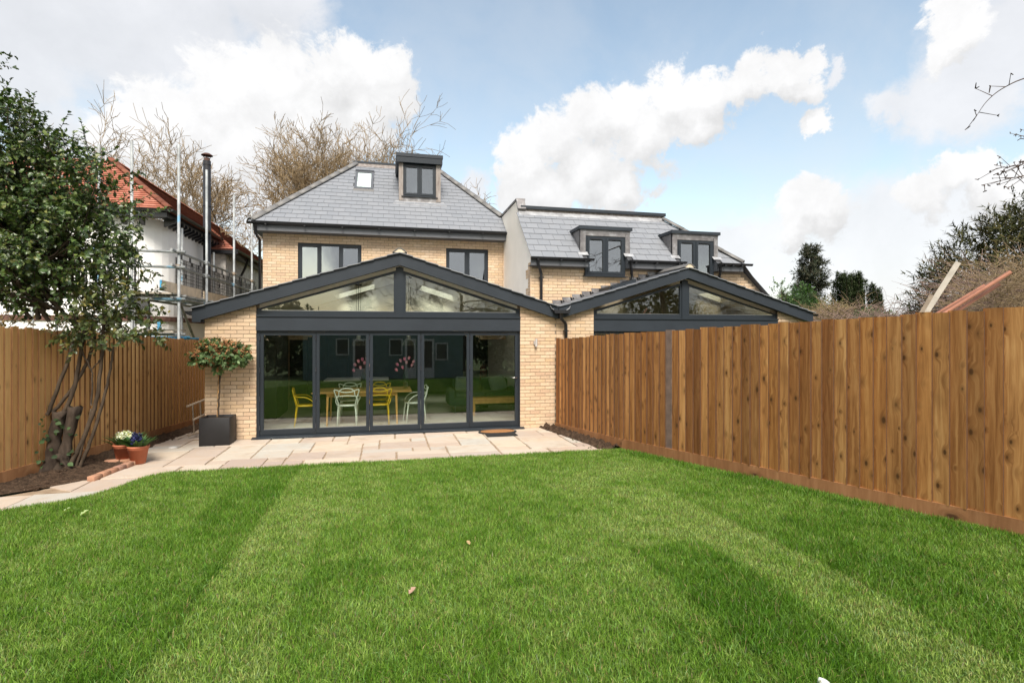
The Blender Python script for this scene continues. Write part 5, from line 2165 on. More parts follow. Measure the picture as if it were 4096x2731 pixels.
def leaf_object(name, P, D, Nn, L, shape, cols, mat, parent, fold=0.35, curl=0.15, aspect=1.0, kind='stuff'):
    V, F, k = leaves_np(P, D, Nn, L, shape, fold, curl, aspect)
    c = np.repeat(np.asarray(cols), k, axis=0)
    return place(name, np_mesh(name, V, F, mat, c), parent, kind=kind)


def unit(n):
    v = nr.normal(size=(n, 3))
    return v / np.linalg.norm(v, axis=1, keepdims=True)


def in_lobes(lobes, n, shell=0.55):
    """points through a union of ellipsoids, denser towards their skins; also outward directions"""
    vol = np.array([a * b * c for (_, _, _, a, b, c) in lobes])
    idx = nr.choice(len(lobes), size=n, p=vol / vol.sum())
    A = np.array(lobes)[idx]
    u = unit(n)
    rad = shell + (1 - shell) * nr.random((n, 1)) ** 0.6
    rad = np.where(nr.random((n, 1)) < 0.22, nr.random((n, 1)), rad)
    return A[:, :3] + u * A[:, 3:] * rad, u


def sprays(P, U, nleaf, twig, leaf, up=0.3, jitter=0.5):
    """short leafy shoots from points P pointing outwards U: leaf bases, directions, normals, lengths and twig segments"""
    m = len(P)
    d = U + nr.normal(size=(m, 3)) * jitter + np.array([0, 0, up])
    d /= np.linalg.norm(d, axis=1, keepdims=True)
    Ls = twig * (0.6 + 0.8 * nr.random((m, 1)))
    t = (np.arange(nleaf) + 0.6) / nleaf
    base = P[:, None, :] + d[:, None, :] * Ls[:, None, :] * t[None, :, None]
    side = nr.normal(size=(m, nleaf, 3))
    side -= d[:, None, :] * np.sum(side * d[:, None, :], axis=2, keepdims=True)
    side /= np.linalg.norm(side, axis=2, keepdims=True)
    dirs = side * 0.8 + d[:, None, :] * (0.35 + 0.6 * t[None, :, None])
    nn = d[:, None, :] * 0.9 + np.array([0, 0, 0.5]) + nr.normal(size=(m, nleaf, 3)) * 0.35
    ln = leaf * (0.65 + 0.6 * nr.random((m, nleaf)))
    return base.reshape(-1, 3), dirs.reshape(-1, 3), nn.reshape(-1, 3), ln.ravel(), (P, P + d * Ls)


def mixcols(n, cols, w, var=0.2):
    idx = nr.choice(len(cols), size=n, p=np.array(w) / sum(w))
    c = np.array(cols)[idx]
    return c * (1 + var * nr.normal(size=(n, 1)).clip(-1.5, 1.5))

# ================================================================== TREES BEYOND THE HOUSES
WK = dict(levels=4, spread=0.70, wiggle=0.13, up=0.35, kids=(13, 9, 8, 6), lens=(0.56, 0.6, 0.55, 0.5), start=0.28, seglen=0.45)
TB_G = 'bare trees behind the houses'
bare_tree('bare_tree', 'tall many-branched leafless tree directly behind the left hip of the slate roof', (-3.2, 17.5, 0), 11.2, 3, 'bark_pale', 'bark_tan', TB_G,
          trunk_r=0.26, minr=0.0115, trunk_frac=0.62, lean=(0.02, 0), **WK)
bare_tree('bare_tree', 'leafless wide-spreading tree behind the chimney flue, left of the house', (-4.6, 19.0, 0), 11.6, 5, 'bark_pale', 'bark_tan', TB_G,
          trunk_r=0.22, minr=0.0115, trunk_frac=0.62, lean=(-0.02, 0), **WK)
bare_tree('bare_tree', 'leafless tree rising behind the flat top beside the box dormer', (2.3, 17.0, 0), 12.8, 8, 'bark_tan', 'bark_tan', TB_G,
          trunk_r=0.2, minr=0.0115, trunk_frac=0.62, **WK)
bare_tree('bare_tree', 'thin twiggy leafless tree behind the right hip of the slate roof', (4.9, 17.6, 0), 12.6, 13, 'bark_tan', 'bark_tan', TB_G,
          trunk_r=0.13, minr=0.012, trunk_frac=0.62, **{**WK, 'kids': (8, 6, 5, 3)})
bare_tree('bare_tree', 'leafless tree seen between the flue and the left-hand bare tree', (-0.6, 19.0, 0), 11.3, 21, 'bark_tan', 'bark_tan', TB_G,
          trunk_r=0.18, minr=0.0115, trunk_frac=0.62, **WK)
bare_tree('bare_tree', 'low leafless tree filling the gap between the red roof and the brick house', (-4.9, 16.8, 0), 9.0, 33, 'bark_pale', 'bark_tan', TB_G,
          trunk_r=0.18, minr=0.0115, trunk_frac=0.42, **WK)


def conifer(name, label, base, H, W, seed, cols, n, group=None, gap=0.75, top=0.25, first=0.08):
    """trunk, drooping whorls of boughs, each bough clothed with small needle sprays"""
    r = random.Random(seed)
    t = thing(name, label, 'tree', base, 0, group)
    b = Vector(base)
    segs = [(b, b + Vector((0, 0, H * 0.97)), H * 0.022, 0.02, 0)]
    P, U = [], []
    k = int(H / 0.42)
    for i in range(k):
        f = first + (0.98 - first) * i / k
        z = H * f
        wid = W * (1 - f) ** 0.62 * (0.75 + 0.25 * math.sin(i * 2.4)) + top * W * 0.3 * (f > 0.8)
        for j in range(6):
            if r.random() > gap:
                continue
            a = r.uniform(0, 2 * PI)
            L = wid * r.uniform(0.55, 1.1)
            d = Vector((math.cos(a), math.sin(a), r.uniform(-0.15, 0.35)))
            p0 = b + Vector((0, 0, z))
            p1 = p0 + d * L * 0.6 + Vector((0, 0, -0.04 * L))
            p2 = p0 + d * L + Vector((0, 0, 0.10 * L))
            segs += [(p0, p1, 0.035, 0.025, 1), (p1, p2, 0.025, 0.01, 1)]
            m = int(6 + L * n)
            for q in range(m):
                u = r.uniform(0.15, 1.0)
                pt = p0.lerp(p1, u / 0.6) if u < 0.6 else p1.lerp(p2, (u - 0.6) / 0.4)
                P.append(pt + Vector((r.gauss(0, 0.12), r.gauss(0, 0.12), r.gauss(0, 0.07))) * (0.6 + L * 0.25))
                U.append(d)
    place('trunk', seg_mesh('trunk', segs, 'bark_brown'), t)
    P, U = np.array(P), np.array(U)
    bs, ds, nn, ln, _ = sprays(P, U, 5, 0.36, 0.26, 0.1, 0.7)
    leaf_object('crown', bs, ds, nn, ln, NEEDLE, mixcols(len(bs), cols, [1] * len(cols), 0.25), 'needle', t, 0.2, 0.1, 1.2)
    return t


conifer('conifer', 'tall dark ragged conifer far beyond the fence, right of the second house', (37.4, 27.2, 0), 9.9, 3.5, 4,
        [(0.03, 0.04, 0.024), (0.042, 0.05, 0.028), (0.055, 0.05, 0.032)], 30, gap=0.95, top=0.12)


def yew_clump():
    t = thing('columnar_yew', 'clump of upright dark green yews beside the tall ragged conifer', 'tree', (36.4, 22.0, 0))
    r = random.Random(6)
    P, U, segs = [], [], []
    for i in range(20):
        x = 35.2 + 3.0 * (i % 10) / 9 + r.uniform(-0.1, 0.1)
        y = 22 + r.uniform(-0.7, 0.7)
        H = 6.6 - 1.2 * max(0, (i % 10 - 6) / 3) - 0.5 * r.random() - (0.5 if i % 10 < 1 else 0)
        segs.append((Vector((x, y, 0)), Vector((x, y, H)), 0.06, 0.02, 0))
        m = 420
        f = np.array([r.random() ** 0.8 for _ in range(m)])
        a = nr.random(m) * 2 * PI
        rad = 0.42 * (1 - f) ** 0.45 * (0.75 + 0.35 * nr.random(m))
        P.append(np.stack([x + np.cos(a) * rad, y + np.sin(a) * rad, f * H], 1))
        U.append(np.stack([np.cos(a) * 0.4, np.sin(a) * 0.4, np.ones(m)], 1))
    place('trunk', seg_mesh('trunk', segs, 'bark_brown'), t)
    bs, ds, nn, ln, _ = sprays(np.vstack(P), np.vstack(U), 5, 0.28, 0.2, 0.5, 0.25)
    leaf_object('crown', bs, ds, nn, ln, NEEDLE, mixcols(len(bs), [(0.03, 0.045, 0.018), (0.045, 0.062, 0.022), (0.02, 0.03, 0.012)], [2, 2, 1]), 'needle', t, 0.2, 0.1, 1.3)


yew_clump()


def shrub(name, label, base, lobes, n, nleaf, twig, leaf, shape, cols, wts, mat='soft_leaf', cat='shrub', group=None, trunk=True, up=0.3, jitter=0.6, aspect=1.0, stems=6, shell=0.5, seed=1):
    t = thing(name, label, cat, base, 0, group)
    P, U = in_lobes(lobes, n, shell)
    bs, ds, nn, ln, tw = sprays(P, U, nleaf, twig, leaf, up, jitter)
    leaf_object('foliage', bs, ds, nn, ln, shape, mixcols(len(bs), cols, wts), mat, t, aspect=aspect)
    segs = []
    r = random.Random(seed)
    b = Vector(base)
    for i in range(stems):
        q = Vector(P[int(r.random() * n)])
        m = b.lerp(q, 0.5) + Vector((r.gauss(0, 0.1), r.gauss(0, 0.1), 0.15))
        segs += [(b, m, 0.05, 0.035, 0), (m, q, 0.035, 0.012, 0)]
    k = min(n, 500)
    segs += [(Vector(a), Vector(c), 0.006, 0.004, 1) for a, c in zip(tw[0][:k], tw[1][:k])]
    place('stems', seg_mesh('stems', segs, 'bark_stem'), t)
    return t


shrub('evergreen_shrub', 'dark green feathery evergreen at the foot of the ragged conifer', (25.4, 14.6, 0), [(25.4, 14.6, 3.0, 1.1, 1.0, 1.5), (26.3, 14.3, 2.6, 1.0, 0.9, 1.2), (24.9, 14.8, 2.4, 0.9, .8, 1.2)],
      900, 8, 0.3, 0.14, SPIKE, [(0.03, 0.06, 0.018), (0.05, 0.09, 0.025), (0.022, 0.042, 0.015)], [2, 2, 1], 'needle', up=0.1)
shrub('laurel_shrub', 'mid green broad-leaved shrub standing left of the upright yews', (29.5, 19.0, 0), [(29.3, 19.0, 4.0, 0.75, 0.7, 1.3), (29.9, 19, 3.0, 0.8, 0.7, 1.2)],
      500, 8, 0.3, 0.16, OVAL, [(0.045, 0.095, 0.03), (0.07, 0.13, 0.04)], [1, 1])
shrub('young_tree', 'small pale green sapling showing over the end of the second house roof', (19.7, 9.6, 0), [(19.7, 9.6, 3.5, 0.42, 0.42, 0.9), (19.9, 9.6, 2.7, 0.55, 0.5, 0.6)],
      110, 7, 0.25, 0.10, OVAL, [(0.10, 0.16, 0.06), (0.14, 0.20, 0.08)], [1, 1], up=0.6)
shrub('yellow_shrub', 'yellow-green flowering shrub between the bare scrub and the yews', (25.5, 12.5, 0), [(25.6, 12.8, 3.1, 0.8, 0.6, 0.9), (24.0, 11.5, 2.6, 0.8, .6, .9)],
      330, 7, 0.3, 0.09, OVAL, [(0.14, 0.14, 0.04), (0.10, 0.12, 0.04), (0.24, 0.20, 0.05)], [2, 2, 1])
shrub('evergreen_shrub', 'low bright green bush behind the fence, right of the yews', (22.4, 7.3, 0), [(22.4, 7.3, 2.5, 1.0, 0.7, 0.55), (23.2, 8.3, 2.4, 0.8, 0.6, 0.7)],
      420, 8, 0.25, 0.09, OVAL, [(0.05, 0.10, 0.028), (0.075, 0.13, 0.04)], [1, 1])


def bramble(name, label, centre, size, n, seed, mat, L=0.9, rad=0.006, arch=0.5, group=None, cat='shrub'):
    """tangle of thin bare arching stems"""
    r = random.Random(seed)
    t = thing(name, label, cat, (centre[0], centre[1], 0), 0, group)
    segs = []
    for i in range(n):
        u = Vector((r.gauss(0, 0.5), r.gauss(0, 0.5), r.uniform(-1, 0.75)))
        if u.length > 1.15:
            u = u.normalized() * 1.1
        p = Vector((centre[0] + u.x * size[0], centre[1] + u.y * size[1], max(0.05, centre[2] + u.z * size[2])))
        a = r.uniform(0, 2 * PI)
        d = Vector((math.cos(a), math.sin(a), r.uniform(-0.1, 1.0))).normalized()
        rr = rad * r.uniform(0.6, 1.5)
        for k in range(5):
            d = (d + Vector((r.gauss(0, 0.22), r.gauss(0, 0.22), r.gauss(0, 0.15) - arch * 0.16))).normalized()
            q = p + d * L * r.uniform(0.15, 0.28)
            segs.append((p, q, rr, rr * 0.8, 1))
            if r.random() < 0.5:
                e = q + Vector((r.gauss(0, 0.13), r.gauss(0, 0.13), r.gauss(0.03, 0.1))) * L
                segs.append((q, e, rr * 0.6, rr * 0.4, 1))
            p = q
            rr *= 0.85
    o = place('twigs', seg_mesh('twigs', segs, mat, 1.0), t, kind='stuff')
    return t


bramble('bare_shrub', 'leafless buff tangled bush in front of the dark evergreens over the fence', (23.2, 9.9, 2.0), (1.7, 1.0, 1.7), 900, 3, 'bark_tan', 1.1, 0.012)
bramble('bare_shrub', 'leafless pinkish scrub along the fence top, left of the leaning planks', (20.6, 5.2, 1.9), (2.6, 1.2, 1.1), 1100, 4, 'twig_mauve', 1.0, 0.009)
bramble('bare_shrub', 'thin arching bramble stems close behind the leaning planks', (17.0, 1.0, 1.9), (1.6, 1.0, 1.15), 420, 14, 'twig_mauve', 1.0, 0.007, 0.8)
# big dark evergreen with a bramble mass at the right edge
YB = [(18.3, -0.2, 3.5, 1.4, 1.1, 1.5), (19.2, -0.6, 4.5, 1.1, 1.0, 1.1), (17.6, 0.3, 2.8, 0.9, 0.8, 1.2), (17.0, 0.3, 3.3, 0.5, 0.5, 0.6), (20.3, -1.0, 4.9, 1.3, 1.1, 1.3), (18.3, -0.3, 4.6, 0.5, 0.5, 0.6)]
shrub('yew_tree', 'large dark olive evergreen rising behind the bramble at the right', (18.8, -0.4, 0), YB, 2700, 9, 0.45, 0.17, NEEDLE,
      [(0.035, 0.042, 0.014), (0.06, 0.06, 0.018), (0.10, 0.085, 0.025), (0.025, 0.03, 0.012)], [2, 2, 1, 1], 'needle', 'tree', up=0.35, jitter=0.55, stems=9, shell=0.6)
bramble('bare_shrub', 'big mound of bare brown bramble stems at the right behind the fence', (15.9, -2.3, 2.1), (1.8, 1.2, 1.45), 3000, 9, 'twig_mauve', 0.9, 0.006, 0.45)
bramble('bare_shrub', 'tangle of grey-brown twigs overhanging the copper pipes', (13.4, -4.2, 2.3), (1.3, 0.8, 1.2), 1300, 19, 'bark_tan', 0.7, 0.005, 0.45)
shrub('ivy_shrub', 'bright yellow-green ivy clump at the right edge above the fence', (12.3, -5.4, 0), [(12.5, -5.2, 2.35, 0.5, 0.4, 0.5), (12.9, -5.2, 2.7, 0.4, 0.4, 0.4)],
      170, 8, 0.18, 0.06, OVAL, [(0.10, 0.14, 0.03), (0.16, 0.19, 0.04), (0.04, 0.07, 0.02)], [2, 1, 1])


HBT = thing('bare_tree', 'leafless tree at the right edge with twiggy branches over the bramble mound', 'tree', (12.3, -6.2, 0))
place('trunk', seg_mesh('trunk', [(Vector((12.3, -6.2, 0)), Vector((12.2, -6.2, 2.5)), 0.12, 0.10, 0), (Vector((12.2, -6.2, 2.5)), Vector((12.0, -6.3, 4.4)), 0.10, 0.06, 0),
                                  (Vector((12.0, -6.3, 4.4)), Vector((11.6, -6.6, 5.6)), 0.06, 0.03, 0), (Vector((11.6, -6.6, 5.6)), Vector((10.6, -6.8, 5.2)), 0.03, 0.012, 0),
                                  (Vector((12.0, -6.3, 4.4)), Vector((11.8, -6.1, 4.6)), 0.03, 0.012, 0), (Vector((12.1, -6.25, 4.0)), Vector((11.6, -6.0, 4.4)), 0.03, 0.012, 0),
                                  (Vector((12.0, -6.3, 4.6)), Vector((11.6, -6.1, 5.0)), 0.02, 0.012, 0)], 'twig_dark'), HBT)


def hanging_branch(pts, rad, seed, n=10):
    r = random.Random(seed)
    cp = catmull(pts, 6)
    segs = [(a, b, rad * (1 - 0.8 * i / len(cp)), rad * (1 - 0.8 * (i + 1) / len(cp)), 0) for i, (a, b) in enumerate(zip(cp, cp[1:]))]
    tw = []
    for _ in range(n):
        i = int(r.uniform(0.1, 0.98) * (len(cp) - 1))
        d = (cp[i + 1] - cp[i]).normalized() if i + 1 < len(cp) else Vector((-1, 0, 0))
        q = cp[i] + (d * 0.6 + Vector((r.gauss(0, 0.5), r.gauss(0, 0.5), r.gauss(0, 0.55)))) * r.uniform(0.05, 0.22)
        tw.append((cp[i], q, rad * 0.5, rad * 0.3, 1))
        for _b in range(2):
            tw.append((q, q + Vector((r.gauss(0, 0.02), r.gauss(0, 0.02), r.gauss(0, 0.02))), rad * 0.8, rad * 0.5, 1))
    o = place('branch', seg_mesh('branch', segs, 'twig_dark', 1.0), HBT)
    place('twigs', seg_mesh('twigs', tw, 'twig_dark', 1.0), o, kind='stuff')


hanging_branch([(10.6, -6.8, 5.2), (9.55, -6.66, 4.92), (9.2, -6.6, 4.78), (9.0, -6.55, 4.62), (8.86, -6.51, 4.40)], 0.010, 2, 6)
hanging_branch([(11.6, -6.0, 4.4), (10.7, -5.9, 4.12), (10.4, -5.85, 4.05), (10.02, -5.76, 3.96)], 0.011, 5, 26)
hanging_branch([(11.8, -6.1, 4.6), (10.8, -5.92, 4.33), (10.5, -5.88, 4.22), (10.2, -5.8, 4.18)], 0.010, 6, 26)
hanging_branch([(11.6, -6.1, 5.0), (10.85, -5.95, 4.75), (10.62, -5.92, 4.62), (10.45, -5.9, 4.58)], 0.009, 7, 18)

# ================================================================== TREES BEHIND THE VIEWER (they show mirrored in the glass)
conifer('conifer', 'broad conifer at the end of the garden, mirrored in the left gable pane', (1.1, -19.5, 0), 6.0, 1.25, 9,
        [(0.03, 0.05, 0.02), (0.045, 0.07, 0.028)], 14, gap=0.95, top=0.2)
BK = 'trees at the end of the garden'
bare_tree('bare_tree', 'twisted bare tree at the garden end, mirrored in the upstairs windows', (6.6, -18.5, 0), 9.2, 41, 'bark_brown', 'twig_dark', BK,
          trunk_r=0.2, minr=0.014, levels=4, spread=0.8, wiggle=0.2, up=0.2, kids=(7, 6, 5, 4), lens=(0.62, 0.6, 0.55, 0.5), trunk_frac=0.5)
bare_tree('bare_tree', 'second bare tree at the garden end, mirrored in the right dormers', (14.5, -19.0, 0), 9.4, 43, 'bark_brown', 'twig_dark', BK,
          trunk_r=0.2, minr=0.014, levels=4, spread=0.8, wiggle=0.2, up=0.2, kids=(7, 6, 5, 4), lens=(0.62, 0.6, 0.55, 0.5), trunk_frac=0.5)
for i, (x, y, h, w_) in enumerate(((8.6, -20.0, 1.7, 1.6), (-2.6, -19.0, 1.9, 1.3), (11.5, -18.5, 1.3, 1.8), (18.0, -18.0, 2.6, 2.4))):
    shrub('evergreen_shrub', ['rounded dark evergreen right of the cabin at the garden end', 'evergreen left of the cabin at the garden end', 'wide evergreen hedge piece at the garden end, mirrored in the far gable',
                              'tall evergreen mass at the far right of the garden end'][i], (x, y, 0), [(x, y, h, w_, 1.0, h * 0.95)], 420, 7, 0.5, 0.26, OVAL,
          [(0.035, 0.06, 0.02), (0.05, 0.075, 0.028)], [1, 1], seed=i)

# ================================================================== HOLLY TREE IN THE LEFT BED
HL = [(-3.15, -1.75, 4.5, 0.85, 0.9, 0.85), (-2.45, -1.85, 4.25, 0.62, 0.7, 0.7), (-1.75, -2.0, 3.9, 0.36, 0.5, 0.45), (-2.2, -1.9, 3.3, 0.75, 0.8, 0.7),
      (-3.0, -1.8, 3.3, 0.9, 0.9, 0.8), (-1.62, -2.05, 3.1, 0.32, 0.4, 0.36), (-3.9, -1.6, 3.9, 0.8, 0.9, 1.2), (-2.85, -1.8, 5.1, 0.32, 0.4, 0.3), (-1.5, -2.1, 4.4, 0.22, 0.22, 0.12),
      (-1.25, -2.1, 3.75, 0.18, 0.2, 0.18), (-1.95, -1.95, 4.55, 0.30, 0.35, 0.22), (-1.5, -2.05, 3.5, 0.26, 0.3, 0.3), (-3.3, -1.7, 5.2, 0.4, 0.4, 0.35), (-2.9, -1.8, 2.7, 0.6, 0.5, 0.26)]
HT = thing('holly_tree', 'dense dark glossy holly tree with bare lower stems in the soil bed on the left', 'tree', (-2.4, -1.9, 0))
P, U = in_lobes(HL, 2400, 0.4)
bs, ds, nn, ln, tw = sprays(P, U, 12, 0.34, 0.070, 0.25, 0.55)
leaf_object('foliage', bs, ds, nn, ln, HOLLY, mixcols(len(bs), [(0.042, 0.076, 0.02), (0.065, 0.108, 0.025), (0.11, 0.148, 0.036), (0.025, 0.048, 0.016), (0.19, 0.20, 0.065)], [4, 4, 3, 2, 0.5], 0.25), 'glossy_leaf', HT, 0.45, 0.25)
# lone upright shoots beyond the top-left frame edge
P2, U2 = in_lobes([(-3.55, -1.7, 6.3, 0.22, 0.2, 0.55), (-3.5, -1.65, 5.6, 0.4, 0.4, 0.6)], 60, 0.3)
b2, d2, n2, l2, tw2 = sprays(P2, U2, 11, 0.3, 0.07, 0.8, 0.4)
leaf_object('foliage', b2, d2, n2, l2, HOLLY, mixcols(len(b2), [(0.03, 0.055, 0.014), (0.05, 0.08, 0.02)], [1, 1], 0.25), 'glossy_leaf', HT, 0.45, 0.25)
segs = [(Vector(a), Vector(c), 0.005, 0.003, 2) for a, c in zip(tw[0], tw[1])]
rr = random.Random(2)
place('twigs', seg_mesh('twigs', segs, 'bark_stem', 1.0), HT, kind='stuff')
limbs = []
for _ in range(60):
    q = Vector(P[int(rr.random() * len(P))])
    s = Vector((-2.55 + rr.uniform(-0.15, 0.35), -1.85, rr.uniform(2.2, 3.6)))
    m = s.lerp(q, 0.5) + Vector((0, 0, -0.08))
    limbs += [(s, m, 0.028, 0.018, 1), (m, q, 0.018, 0.008, 1)]
place('limbs', seg_mesh('limbs', limbs, 'bark_stem', 0.02), HT)


def stem(parent, pts, r0, r1, mat='bark_stem', name='trunk'):
    cp = catmull(pts, 6)
    k = len(cp)
    mb = MB().tube([tuple(p + Vector((rr.gauss(0, 0.004), rr.gauss(0, 0.004), 0))) for p in cp], [r0 + (r1 - r0) * i / (k - 1) for i in range(k)], 9)
    return mb.build(name, mat, parent)


stem(HT, [(-2.46, -1.86, 0.82), (-2.38, -1.86, 1.05), (-2.22, -1.86, 1.55), (-2.12, -1.86, 2.0), (-2.1, -1.86, 2.5), (-2.2, -1.85, 3.4)], 0.029, 0.02)
stem(HT, [(-2.27, -1.88, 0.80), (-2.12, -1.88, 1.15), (-2.02, -1.88, 1.75), (-1.97, -1.88, 2.2), (-2.0, -1.88, 3.0)], 0.032, 0.022)
stem(HT, [(-2.4, -1.83, 0.85), (-2.15, -1.84, 1.2), (-1.93, -1.85, 1.65), (-1.86, -1.85, 2.0), (-1.98, -1.85, 2.4)], 0.026, 0.02)


def stump(parent, x, y, h, r, seed):
    q = random.Random(seed)
    n = 12
    vs, fs = [], []
    rows = 9
    for i in range(rows + 1):
        z = h * i / rows
        k = r * (1.35 - 0.55 * min(1, i / 2.5) + 0.12 * math.sin(i * 2.1 + seed) + (0.18 if i >= rows - 2 else 0))
        for j in range(n):
            a = 2 * PI * j / n
            w = k * (1 + 0.16 * math.sin(3 * a + seed + i * 0.4) + q.uniform(-0.07, 0.07))
            vs.append((x + w * math.cos(a) + 0.02 * i * math.sin(seed), y + w * math.sin(a), z + (0.04 * math.sin(2 * a + seed) if i == rows else 0)))
    for i in range(rows):
        fs += [(i * n + j, i * n + (j + 1) % n, (i + 1) * n + (j + 1) % n, (i + 1) * n + j) for j in range(n)]
    fs.append([rows * n + j for j in range(n)])
    return MB().add(vs, fs, 0, 0.0, True).build('stump', 'bark_brown', parent)


stump(HT, -2.42, -1.88, 0.86, 0.10, 1)
stump(HT, -2.24, -1.92, 0.92, 0.085, 2)
stump(HT, -2.11, -1.99, 0.24, 0.07, 4)
iv = np.stack([-2.33 + 0.17 * nr.normal(size=36), -2.02 + 0.05 * nr.normal(size=36), 0.1 + 0.75 * nr.random(36)], 1)
leaf_object('ivy', iv, np.stack([nr.normal(size=36), -np.abs(nr.normal(size=36)), nr.normal(size=36) * 0.6], 1), np.tile([0.1, -1, 0.5], (36, 1)) + 0.3 * nr.normal(size=(36, 3)), 0.05 + 0.04 * nr.random(36), OVAL,
            mixcols(36, [(0.05, 0.09, 0.03), (0.03, 0.05, 0.02)], [1, 1]), 'soft_leaf', HT, aspect=1.4)

# young bay-like tree with yellowing leaves beside it
YT = thing('young_tree', 'slim twin-stemmed young tree with yellow-green leaves, in the bed in front of the left fence', 'tree', (-2.1, -1.95, 0))
stem(YT, [(-2.14, -1.96, 0.0), (-2.0, -1.95, 0.35), (-1.82, -1.93, 0.9), (-1.74, -1.92, 1.5), (-1.70, -1.92, 2.2), (-1.72, -1.9, 2.7)], 0.036, 0.018)
stem(YT, [(-2.02, -1.93, 0.0), (-1.88, -1.92, 0.4), (-1.72, -1.9, 1.0), (-1.62, -1.9, 1.5), (-1.58, -1.9, 1.85)], 0.028, 0.014)
stem(YT, [(-2.06, -1.95, 0.0), (-1.93, -1.94, 0.5), (-1.86, -1.94, 0.9)], 0.018, 0.012)
stem(YT, [(-1.86, -1.93, 0.95), (-1.84, -1.94, 1.35), (-1.86, -1.94, 1.5), (-2.0, -1.94, 1.8), (-2.08, -1.94, 2.05)], 0.014, 0.010)
stem(YT, [(-1.85, -1.94, 1.5), (-1.76, -1.95, 1.6), (-1.7, -1.95, 1.72)], 0.010, 0.008)
for q in ((-1.3, -2.1, 2.9), (-1.35, -2.0, 2.2), (-2.1, -1.9, 2.7)):
    stem(YT, [(-1.71, -1.92, 2.05), ((-1.71 + q[0]) / 2, -1.95, (2.05 + q[2]) / 2 - 0.05), q], 0.012, 0.006, name='limb')
YL = [(-1.75, -1.95, 2.35, 0.42, 0.45, 0.42), (-1.38, -2.05, 2.12, 0.36, 0.36, 0.27), (-1.3, -2.05, 2.6, 0.32, 0.34, 0.32), (-2.0, -1.95, 2.05, 0.36, 0.3, 0.2), (-1.1, -2.1, 1.98, 0.22, 0.2, 0.14)]
P, U = in_lobes(YL, 190, 0.35)
bs, ds, nn, ln, tw = sprays(P, U, 9, 0.24, 0.085, 0.15, 0.6)
leaf_object('foliage', bs, ds, nn, ln, OVAL, mixcols(len(bs), [(0.07, 0.085, 0.022), (0.05, 0.08, 0.025), (0.17, 0.145, 0.035), (0.10, 0.12, 0.04)], [3, 3, 1.2, 2], 0.22), 'glossy_leaf', YT, 0.3, 0.2, 0.95)
place('twigs', seg_mesh('twigs', [(Vector(a), Vector(c), 0.004, 0.003, 2) for a, c in zip(tw[0], tw[1])], 'bark_stem', 1.0), YT, kind='stuff')
# dry beech-like hedge beyond the left fence, seen under the holly
shrub('dry_hedge', 'low hedge of dry tan leaves showing over the left fence under the holly', (-4.6, 0.5, 0), [(-4.4, 0.4, 1.75, 1.9, 0.5, 0.65), (-5.6, 0.2, 1.8, 1.2, 0.5, 0.7)], 520, 8, 0.25, 0.06, OVAL,
      [(0.35, 0.24, 0.13), (0.28, 0.17, 0.09), (0.42, 0.32, 0.2)], [2, 1, 1], up=0.2)

# ================================================================== PATIO AND GARDEN THINGS
# square planter with a standard photinia
PL = thing('planter', 'square black planter on the patio against the brick pier', 'planter', (-0.585, -0.31, 0))
px0, px1, py0, py1, pz = -0.838, -0.332, -0.532, -0.082, 0.508
mb = MB()
tw_ = 0.03
for a, b, c, d in ((px0, px1, py0, py0 + tw_), (px0, px1, py1 - tw_, py1), (px0, px0 + tw_, py0 + tw_, py1 - tw_), (px1 - tw_, px1, py0 + tw_, py1 - tw_)):
    rbox(mb, a, b, c, d, 0.004, pz, 0.006, 2)
mb.build('planter_box', 'planter_black', PL)
MB().box(px0 + 0.02, px1 - 0.02, py0 + 0.02, py1 - 0.02, 0.02, pz - 0.045).build('soil', 'soil', PL)

PH = thing('standard_tree', 'lollipop-trained photinia with green and coppery leaves in the black planter', 'tree', (-0.585, -0.31, 0.45))
stem(PH, [(-0.585, -0.31, 0.45), (-0.575, -0.31, 0.75), (-0.565, -0.31, 1.0), (-0.55, -0.31, 1.22), (-0.53, -0.31, 1.36)], 0.017, 0.016)
MB().tube([(-0.60, -0.295, 0.45), (-0.572, -0.29, 1.36)], 0.009, 7).build('cane', 'oak', PH)
for q in ((-0.75, -0.33, 1.50), (-0.62, -0.2, 1.55), (-0.4, -0.4, 1.5), (-0.28, -0.3, 1.48), (-0.5, -0.5, 1.55), (-0.85, -0.25, 1.55)):
    stem(PH, [(-0.53, -0.31, 1.35), ((-0.53 + q[0]) / 2, (-0.31 + q[1]) / 2, 1.40), q], 0.011, 0.006, name='limb')
PLB = [(-0.55, -0.32, 1.62, 0.46, 0.36, 0.20), (-0.60, -0.32, 1.70, 0.34, 0.3, 0.18), (-0.32, -0.32, 1.60, 0.24, 0.24, 0.16), (-0.80, -0.32, 1.60, 0.23, 0.24, 0.15)]
P, U = in_lobes(PLB, 230, 0.55)
bs, ds, nn, ln, tw = sprays(P, U, 8, 0.12, 0.085, 0.35, 0.6)
leaf_object('foliage', bs, ds, nn, ln, OVAL, mixcols(len(bs), [(0.09, 0.15, 0.05), (0.14, 0.21, 0.09), (0.06, 0.10, 0.04), (0.26, 0.13, 0.06)], [3, 3, 2, 1.6], 0.22), 'soft_leaf', PH, 0.25, 0.2, 1.05)
P, U = in_lobes([(x, y, z + 0.07, a, b, c) for x, y, z, a, b, c in PLB], 260, 0.75)
keep = P[:, 2] > 1.58
P, U = P[keep], U[keep]
bs, ds, nn, ln, tw = sprays(P, U, 9, 0.07, 0.036, 0.5, 0.8)
leaf_object('young_shoots', bs, ds, nn, ln, OVAL, mixcols(len(bs), [(0.40, 0.20, 0.09), (0.32, 0.15, 0.07), (0.46, 0.27, 0.13), (0.40, 0.09, 0.06)], [3, 3, 2, 0.5], 0.2), 'soft_leaf', PH, 0.3, 0.2, 0.9)


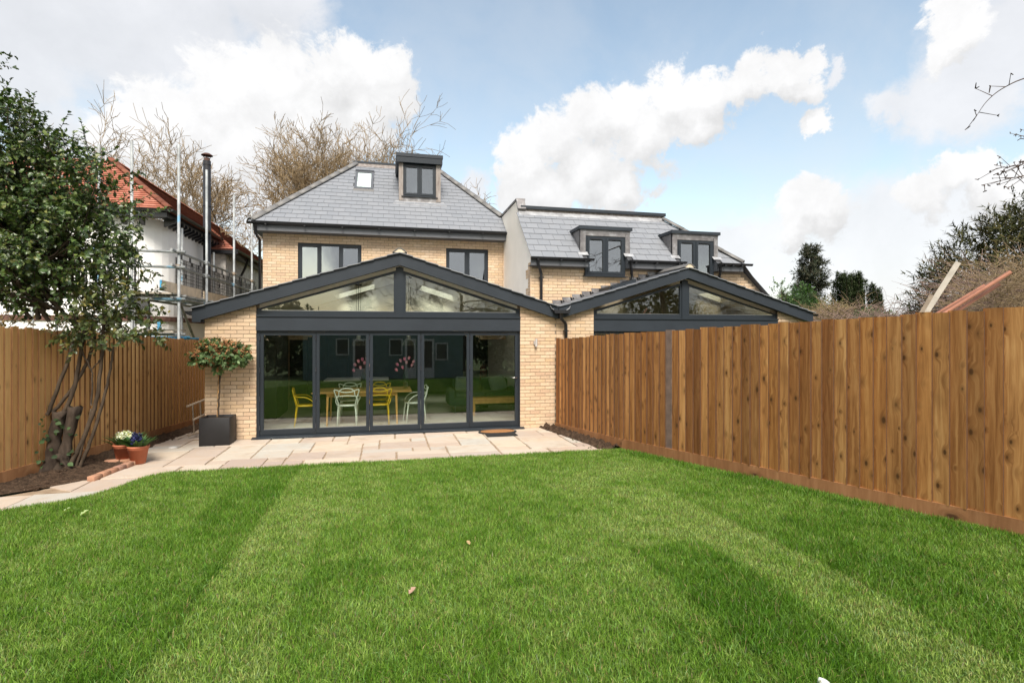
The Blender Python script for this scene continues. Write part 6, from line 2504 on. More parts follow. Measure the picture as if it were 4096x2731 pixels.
# two terracotta pots of hyacinths
def flower_pot(x, y, label, plabel, petal_cols, wts, heads, rz):
    t = thing('flower_pot', label, 'flower pot', (x, y, 0.004), rz, 'terracotta pots at the corner of the brick edging')
    mb = MB().lathe([(0.0, 0.0), (0.098, 0.0), (0.135, 0.215), (0.142, 0.215), (0.147, 0.27), (0.134, 0.27), (0.125, 0.20), (0.0, 0.20)], (0, 0, 0), 26)
    place('pot_body', mb.mesh('pot_body', 'terracotta'), t, local=True)
    place('rim', MB().lathe([(0.143, 0.245), (0.153, 0.25), (0.154, 0.275), (0.140, 0.278), (0.136, 0.26)], (0, 0, 0), 26).mesh('rim', 'terracotta'), t, local=True)
    place('soil', MB().lathe([(0.131, 0.235), (0.0, 0.245)], (0, 0, 0), 20).mesh('soil', 'soil'), t, local=True)
    h = thing('hyacinth', plabel, 'plant', (x, y, 0.24), rz, 'hyacinths in terracotta pots')
    n = 34
    a = nr.random(n) * 2 * PI
    rad = 0.02 + 0.09 * np.sqrt(nr.random(n))
    P = np.stack([np.cos(a) * rad, np.sin(a) * rad, np.zeros(n)], 1)
    D = np.stack([np.cos(a) * 0.75, np.sin(a) * 0.75, 0.8 + 0.5 * nr.random(n)], 1)
    leafV, leafF, k = leaves_np(P, D, np.tile([0, 0, 1.0], (n, 1)) + 0.1, 0.20 + 0.1 * nr.random(n), BLADE, 0.5, 0.25, 0.9)
    place('leaves', np_mesh('leaves', leafV, leafF, 'soft_leaf', np.repeat(mixcols(n, [(0.045, 0.11, 0.03), (0.07, 0.14, 0.045)], [1, 1]), k, axis=0)), h, local=True, kind='stuff')
    for hx, hy, hz in heads:
        m = 150
        f = nr.random(m)
        ang = nr.random(m) * 2 * PI
        rr_ = 0.040 * (1 - 0.35 * f)
        Pp = np.stack([hx + np.cos(ang) * rr_ * 0.6, hy + np.sin(ang) * rr_ * 0.6, hz + f * 0.11], 1)
        Dd = np.stack([np.cos(ang), np.sin(ang), 0.5 * nr.normal(size=m)], 1)
        Vv, Ff, k = leaves_np(Pp, Dd, np.tile([0, 0, 1.0], (m, 1)), 0.026 + 0.014 * nr.random(m), OVAL, 0.3, 0.3, 1.1)
        place('flower_head', np_mesh('flower_head', Vv, Ff, 'petal', np.repeat(mixcols(m, petal_cols, wts, 0.15), k, axis=0)), h, local=True)


flower_pot(-1.61, -1.50, 'left terracotta pot holding white hyacinths, partly behind the other pot', 'white flowering hyacinths with green strap leaves', [(0.80, 0.80, 0.72), (0.70, 0.72, 0.55), (0.8, 0.66, 0.2)], [5, 2, 0.4],
            [(-0.03, -0.03, 0.12), (0.03, 0.0, 0.14), (-0.06, 0.03, 0.10), (0.08, -0.02, 0.10), (0.11, 0.03, 0.07)], 0.4)
flower_pot(-1.33, -1.70, 'right terracotta pot holding blue hyacinths, nearer the lawn', 'dark blue flowering hyacinths with green strap leaves', [(0.035, 0.04, 0.12), (0.06, 0.065, 0.19), (0.02, 0.022, 0.06)], [2, 1, 1],
            [(0.06, 0.0, 0.10), (0.0, 0.03, 0.09), (-0.06, -0.02, 0.06), (0.09, 0.05, 0.12), (-0.03, 0.06, 0.08)], 1.9)

# brick edging of the bed
ED = thing('brick_edging', 'row of red bricks edging the tree bed beside the path', 'edging', (-1.45, -2.1, 0))
n = 6
for i in range(n):
    y = -1.66 - i * 0.175
    x = -1.36 - 0.14 * (i * 0.175)
    m = Matrix.Translation((x, y, 0.0)) @ Matrix.Rotation(-0.14 + PI / 2 + rng.uniform(-0.03, 0.03), 4, 'Z') @ Matrix.Rotation(rng.uniform(-0.02, 0.02), 4, 'X')
    me = MB()
    rbox(me, -0.168, 0.0, -0.05, 0.05, -0.03, 0.062 + rng.uniform(-0.004, 0.004), 0.006, 1)
    place('brick', me.mesh('brick', 'edging_brick'), ED, mat=m)
for i in range(2):
    me = MB()
    rbox(me, 0, 0.2, -0.05, 0.05, -0.03, 0.055, 0.006, 1)
    place('brick', me.mesh('brick', 'edging_brick'), ED, mat=Matrix.Translation((-1.83 + i * 0.215, -1.585, 0)))

# ladder lying on its side between fence and house
LD = thing('ladder', 'short weathered wooden ladder lying on its edge behind the black planter', 'ladder', (-1.2, 0.4, 0))


def ladder():
    a0, a1 = Vector((-1.375, 0.50, 0.60)), Vector((-0.75, 1.15, 0.86))     # upper stile
    b0, b1 = Vector((-1.285, 0.30, 0.06)), Vector((-0.60, 0.85, 0.25))     # lower stile
    for p, q in ((a0, a1), (b0, b1)):
        MB().tube([p, q], 0.022, 6, smooth=False).build('stile', 'aged_wood', LD)
    for i in range(5):
        t = 0.13 + 0.16 * i
        MB().tube([a0.lerp(a1, t), b0.lerp(b1, t)], 0.018, 6).build('rung', 'aged_wood', LD)
    c0, c1 = Vector((-1.20, 0.30, 0.36)), Vector((-0.75, 0.80, 0.60))
    MB().tube([c0, c1], 0.02, 6, smooth=False).build('stile', 'aged_wood', LD)


ladder()

# door mats
OM = thing('doormat', 'oval brown coir doormat with black rim in front of the right-hand door leaf', 'doormat', (4.68, -0.33, 0))
mb = MB()
N_ = 40
ring = lambda k, z: [(4.68 + 0.40 * k * math.copysign(abs(math.cos(a)) ** 0.8, math.cos(a)), -0.35 + 0.20 * k * math.copysign(abs(math.sin(a)) ** 0.9, math.sin(a)), z) for a in [2 * PI * i / N_ for i in range(N_)]]
rows = [ring(1.0, 0.006), ring(1.0, 0.022), ring(0.9, 0.026), ring(0.88, 0.016)]
vs = [p for r in rows for p in r]
mb.add(vs, [(i * N_ + j, i * N_ + (j + 1) % N_, (i + 1) * N_ + (j + 1) % N_, (i + 1) * N_ + j) for i in range(3) for j in range(N_)])
mb.build('rim', 'rubber', OM)
mb = MB()
rows = [ring(0.885, 0.014), ring(0.87, 0.034), ring(0.5, 0.040)]
vs = [p for r in rows for p in r] + [(4.68, -0.35, 0.042)]
fs = [(i * N_ + j, i * N_ + (j + 1) % N_, (i + 1) * N_ + (j + 1) % N_, (i + 1) * N_ + j) for i in range(2) for j in range(N_)]
fs += [(2 * N_ + j, 2 * N_ + (j + 1) % N_, 3 * N_) for j in range(N_)]
mb.add(vs, fs, 0, 0.0, True)
mb.build('pile', 'coir', OM)
RM = thing('doormat', 'black ribbed rubber mat lying on the slabs, tucked under the oval mat', 'doormat', (4.69, -0.62, 0))
mb = MB().box(4.38, 5.00, -0.82, -0.45, 0.003, 0.010)
mb.build('mat_base', 'rubber', RM)
mb = MB()
for i in range(15):
    y = -0.81 + i * 0.025
    mb.box(4.385, 4.995, y, y + 0.012, 0.010, 0.018)
mb.build('rib', 'rubber', RM)
tag(MB().lathe([(0.0, 0.010), (0.055, 0.010), (0.065, 0.003), (0.065, -0.01)], (-1.27, -0.49, 0.0), 18).build('drain_cover', 'drain_white'), 'small round pale drain cover set in the patio slabs near the pots', 'drain cover')

WLT = thing('wall_light', 'slim brushed steel up-and-down wall light on the right brick pier', 'wall light', (5.59, 0, 1.84))
MB().box(5.545, 5.585, -0.03, 0.0, 1.80, 1.88).build('bracket', 'lamp_steel', WLT)
MB().tube([(5.592, -0.055, 1.755), (5.592, -0.055, 1.925)], 0.029, 16).build('lamp_body', 'lamp_steel', WLT)


# planks and copper pipes leaning behind the right fence
def plank(p, q, w, th, mat, label):
    p, q = Vector(p), Vector(q)
    d = (q - p).normalized()
    v = Vector((2.455, -11.176, 2.0)) - p
    s = d.cross(v).normalized() * w / 2
    n = d.cross(s).normalized() * th
    o = MB().slab([p - s, p + s, q + s, q - s], n).build('plank', mat)
    tag(o, label, 'plank')


plank((8.92, -4.47, 0.1), (10.36, -5.22, 3.04), 0.07, 0.03, 'grey_board', 'long pale grey plank leaning up behind the brown fence')
plank((8.97, -4.48, 0.1), (9.80, -5.29, 2.56), 0.05, 0.025, 'aged_wood', 'short dark-edged board leaning beside the long pale plank')
for i, (a, b, r_) in enumerate((((8.06, -3.24, 0.1), (11.08, -5.39, 2.90), 0.030), ((8.0, -3.15, 0.2), (11.05, -5.07, 2.74), 0.022), ((8.1, -3.28, 0.01), (11.09, -5.24, 2.74), 0.026))):
    a, b = Vector(a), Vector(b)
    d = (b - a).normalized()
    tag(MB().tube([a, b], r_, 12).build('copper_pipe', 'copper'), ['longest copper-coloured pipe leaning above the fence at the right', 'shortest copper-coloured pipe, uppermost of the bundle behind the fence', 'dark underside copper pipe lying below the longest pipe'][i],
        'pipe', 'copper pipes leaning behind the fence')


# small things on the lawn
def dead_leaf(x, y, s, rz, label, col):
    z = ground_z(x, y) + 0.055
    V, F, k = leaves_np([(0, 0, 0)], [(1, 0, 0.25)], [(0, 0, 1.0)], [s], HOLLY, 0.6, -0.3, 1.2)
    o = place('fallen_leaf', np_mesh('fallen_leaf', V, F, 'soft_leaf', np.tile(col, (len(V), 1))))
    o.matrix_basis = Matrix.Translation((x, y, z)) @ Matrix.Rotation(rz, 4, 'Z')
    tag(o, label, 'leaf', 'fallen leaves on the lawn')


dead_leaf(2.6, -7.5, 0.06, 0.5, 'curled pale brown dead leaf near the middle of the lawn', (0.42, 0.27, 0.2))
dead_leaf(3.14, -6.66, 0.045, 2.0, 'small tan dead leaf farther up the middle of the lawn', (0.42, 0.30, 0.15))
dead_leaf(-0.87, -4.62, 0.08, 0.2, 'pale green fallen leaf on the left of the lawn', (0.35, 0.45, 0.22))
dead_leaf(-0.62, -4.8, 0.08, 0.6, 'second pale green fallen leaf on the left of the lawn, nearer the middle', (0.36, 0.45, 0.2))
WP = MB()
rbox(WP, -0.026, 0.024, -0.02, 0.02, 0.0, 0.035, 0.009, 2)
o = place('paper_scrap', WP.mesh('paper_scrap', 'white_paint'), mat=Matrix.Translation((4.6, -8.90, ground_z(0, -8.9) + 0.02)) @ Matrix.Rotation(0.4, 4, 'Y'))
tag(o, 'scrap of white litter in the grass at the bottom edge', 'litter')


# soil clods along the right bed
def clods(cx, cy, n, ax, ay):
    mb = MB()
    r = random.Random(int(cx * 10))
    for _ in range(n):
        x, y, s = cx + r.gauss(0, ax), cy + r.gauss(0, ay), r.uniform(0.012, 0.05)
        bm = bmesh.new()
        bmesh.ops.create_icosphere(bm, subdivisions=1, radius=s)
        for v in bm.verts:
            v.co = v.co * r.uniform(0.7, 1.25)
            v.co.z *= 0.8
        mb.add([(v.co.x + x, v.co.y + y, v.co.z + 0.01 + s * 0.3) for v in bm.verts], [[v.index for v in f.verts] for f in bm.faces])
        bm.free()
    o = mb.build('soil_clods', 'soil')
    o['kind'] = 'stuff'
    o['label'] = 'loose dark lumps of soil in the bed'
    return o


clods(6.15, -1.25, 60, 0.06, 0.45)
clods(5.95, -0.4, 30, 0.08, 0.2)
clods(-2.1, -2.35, 90, 0.12, 0.3)
clods(-1.75, 0.5, 60, 0.1, 0.8)

# ================================================================== FURNITURE BEHIND THE GLASS
TB_ = thing('dining_table', 'light oak dining table with tapered legs behind the folding doors', 'table', (1.93, 1.6, 0))
MB().prism([(1.08, 0.745), (1.11, 0.722), (2.09, 0.722), (2.12, 0.745), (2.12, 0.755), (1.08, 0.755)], 'x', 0.86, 3.0).build('table_top', 'oak', TB_)
MB().box(1.2, 2.66, 1.19, 1.215, 0.64, 0.722).box(1.2, 2.66, 1.98, 2.005, 0.64, 0.722).box(1.18, 1.205, 1.2, 2.0, 0.64, 0.722).box(2.655, 2.68, 1.2, 2.0, 0.64, 0.722).build('apron', 'oak', TB_)
for x in (1.19, 2.66):
    for y in (1.2, 1.99):
        MB().tube([(x, y, 0.722), (x + (0.02 if x > 2 else -0.02), y, 0.012)], [0.034, 0.02], 4, smooth=False).build('leg', 'oak', TB_)


def make_chair(mat, label, group):
    t = thing('dining_chair', label, 'chair', (0, 0, 0), 0, group)
    L = lambda name, mb: place(name, mb.mesh(name, mat), t, local=True)
    seat = MB()
    out = []
    for i in range(24):
        a = 2 * PI * i / 24
        out.append((0.215 * math.copysign(abs(math.cos(a)) ** 0.6, math.cos(a)), 0.21 * math.copysign(abs(math.sin(a)) ** 0.6, math.sin(a))))
    vs = [(x, y, 0.455) for x, y in out] + [(x * 0.9, y * 0.9, 0.425) for x, y in out] + [(0, 0, 0.445), (0, 0, 0.422)]
    fs = [(i, (i + 1) % 24, 48) for i in range(24)] + [(24 + i, 49, 24 + (i + 1) % 24) for i in range(24)] + [(i, 24 + i, 24 + (i + 1) % 24, (i + 1) % 24) for i in range(24)]
    L('seat', seat.add(vs, fs, 0, 0, True))
    for sx in (-1, 1):
        for sy in (-1, 1):
            L('leg', MB().tube([(sx * 0.175, sy * 0.175, 0.445), (sx * 0.19, sy * 0.195, 0.3), (sx * 0.20, sy * 0.225, 0.0)], [0.024, 0.017, 0.012], 8))
    mir = lambda pts: pts + [(-x, y, z) for x, y, z in pts[::-1] if x != 0]
    c1 = mir([(-0.17, -0.19, 0.45), (-0.20, -0.22, 0.58), (-0.245, -0.245, 0.72), (-0.26, -0.26, 0.80), (-0.20, -0.265, 0.79), (-0.11, -0.26, 0.755), (0, -0.255, 0.74)])
    c2 = mir([(-0.20, -0.16, 0.45), (-0.235, -0.19, 0.56), (-0.17, -0.24, 0.68), (-0.16, -0.255, 0.76), (-0.10, -0.265, 0.815), (0, -0.27, 0.83)])
    c3 = mir([(-0.19, 0.19, 0.45), (-0.255, 0.14, 0.55), (-0.27, 0.02, 0.63), (-0.25, -0.12, 0.645), (-0.17, -0.22, 0.655), (-0.08, -0.25, 0.665), (0, -0.255, 0.67)])
    for c in (c1, c2, c3):
        L('back_loop', MB().tube(catmull(c, 5), 0.0115, 7))
    return t


YC = make_chair('yellow_plastic', 'yellow looped-back plastic chair at the left end of the dining table', 'looped-back dining chairs')
WC = make_chair('white_plastic', 'pale grey-white looped-back plastic chair with its back to the middle of the doors', 'looped-back dining chairs')


def put_chair(o, x, y, rz, label):
    o.location, o.rotation_euler = (x, y, 0.012), (0, 0, rz)
    o['label'] = label


def chair_copy(src, x, y, rz, label):
    c = copy_tree(src)
    put_chair(c, x, y, rz, label)


chair_copy(YC, 2.30, 1.27, 0, 'yellow looped-back plastic chair on the near side of the table, back to the doors')
chair_copy(YC, 2.28, 2.22, PI, 'yellow looped-back plastic chair on the far side of the oak table')
chair_copy(WC, 1.58, 2.22, PI, 'pale looped-back plastic chair on the far side of the oak table')
chair_copy(WC, 3.08, 1.42, PI / 2 + 0.15, 'pale looped-back plastic chair at the right end of the dining table')
put_chair(YC, 0.70, 1.45, -PI / 2 + 0.1, 'yellow looped-back plastic chair at the left end of the dining table')
put_chair(WC, 1.60, 1.28, 0, 'pale looped-back plastic chair on the near side of the table, back to the doors')


def vase(x, y, label, flabel):
    t = thing('vase', label, 'vase', (x, y, 0.755), 0, 'glass vases of pink tulips')
    place('glass', MB().lathe([(0.0, 0.0), (0.05, 0.0), (0.06, 0.24), (0.057, 0.24), (0.047, 0.01), (0.0, 0.01)], (0, 0, 0), 18).mesh('glass', 'clear_glass'), t, local=True)
    f = thing('tulips', flabel, 'flowers', (x, y, 0.77), 0, 'pink tulips')
    r = random.Random(int(x * 10))
    heads = [(-0.17, 0.52), (-0.10, 0.60), (-0.06, 0.45), (0.02, 0.56), (0.07, 0.66), (0.13, 0.50), (-0.19, 0.40), (0.16, 0.58), (-0.02, 0.64)]
    for hx, hz in heads:
        hy = r.uniform(-0.1, 0.1)
        place('stem', MB().tube(catmull([(r.uniform(-.02, .02), 0, 0.02), (hx * 0.4, hy * 0.4, hz * 0.6), (hx, hy, hz)], 4), 0.005, 5).mesh('stem', 'twig_dark'), f, local=True)
        d = Vector((hx * 1.2, hy, 0.35)).normalized()
        m = 7
        Pp = np.tile([hx, hy, hz], (m, 1))
        per = np.array([d.orthogonal().normalized() @ Matrix.Rotation(2 * PI * i / m, 3, d) for i in range(m)])
        Vv, Ff, k = leaves_np(Pp + per * 0.012, np.tile(d, (m, 1)) + per * 0.22, per, np.full(m, 0.085), OVAL, 0.5, 0.1, 0.62)
        place('flower_head', np_mesh('flower_head', Vv, Ff, 'petal', np.repeat(mixcols(m, [(0.72, 0.22, 0.40), (0.80, 0.45, 0.55)], [1, 1]), k, axis=0)), f, local=True)
    n = 14
    a = nr.random(n) * 2 * PI
    Vv, Ff, k = leaves_np(np.zeros((n, 3)) + [0, 0, 0.15], np.stack([np.cos(a) * 0.3, np.sin(a) * 0.3, np.ones(n)], 1), np.stack([np.cos(a), np.sin(a), np.ones(n) * 0.2], 1), 0.22 + 0.1 * nr.random(n), BLADE, 0.4, 0.3, 1.6)
    place('leaves', np_mesh('leaves', Vv, Ff, 'soft_leaf', np.repeat(mixcols(n, [(0.03, 0.06, 0.025)], [1]), k, axis=0)), f, local=True, kind='stuff')


vase(1.93, 1.6, 'clear glass vase on the middle of the dining table', 'bunch of pink tulips in the vase in the second door leaf')
vase(2.88, 1.6, 'clear glass vase at the right end of the dining table', 'bunch of pink tulips in the vase in the third door leaf')


def pendant(x, y, zl, label):
    t = thing('pendant_lamp', label, 'lamp', (x, y, zl), 0, 'clear pendant lamps over the table')
    top = roofA(x) - 0.20
    MB().tube([(x, y, zl + 0.17), (x, y, top)], 0.006, 5).build('cord', 'black_steel', t)
    MB().tube([(x - 0.045, y, zl + 0.4), (x - 0.045, y, top - 0.04)], 0.004, 5).tube([(x + 0.045, y, zl + 0.4), (x + 0.045, y, top - 0.04)], 0.004, 5).lathe([(0.0, 0.05), (0.07, 0.03), (0.08, 0.0), (0.0, 0.0)], (x, y, top - 0.05), 14).box(x - 0.06, x + 0.06, y - 0.02, y + 0.02, zl + 0.34, zl + 0.42).build('pulley', 'black_steel', t)
    MB().lathe([(0.02, 0.17), (0.045, 0.12), (0.05, 0.06), (0.045, 0.05)], (x, y, zl), 14).build('lamp_cap', 'steel', t)
    MB().lathe([(0.05, 0.06), (0.13, -0.02), (0.145, -0.10), (0.14, -0.10), (0.125, -0.02), (0.046, 0.055)], (x, y, zl), 18).build('lamp_shade', 'clear_glass', t)


pendant(1.82, 1.62, 1.86, 'clear glass pendant lamp on a pulley over the middle of the table')
pendant(2.95, 1.62, 1.86, 'clear glass pendant lamp over the right end of the table')

IS = thing('kitchen_island', 'dark kitchen island with pale worktop behind the dining table', 'kitchen island', (1.6, 3.8, 0))
MB().box(0.9, 2.45, 3.55, 4.3, 0.012, 0.80).build('cabinet', 'interior_dark', IS)
MB().box(0.85, 2.5, 3.5, 4.35, 0.80, 0.83).build('worktop', 'white_paint', IS)
KU = thing('kitchen_units', 'dark kitchen units along the back wall of the room', 'kitchen units', (1.2, 6.9, 0))
for i in range(5):
    MB().box(-0.6 + i * 0.62, -0.6 + i * 0.62 + 0.6, 6.7, 7.27, 0.1, 2.2).build('unit_door', 'interior_dark', KU)
RU_ = thing('room_divider', 'dark timber tall cupboard against the left wall of the room', 'cupboard', (-0.4, 3.0, 0))
MB().box(-0.69, -0.1, 2.4, 3.9, 0.012, 2.1).build('carcass', 'interior_dark', RU_)
MB().box(-0.1, -0.08, 2.42, 3.13, 0.05, 2.08).build('door', 'interior_dark', RU_)
MB().box(-0.1, -0.08, 3.15, 3.88, 0.05, 2.08).build('door', 'interior_dark', RU_)

SO = thing('sofa', 'dark green fabric sofa on thin metal legs behind the right-hand door leaves', 'sofa', (4.9, 2.8, 0))
mb = MB()
rbox(mb, 4.05, 5.80, 2.35, 3.15, 0.20, 0.42, 0.05)
mb.build('base', 'dark_fabric', SO)
for a, b in ((4.10, 4.16 + 0.02), (5.62, 5.82)):
    pass
for a, b in ((3.98, 4.16), (5.66, 5.84)):
    mb = MB()
    rbox(mb, a, b, 2.35, 3.2, 0.2, 0.62, 0.07)
    mb.build('arm', 'dark_fabric', SO)
for a, b in ((4.17, 4.90), (4.92, 5.65)):
    mb = MB()
    rbox(mb, a, b, 2.95, 3.2, 0.40, 0.86, 0.08)
    mb.build('back_cushion', 'dark_fabric', SO)
    mb = MB()
    rbox(mb, a, b, 2.37, 2.98, 0.40, 0.54, 0.05)
    mb.build('seat_cushion', 'dark_fabric', SO)
for x in (4.15, 5.65):
    for y in (2.4, 3.1):
        MB().tube([(x, y, 0.012), (x, y, 0.21)], 0.012, 6).build('leg', 'steel', SO)
for x, y, rz, lab in ((4.42, 2.82, 0.1, 'grey-green square cushion at the left end of the sofa'), (5.33, 2.80, -0.25, 'grey-green square cushion at the right end of the sofa')):
    mb = MB()
    rbox(mb, -0.22, 0.22, -0.07, 0.07, -0.2, 0.2, 0.065, 3)
    o = place('cushion', mb.mesh('cushion', 'cushion_fabric'), mat=Matrix.Translation((x, y, 0.72)) @ Matrix.Rotation(rz, 4, 'Y') @ Matrix.Rotation(-0.3, 4, 'X'))
    tag(o, lab, 'cushion', 'sofa cushions')
CT = thing('coffee_table', 'low oak coffee table in front of the dark sofa', 'coffee table', (5.1, 2.2, 0))
MB().box(4.52, 5.80, 1.96, 2.30, 0.40, 0.44).build('table_top', 'oak', CT)
MB().box(4.56, 5.76, 1.98, 2.0, 0.30, 0.40).box(4.56, 5.76, 2.26, 2.28, 0.30, 0.40).build('apron', 'oak', CT)
for x in (4.53, 5.73):
    for y in (1.965, 2.235):
        MB().box(x, x + 0.06, y, y + 0.06, 0.012, 0.40).build('leg', 'oak', CT)
RP = thing('house_plant', 'dark red spiky house plant behind the sofa', 'plant', (5.05, 3.35, 0))
MB().lathe([(0.0, 0.0), (0.13, 0.0), (0.16, 0.3), (0.0, 0.3)], (5.05, 3.4, 0.012), 16).build('pot', 'planter_black', RP)
n = 40
a = nr.random(n) * 2 * PI
Vv, Ff, k = leaves_np(np.tile([5.05, 3.4, 0.3], (n, 1)), np.stack([np.cos(a) * 0.3, np.sin(a) * 0.3, np.ones(n)], 1), np.stack([np.cos(a), np.sin(a), 0.2 * np.ones(n)], 1), 0.6 + 0.4 * nr.random(n), SPIKE, 0.3, 0.2, 0.7)
place('leaves', np_mesh('leaves', Vv, Ff, 'soft_leaf', np.repeat(mixcols(n, [(0.10, 0.012, 0.012)], [1]), k, axis=0)), RP, kind='stuff')


# ================================================================== GRASS
def roll_of(X, Y):
    """turf laid in rolls: column and row of each point"""
    c = np.floor((X + 0.10) / 0.65).astype(int)
    off = np.array([(k * 0.618 % 1.0) * 2.2 for k in range(-10, 20)])[c + 10]
    rr = np.floor((-Y + off) / 2.2).astype(int)
    return c, rr


def fbm(X, Y, s, seed):
    g = np.random.default_rng(seed)
    out = np.zeros_like(X)
    for o in range(4):
        for _ in range(5):
            a, ph = g.random() * 2 * PI, g.random() * 2 * PI
            k = s * 2 ** o * (0.6 + 0.8 * g.random())
            out += np.sin((X * math.cos(a) + Y * math.sin(a)) * k + ph) / (5 * 1.8 ** o)
    return out


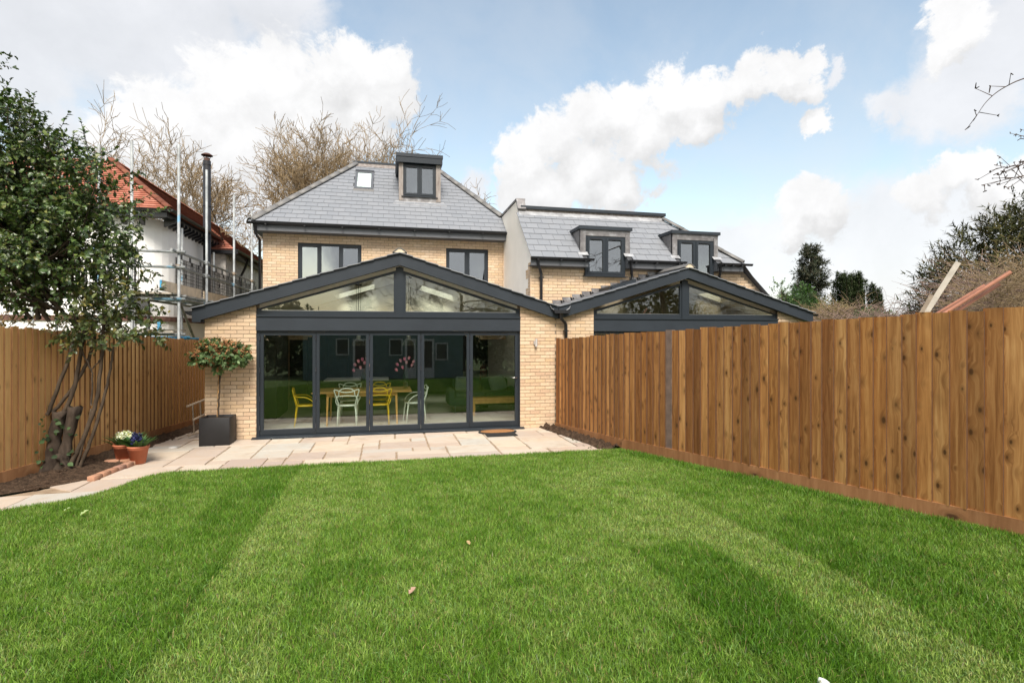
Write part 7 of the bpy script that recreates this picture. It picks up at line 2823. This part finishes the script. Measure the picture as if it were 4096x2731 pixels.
def make_grass():
    N0 = 1230000
    X = nr.uniform(-3.4, 8.9, N0)
    Y = nr.uniform(-10.2, -2.44, N0)
    cx, cy = 2.455, -11.176
    c_, s_ = math.cos(YAW), math.sin(YAW)
    Z = s_ * (X - cx) + c_ * (Y - cy)
    Xc = c_ * (X - cx) - s_ * (Y - cy)
    dens = np.clip(1.25 - 0.085 * Z, 0.25, 1.0)
    seen = (np.abs(Xc) < 0.99 * Z + 0.2) & (Z > 2.7)
    dens = np.where(seen, dens, 0.4)
    ok = (nr.random(N0) < dens) & (np.abs(Xc) < 1.5 * Z + 1.2) & (Z > 1.2)
    X, Y, Z = X[ok], Y[ok], Z[ok]
    ll = np.interp(-Y, [-p[1] for p in LAWN_EDGE], [p[0] for p in LAWN_EDGE])
    rf_ = np.interp(-Y, [-p[1] for p in RF], [p[0] for p in RF])
    wob = 0.03 * fbm(X, Y, 9.0, 3)
    ok = (X > ll + wob) & (X < rf_ - 0.04) & (Y < -2.50 + wob)
    X, Y, Z, rf_ = X[ok], Y[ok], Z[ok], rf_[ok]
    n = len(X)
    c, r = roll_of(X + 0.018 * nr.normal(size=n) + 0.012 * fbm(X, Y, 6.0, 12), Y + 0.02 * nr.normal(size=n))
    h = ((c * 73856093) ^ (r * 19349663)) % 1000 / 1000.0
    tone = (h - 0.5) * 0.42                      # + lush and dark, - dry and light
    tone = np.where(c == 1, 0.42 + 0.10 * h, tone)
    tone = np.where(c == 0, 0.12, tone)
    tone = np.where(c == 2, -0.45, tone)
    tone = np.where((c == 3) & (Y < -6.72) & (Y > -7.2), 0.25, tone)
    tone = np.where((c == 7) & (Y < -7.0), 0.66, np.where(c == 7, -0.35, tone))
    tone = np.where((c == 8) & (Y < -5.0), -0.5, tone)
    tone = np.where((c == 9) & (Y < -6.6), 0.5, tone)
    tone = np.where((c == 5) & (Y < -7.36) & (Y > -7.52), 0.3, tone)
    tone = np.where(c >= 10, 0.15, tone)
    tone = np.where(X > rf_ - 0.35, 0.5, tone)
    tone = np.where(Y > -2.75, 0.15, tone)
    patch = fbm(X, Y, 3.0, 5)
    fine = fbm(X, Y, 14.0, 6)
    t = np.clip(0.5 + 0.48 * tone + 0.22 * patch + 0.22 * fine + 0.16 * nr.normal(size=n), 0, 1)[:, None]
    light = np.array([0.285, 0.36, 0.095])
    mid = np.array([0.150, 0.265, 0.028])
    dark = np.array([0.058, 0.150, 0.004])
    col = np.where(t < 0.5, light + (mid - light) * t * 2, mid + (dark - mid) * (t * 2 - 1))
    dry = nr.random(n) < (0.05 + 0.05 * (t[:, 0] < 0.4))
    col[dry] = np.array([0.26, 0.21, 0.085]) * (0.7 + 0.5 * nr.random((dry.sum(), 1)))
    blue = nr.random(n) < 0.14
    col[blue] = col[blue] * np.array([0.85, 1.0, 1.6])
    col *= (0.62 + 0.82 * nr.random((n, 1)) ** 1.5)
    H = (0.030 + 0.022 * nr.random(n)) * (1 + 0.55 * np.clip(tone, -0.4, 1.0)) * (1 + 0.25 * patch)
    H = np.clip(H, 0.018, 0.10)
    W = 0.0016 + 0.0013 * nr.random(n) + 0.00022 * np.clip(Z - 3, 0, 6)
    az = nr.random(n) * 2 * PI + 1.2 * fbm(X, Y, 5.0, 9)
    lean = np.clip(np.abs(nr.normal(size=n)) * 0.55 + 0.15, 0, 1.5)
    dx, dy = np.cos(az), np.sin(az)
    fa = nr.random(n) * PI
    sx, sy = np.cos(fa) * W, np.sin(fa) * W
    gz = ground_np(X, Y) + 0.010
    m = 0.55
    ox, oy = dx * lean * H * 0.35, dy * lean * H * 0.35
    tip = np.stack([X + dx * lean * H * 1.1, Y + dy * lean * H * 1.1, gz + H * np.clip(1.15 - 0.45 * lean, 0.4, 1.1)], 1)
    near = (Z < 4.3) & (np.abs(X - 2.455) < 5)
    k = int(near.sum())
    # near blades bend (three triangles), far ones are single triangles
    V1 = np.zeros((k, 5, 3), dtype=np.float32)
    q = near
    V1[:, 0] = np.stack([X - sx, Y - sy, gz], 1)[q]
    V1[:, 1] = np.stack([X + sx, Y + sy, gz], 1)[q]
    V1[:, 2] = np.stack([X + sx * 0.8 + ox, Y + sy * 0.8 + oy, gz + H * m], 1)[q]
    V1[:, 3] = np.stack([X - sx * 0.8 + ox, Y - sy * 0.8 + oy, gz + H * m], 1)[q]
    V1[:, 4] = tip[q]
    F1 = ((np.arange(k) * 5)[:, None, None] + np.array([[0, 1, 2], [0, 2, 3], [3, 2, 4]])[None]).reshape(-1, 3)
    q = ~near
    j = n - k
    V2 = np.zeros((j, 3, 3), dtype=np.float32)
    V2[:, 0] = np.stack([X - sx * 1.3, Y - sy * 1.3, gz], 1)[q]
    V2[:, 1] = np.stack([X + sx * 1.3, Y + sy * 1.3, gz], 1)[q]
    V2[:, 2] = tip[q]
    F2 = (np.arange(j) * 3)[:, None] + np.array([[0, 1, 2]]) + k * 5
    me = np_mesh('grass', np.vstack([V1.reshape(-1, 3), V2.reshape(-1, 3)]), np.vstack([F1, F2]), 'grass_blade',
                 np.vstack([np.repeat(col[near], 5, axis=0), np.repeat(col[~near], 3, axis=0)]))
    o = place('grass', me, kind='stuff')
    o['label'] = 'short mown grass of newly laid turf rolls'
    print('grass blades', n)


make_grass()
# a few weeds and blades along the slab edge and the beds
n = 120
X = np.concatenate([nr.uniform(-2.3, -1.7, 60), nr.uniform(5.9, 6.4, 60)])
Y = np.concatenate([nr.uniform(-1.2, 1.8, 60), nr.uniform(-2.4, -0.3, 60)])
ok = np.concatenate([X[:60] > np.interp(-Y[:60], [-p[1] for p in LF], [p[0] for p in LF]) + 0.05, X[60:] < np.interp(-Y[60:], [-p[1] for p in RF], [p[0] for p in RF]) - 0.05])
X, Y = X[ok], Y[ok]
n = len(X)
leaf_w = leaf_object('weeds', np.stack([X, Y, np.full(n, 0.0)], 1), np.stack([nr.normal(size=n), nr.normal(size=n), np.ones(n)], 1), np.tile([0, 0, 1.0], (n, 1)) + 0.2, 0.03 + 0.03 * nr.random(n), OVAL,
                     mixcols(n, [(0.06, 0.11, 0.03), (0.22, 0.16, 0.1)], [2, 1]), 'soft_leaf', None)
leaf_w['label'] = 'small weeds and dry leaves scattered on the soil'
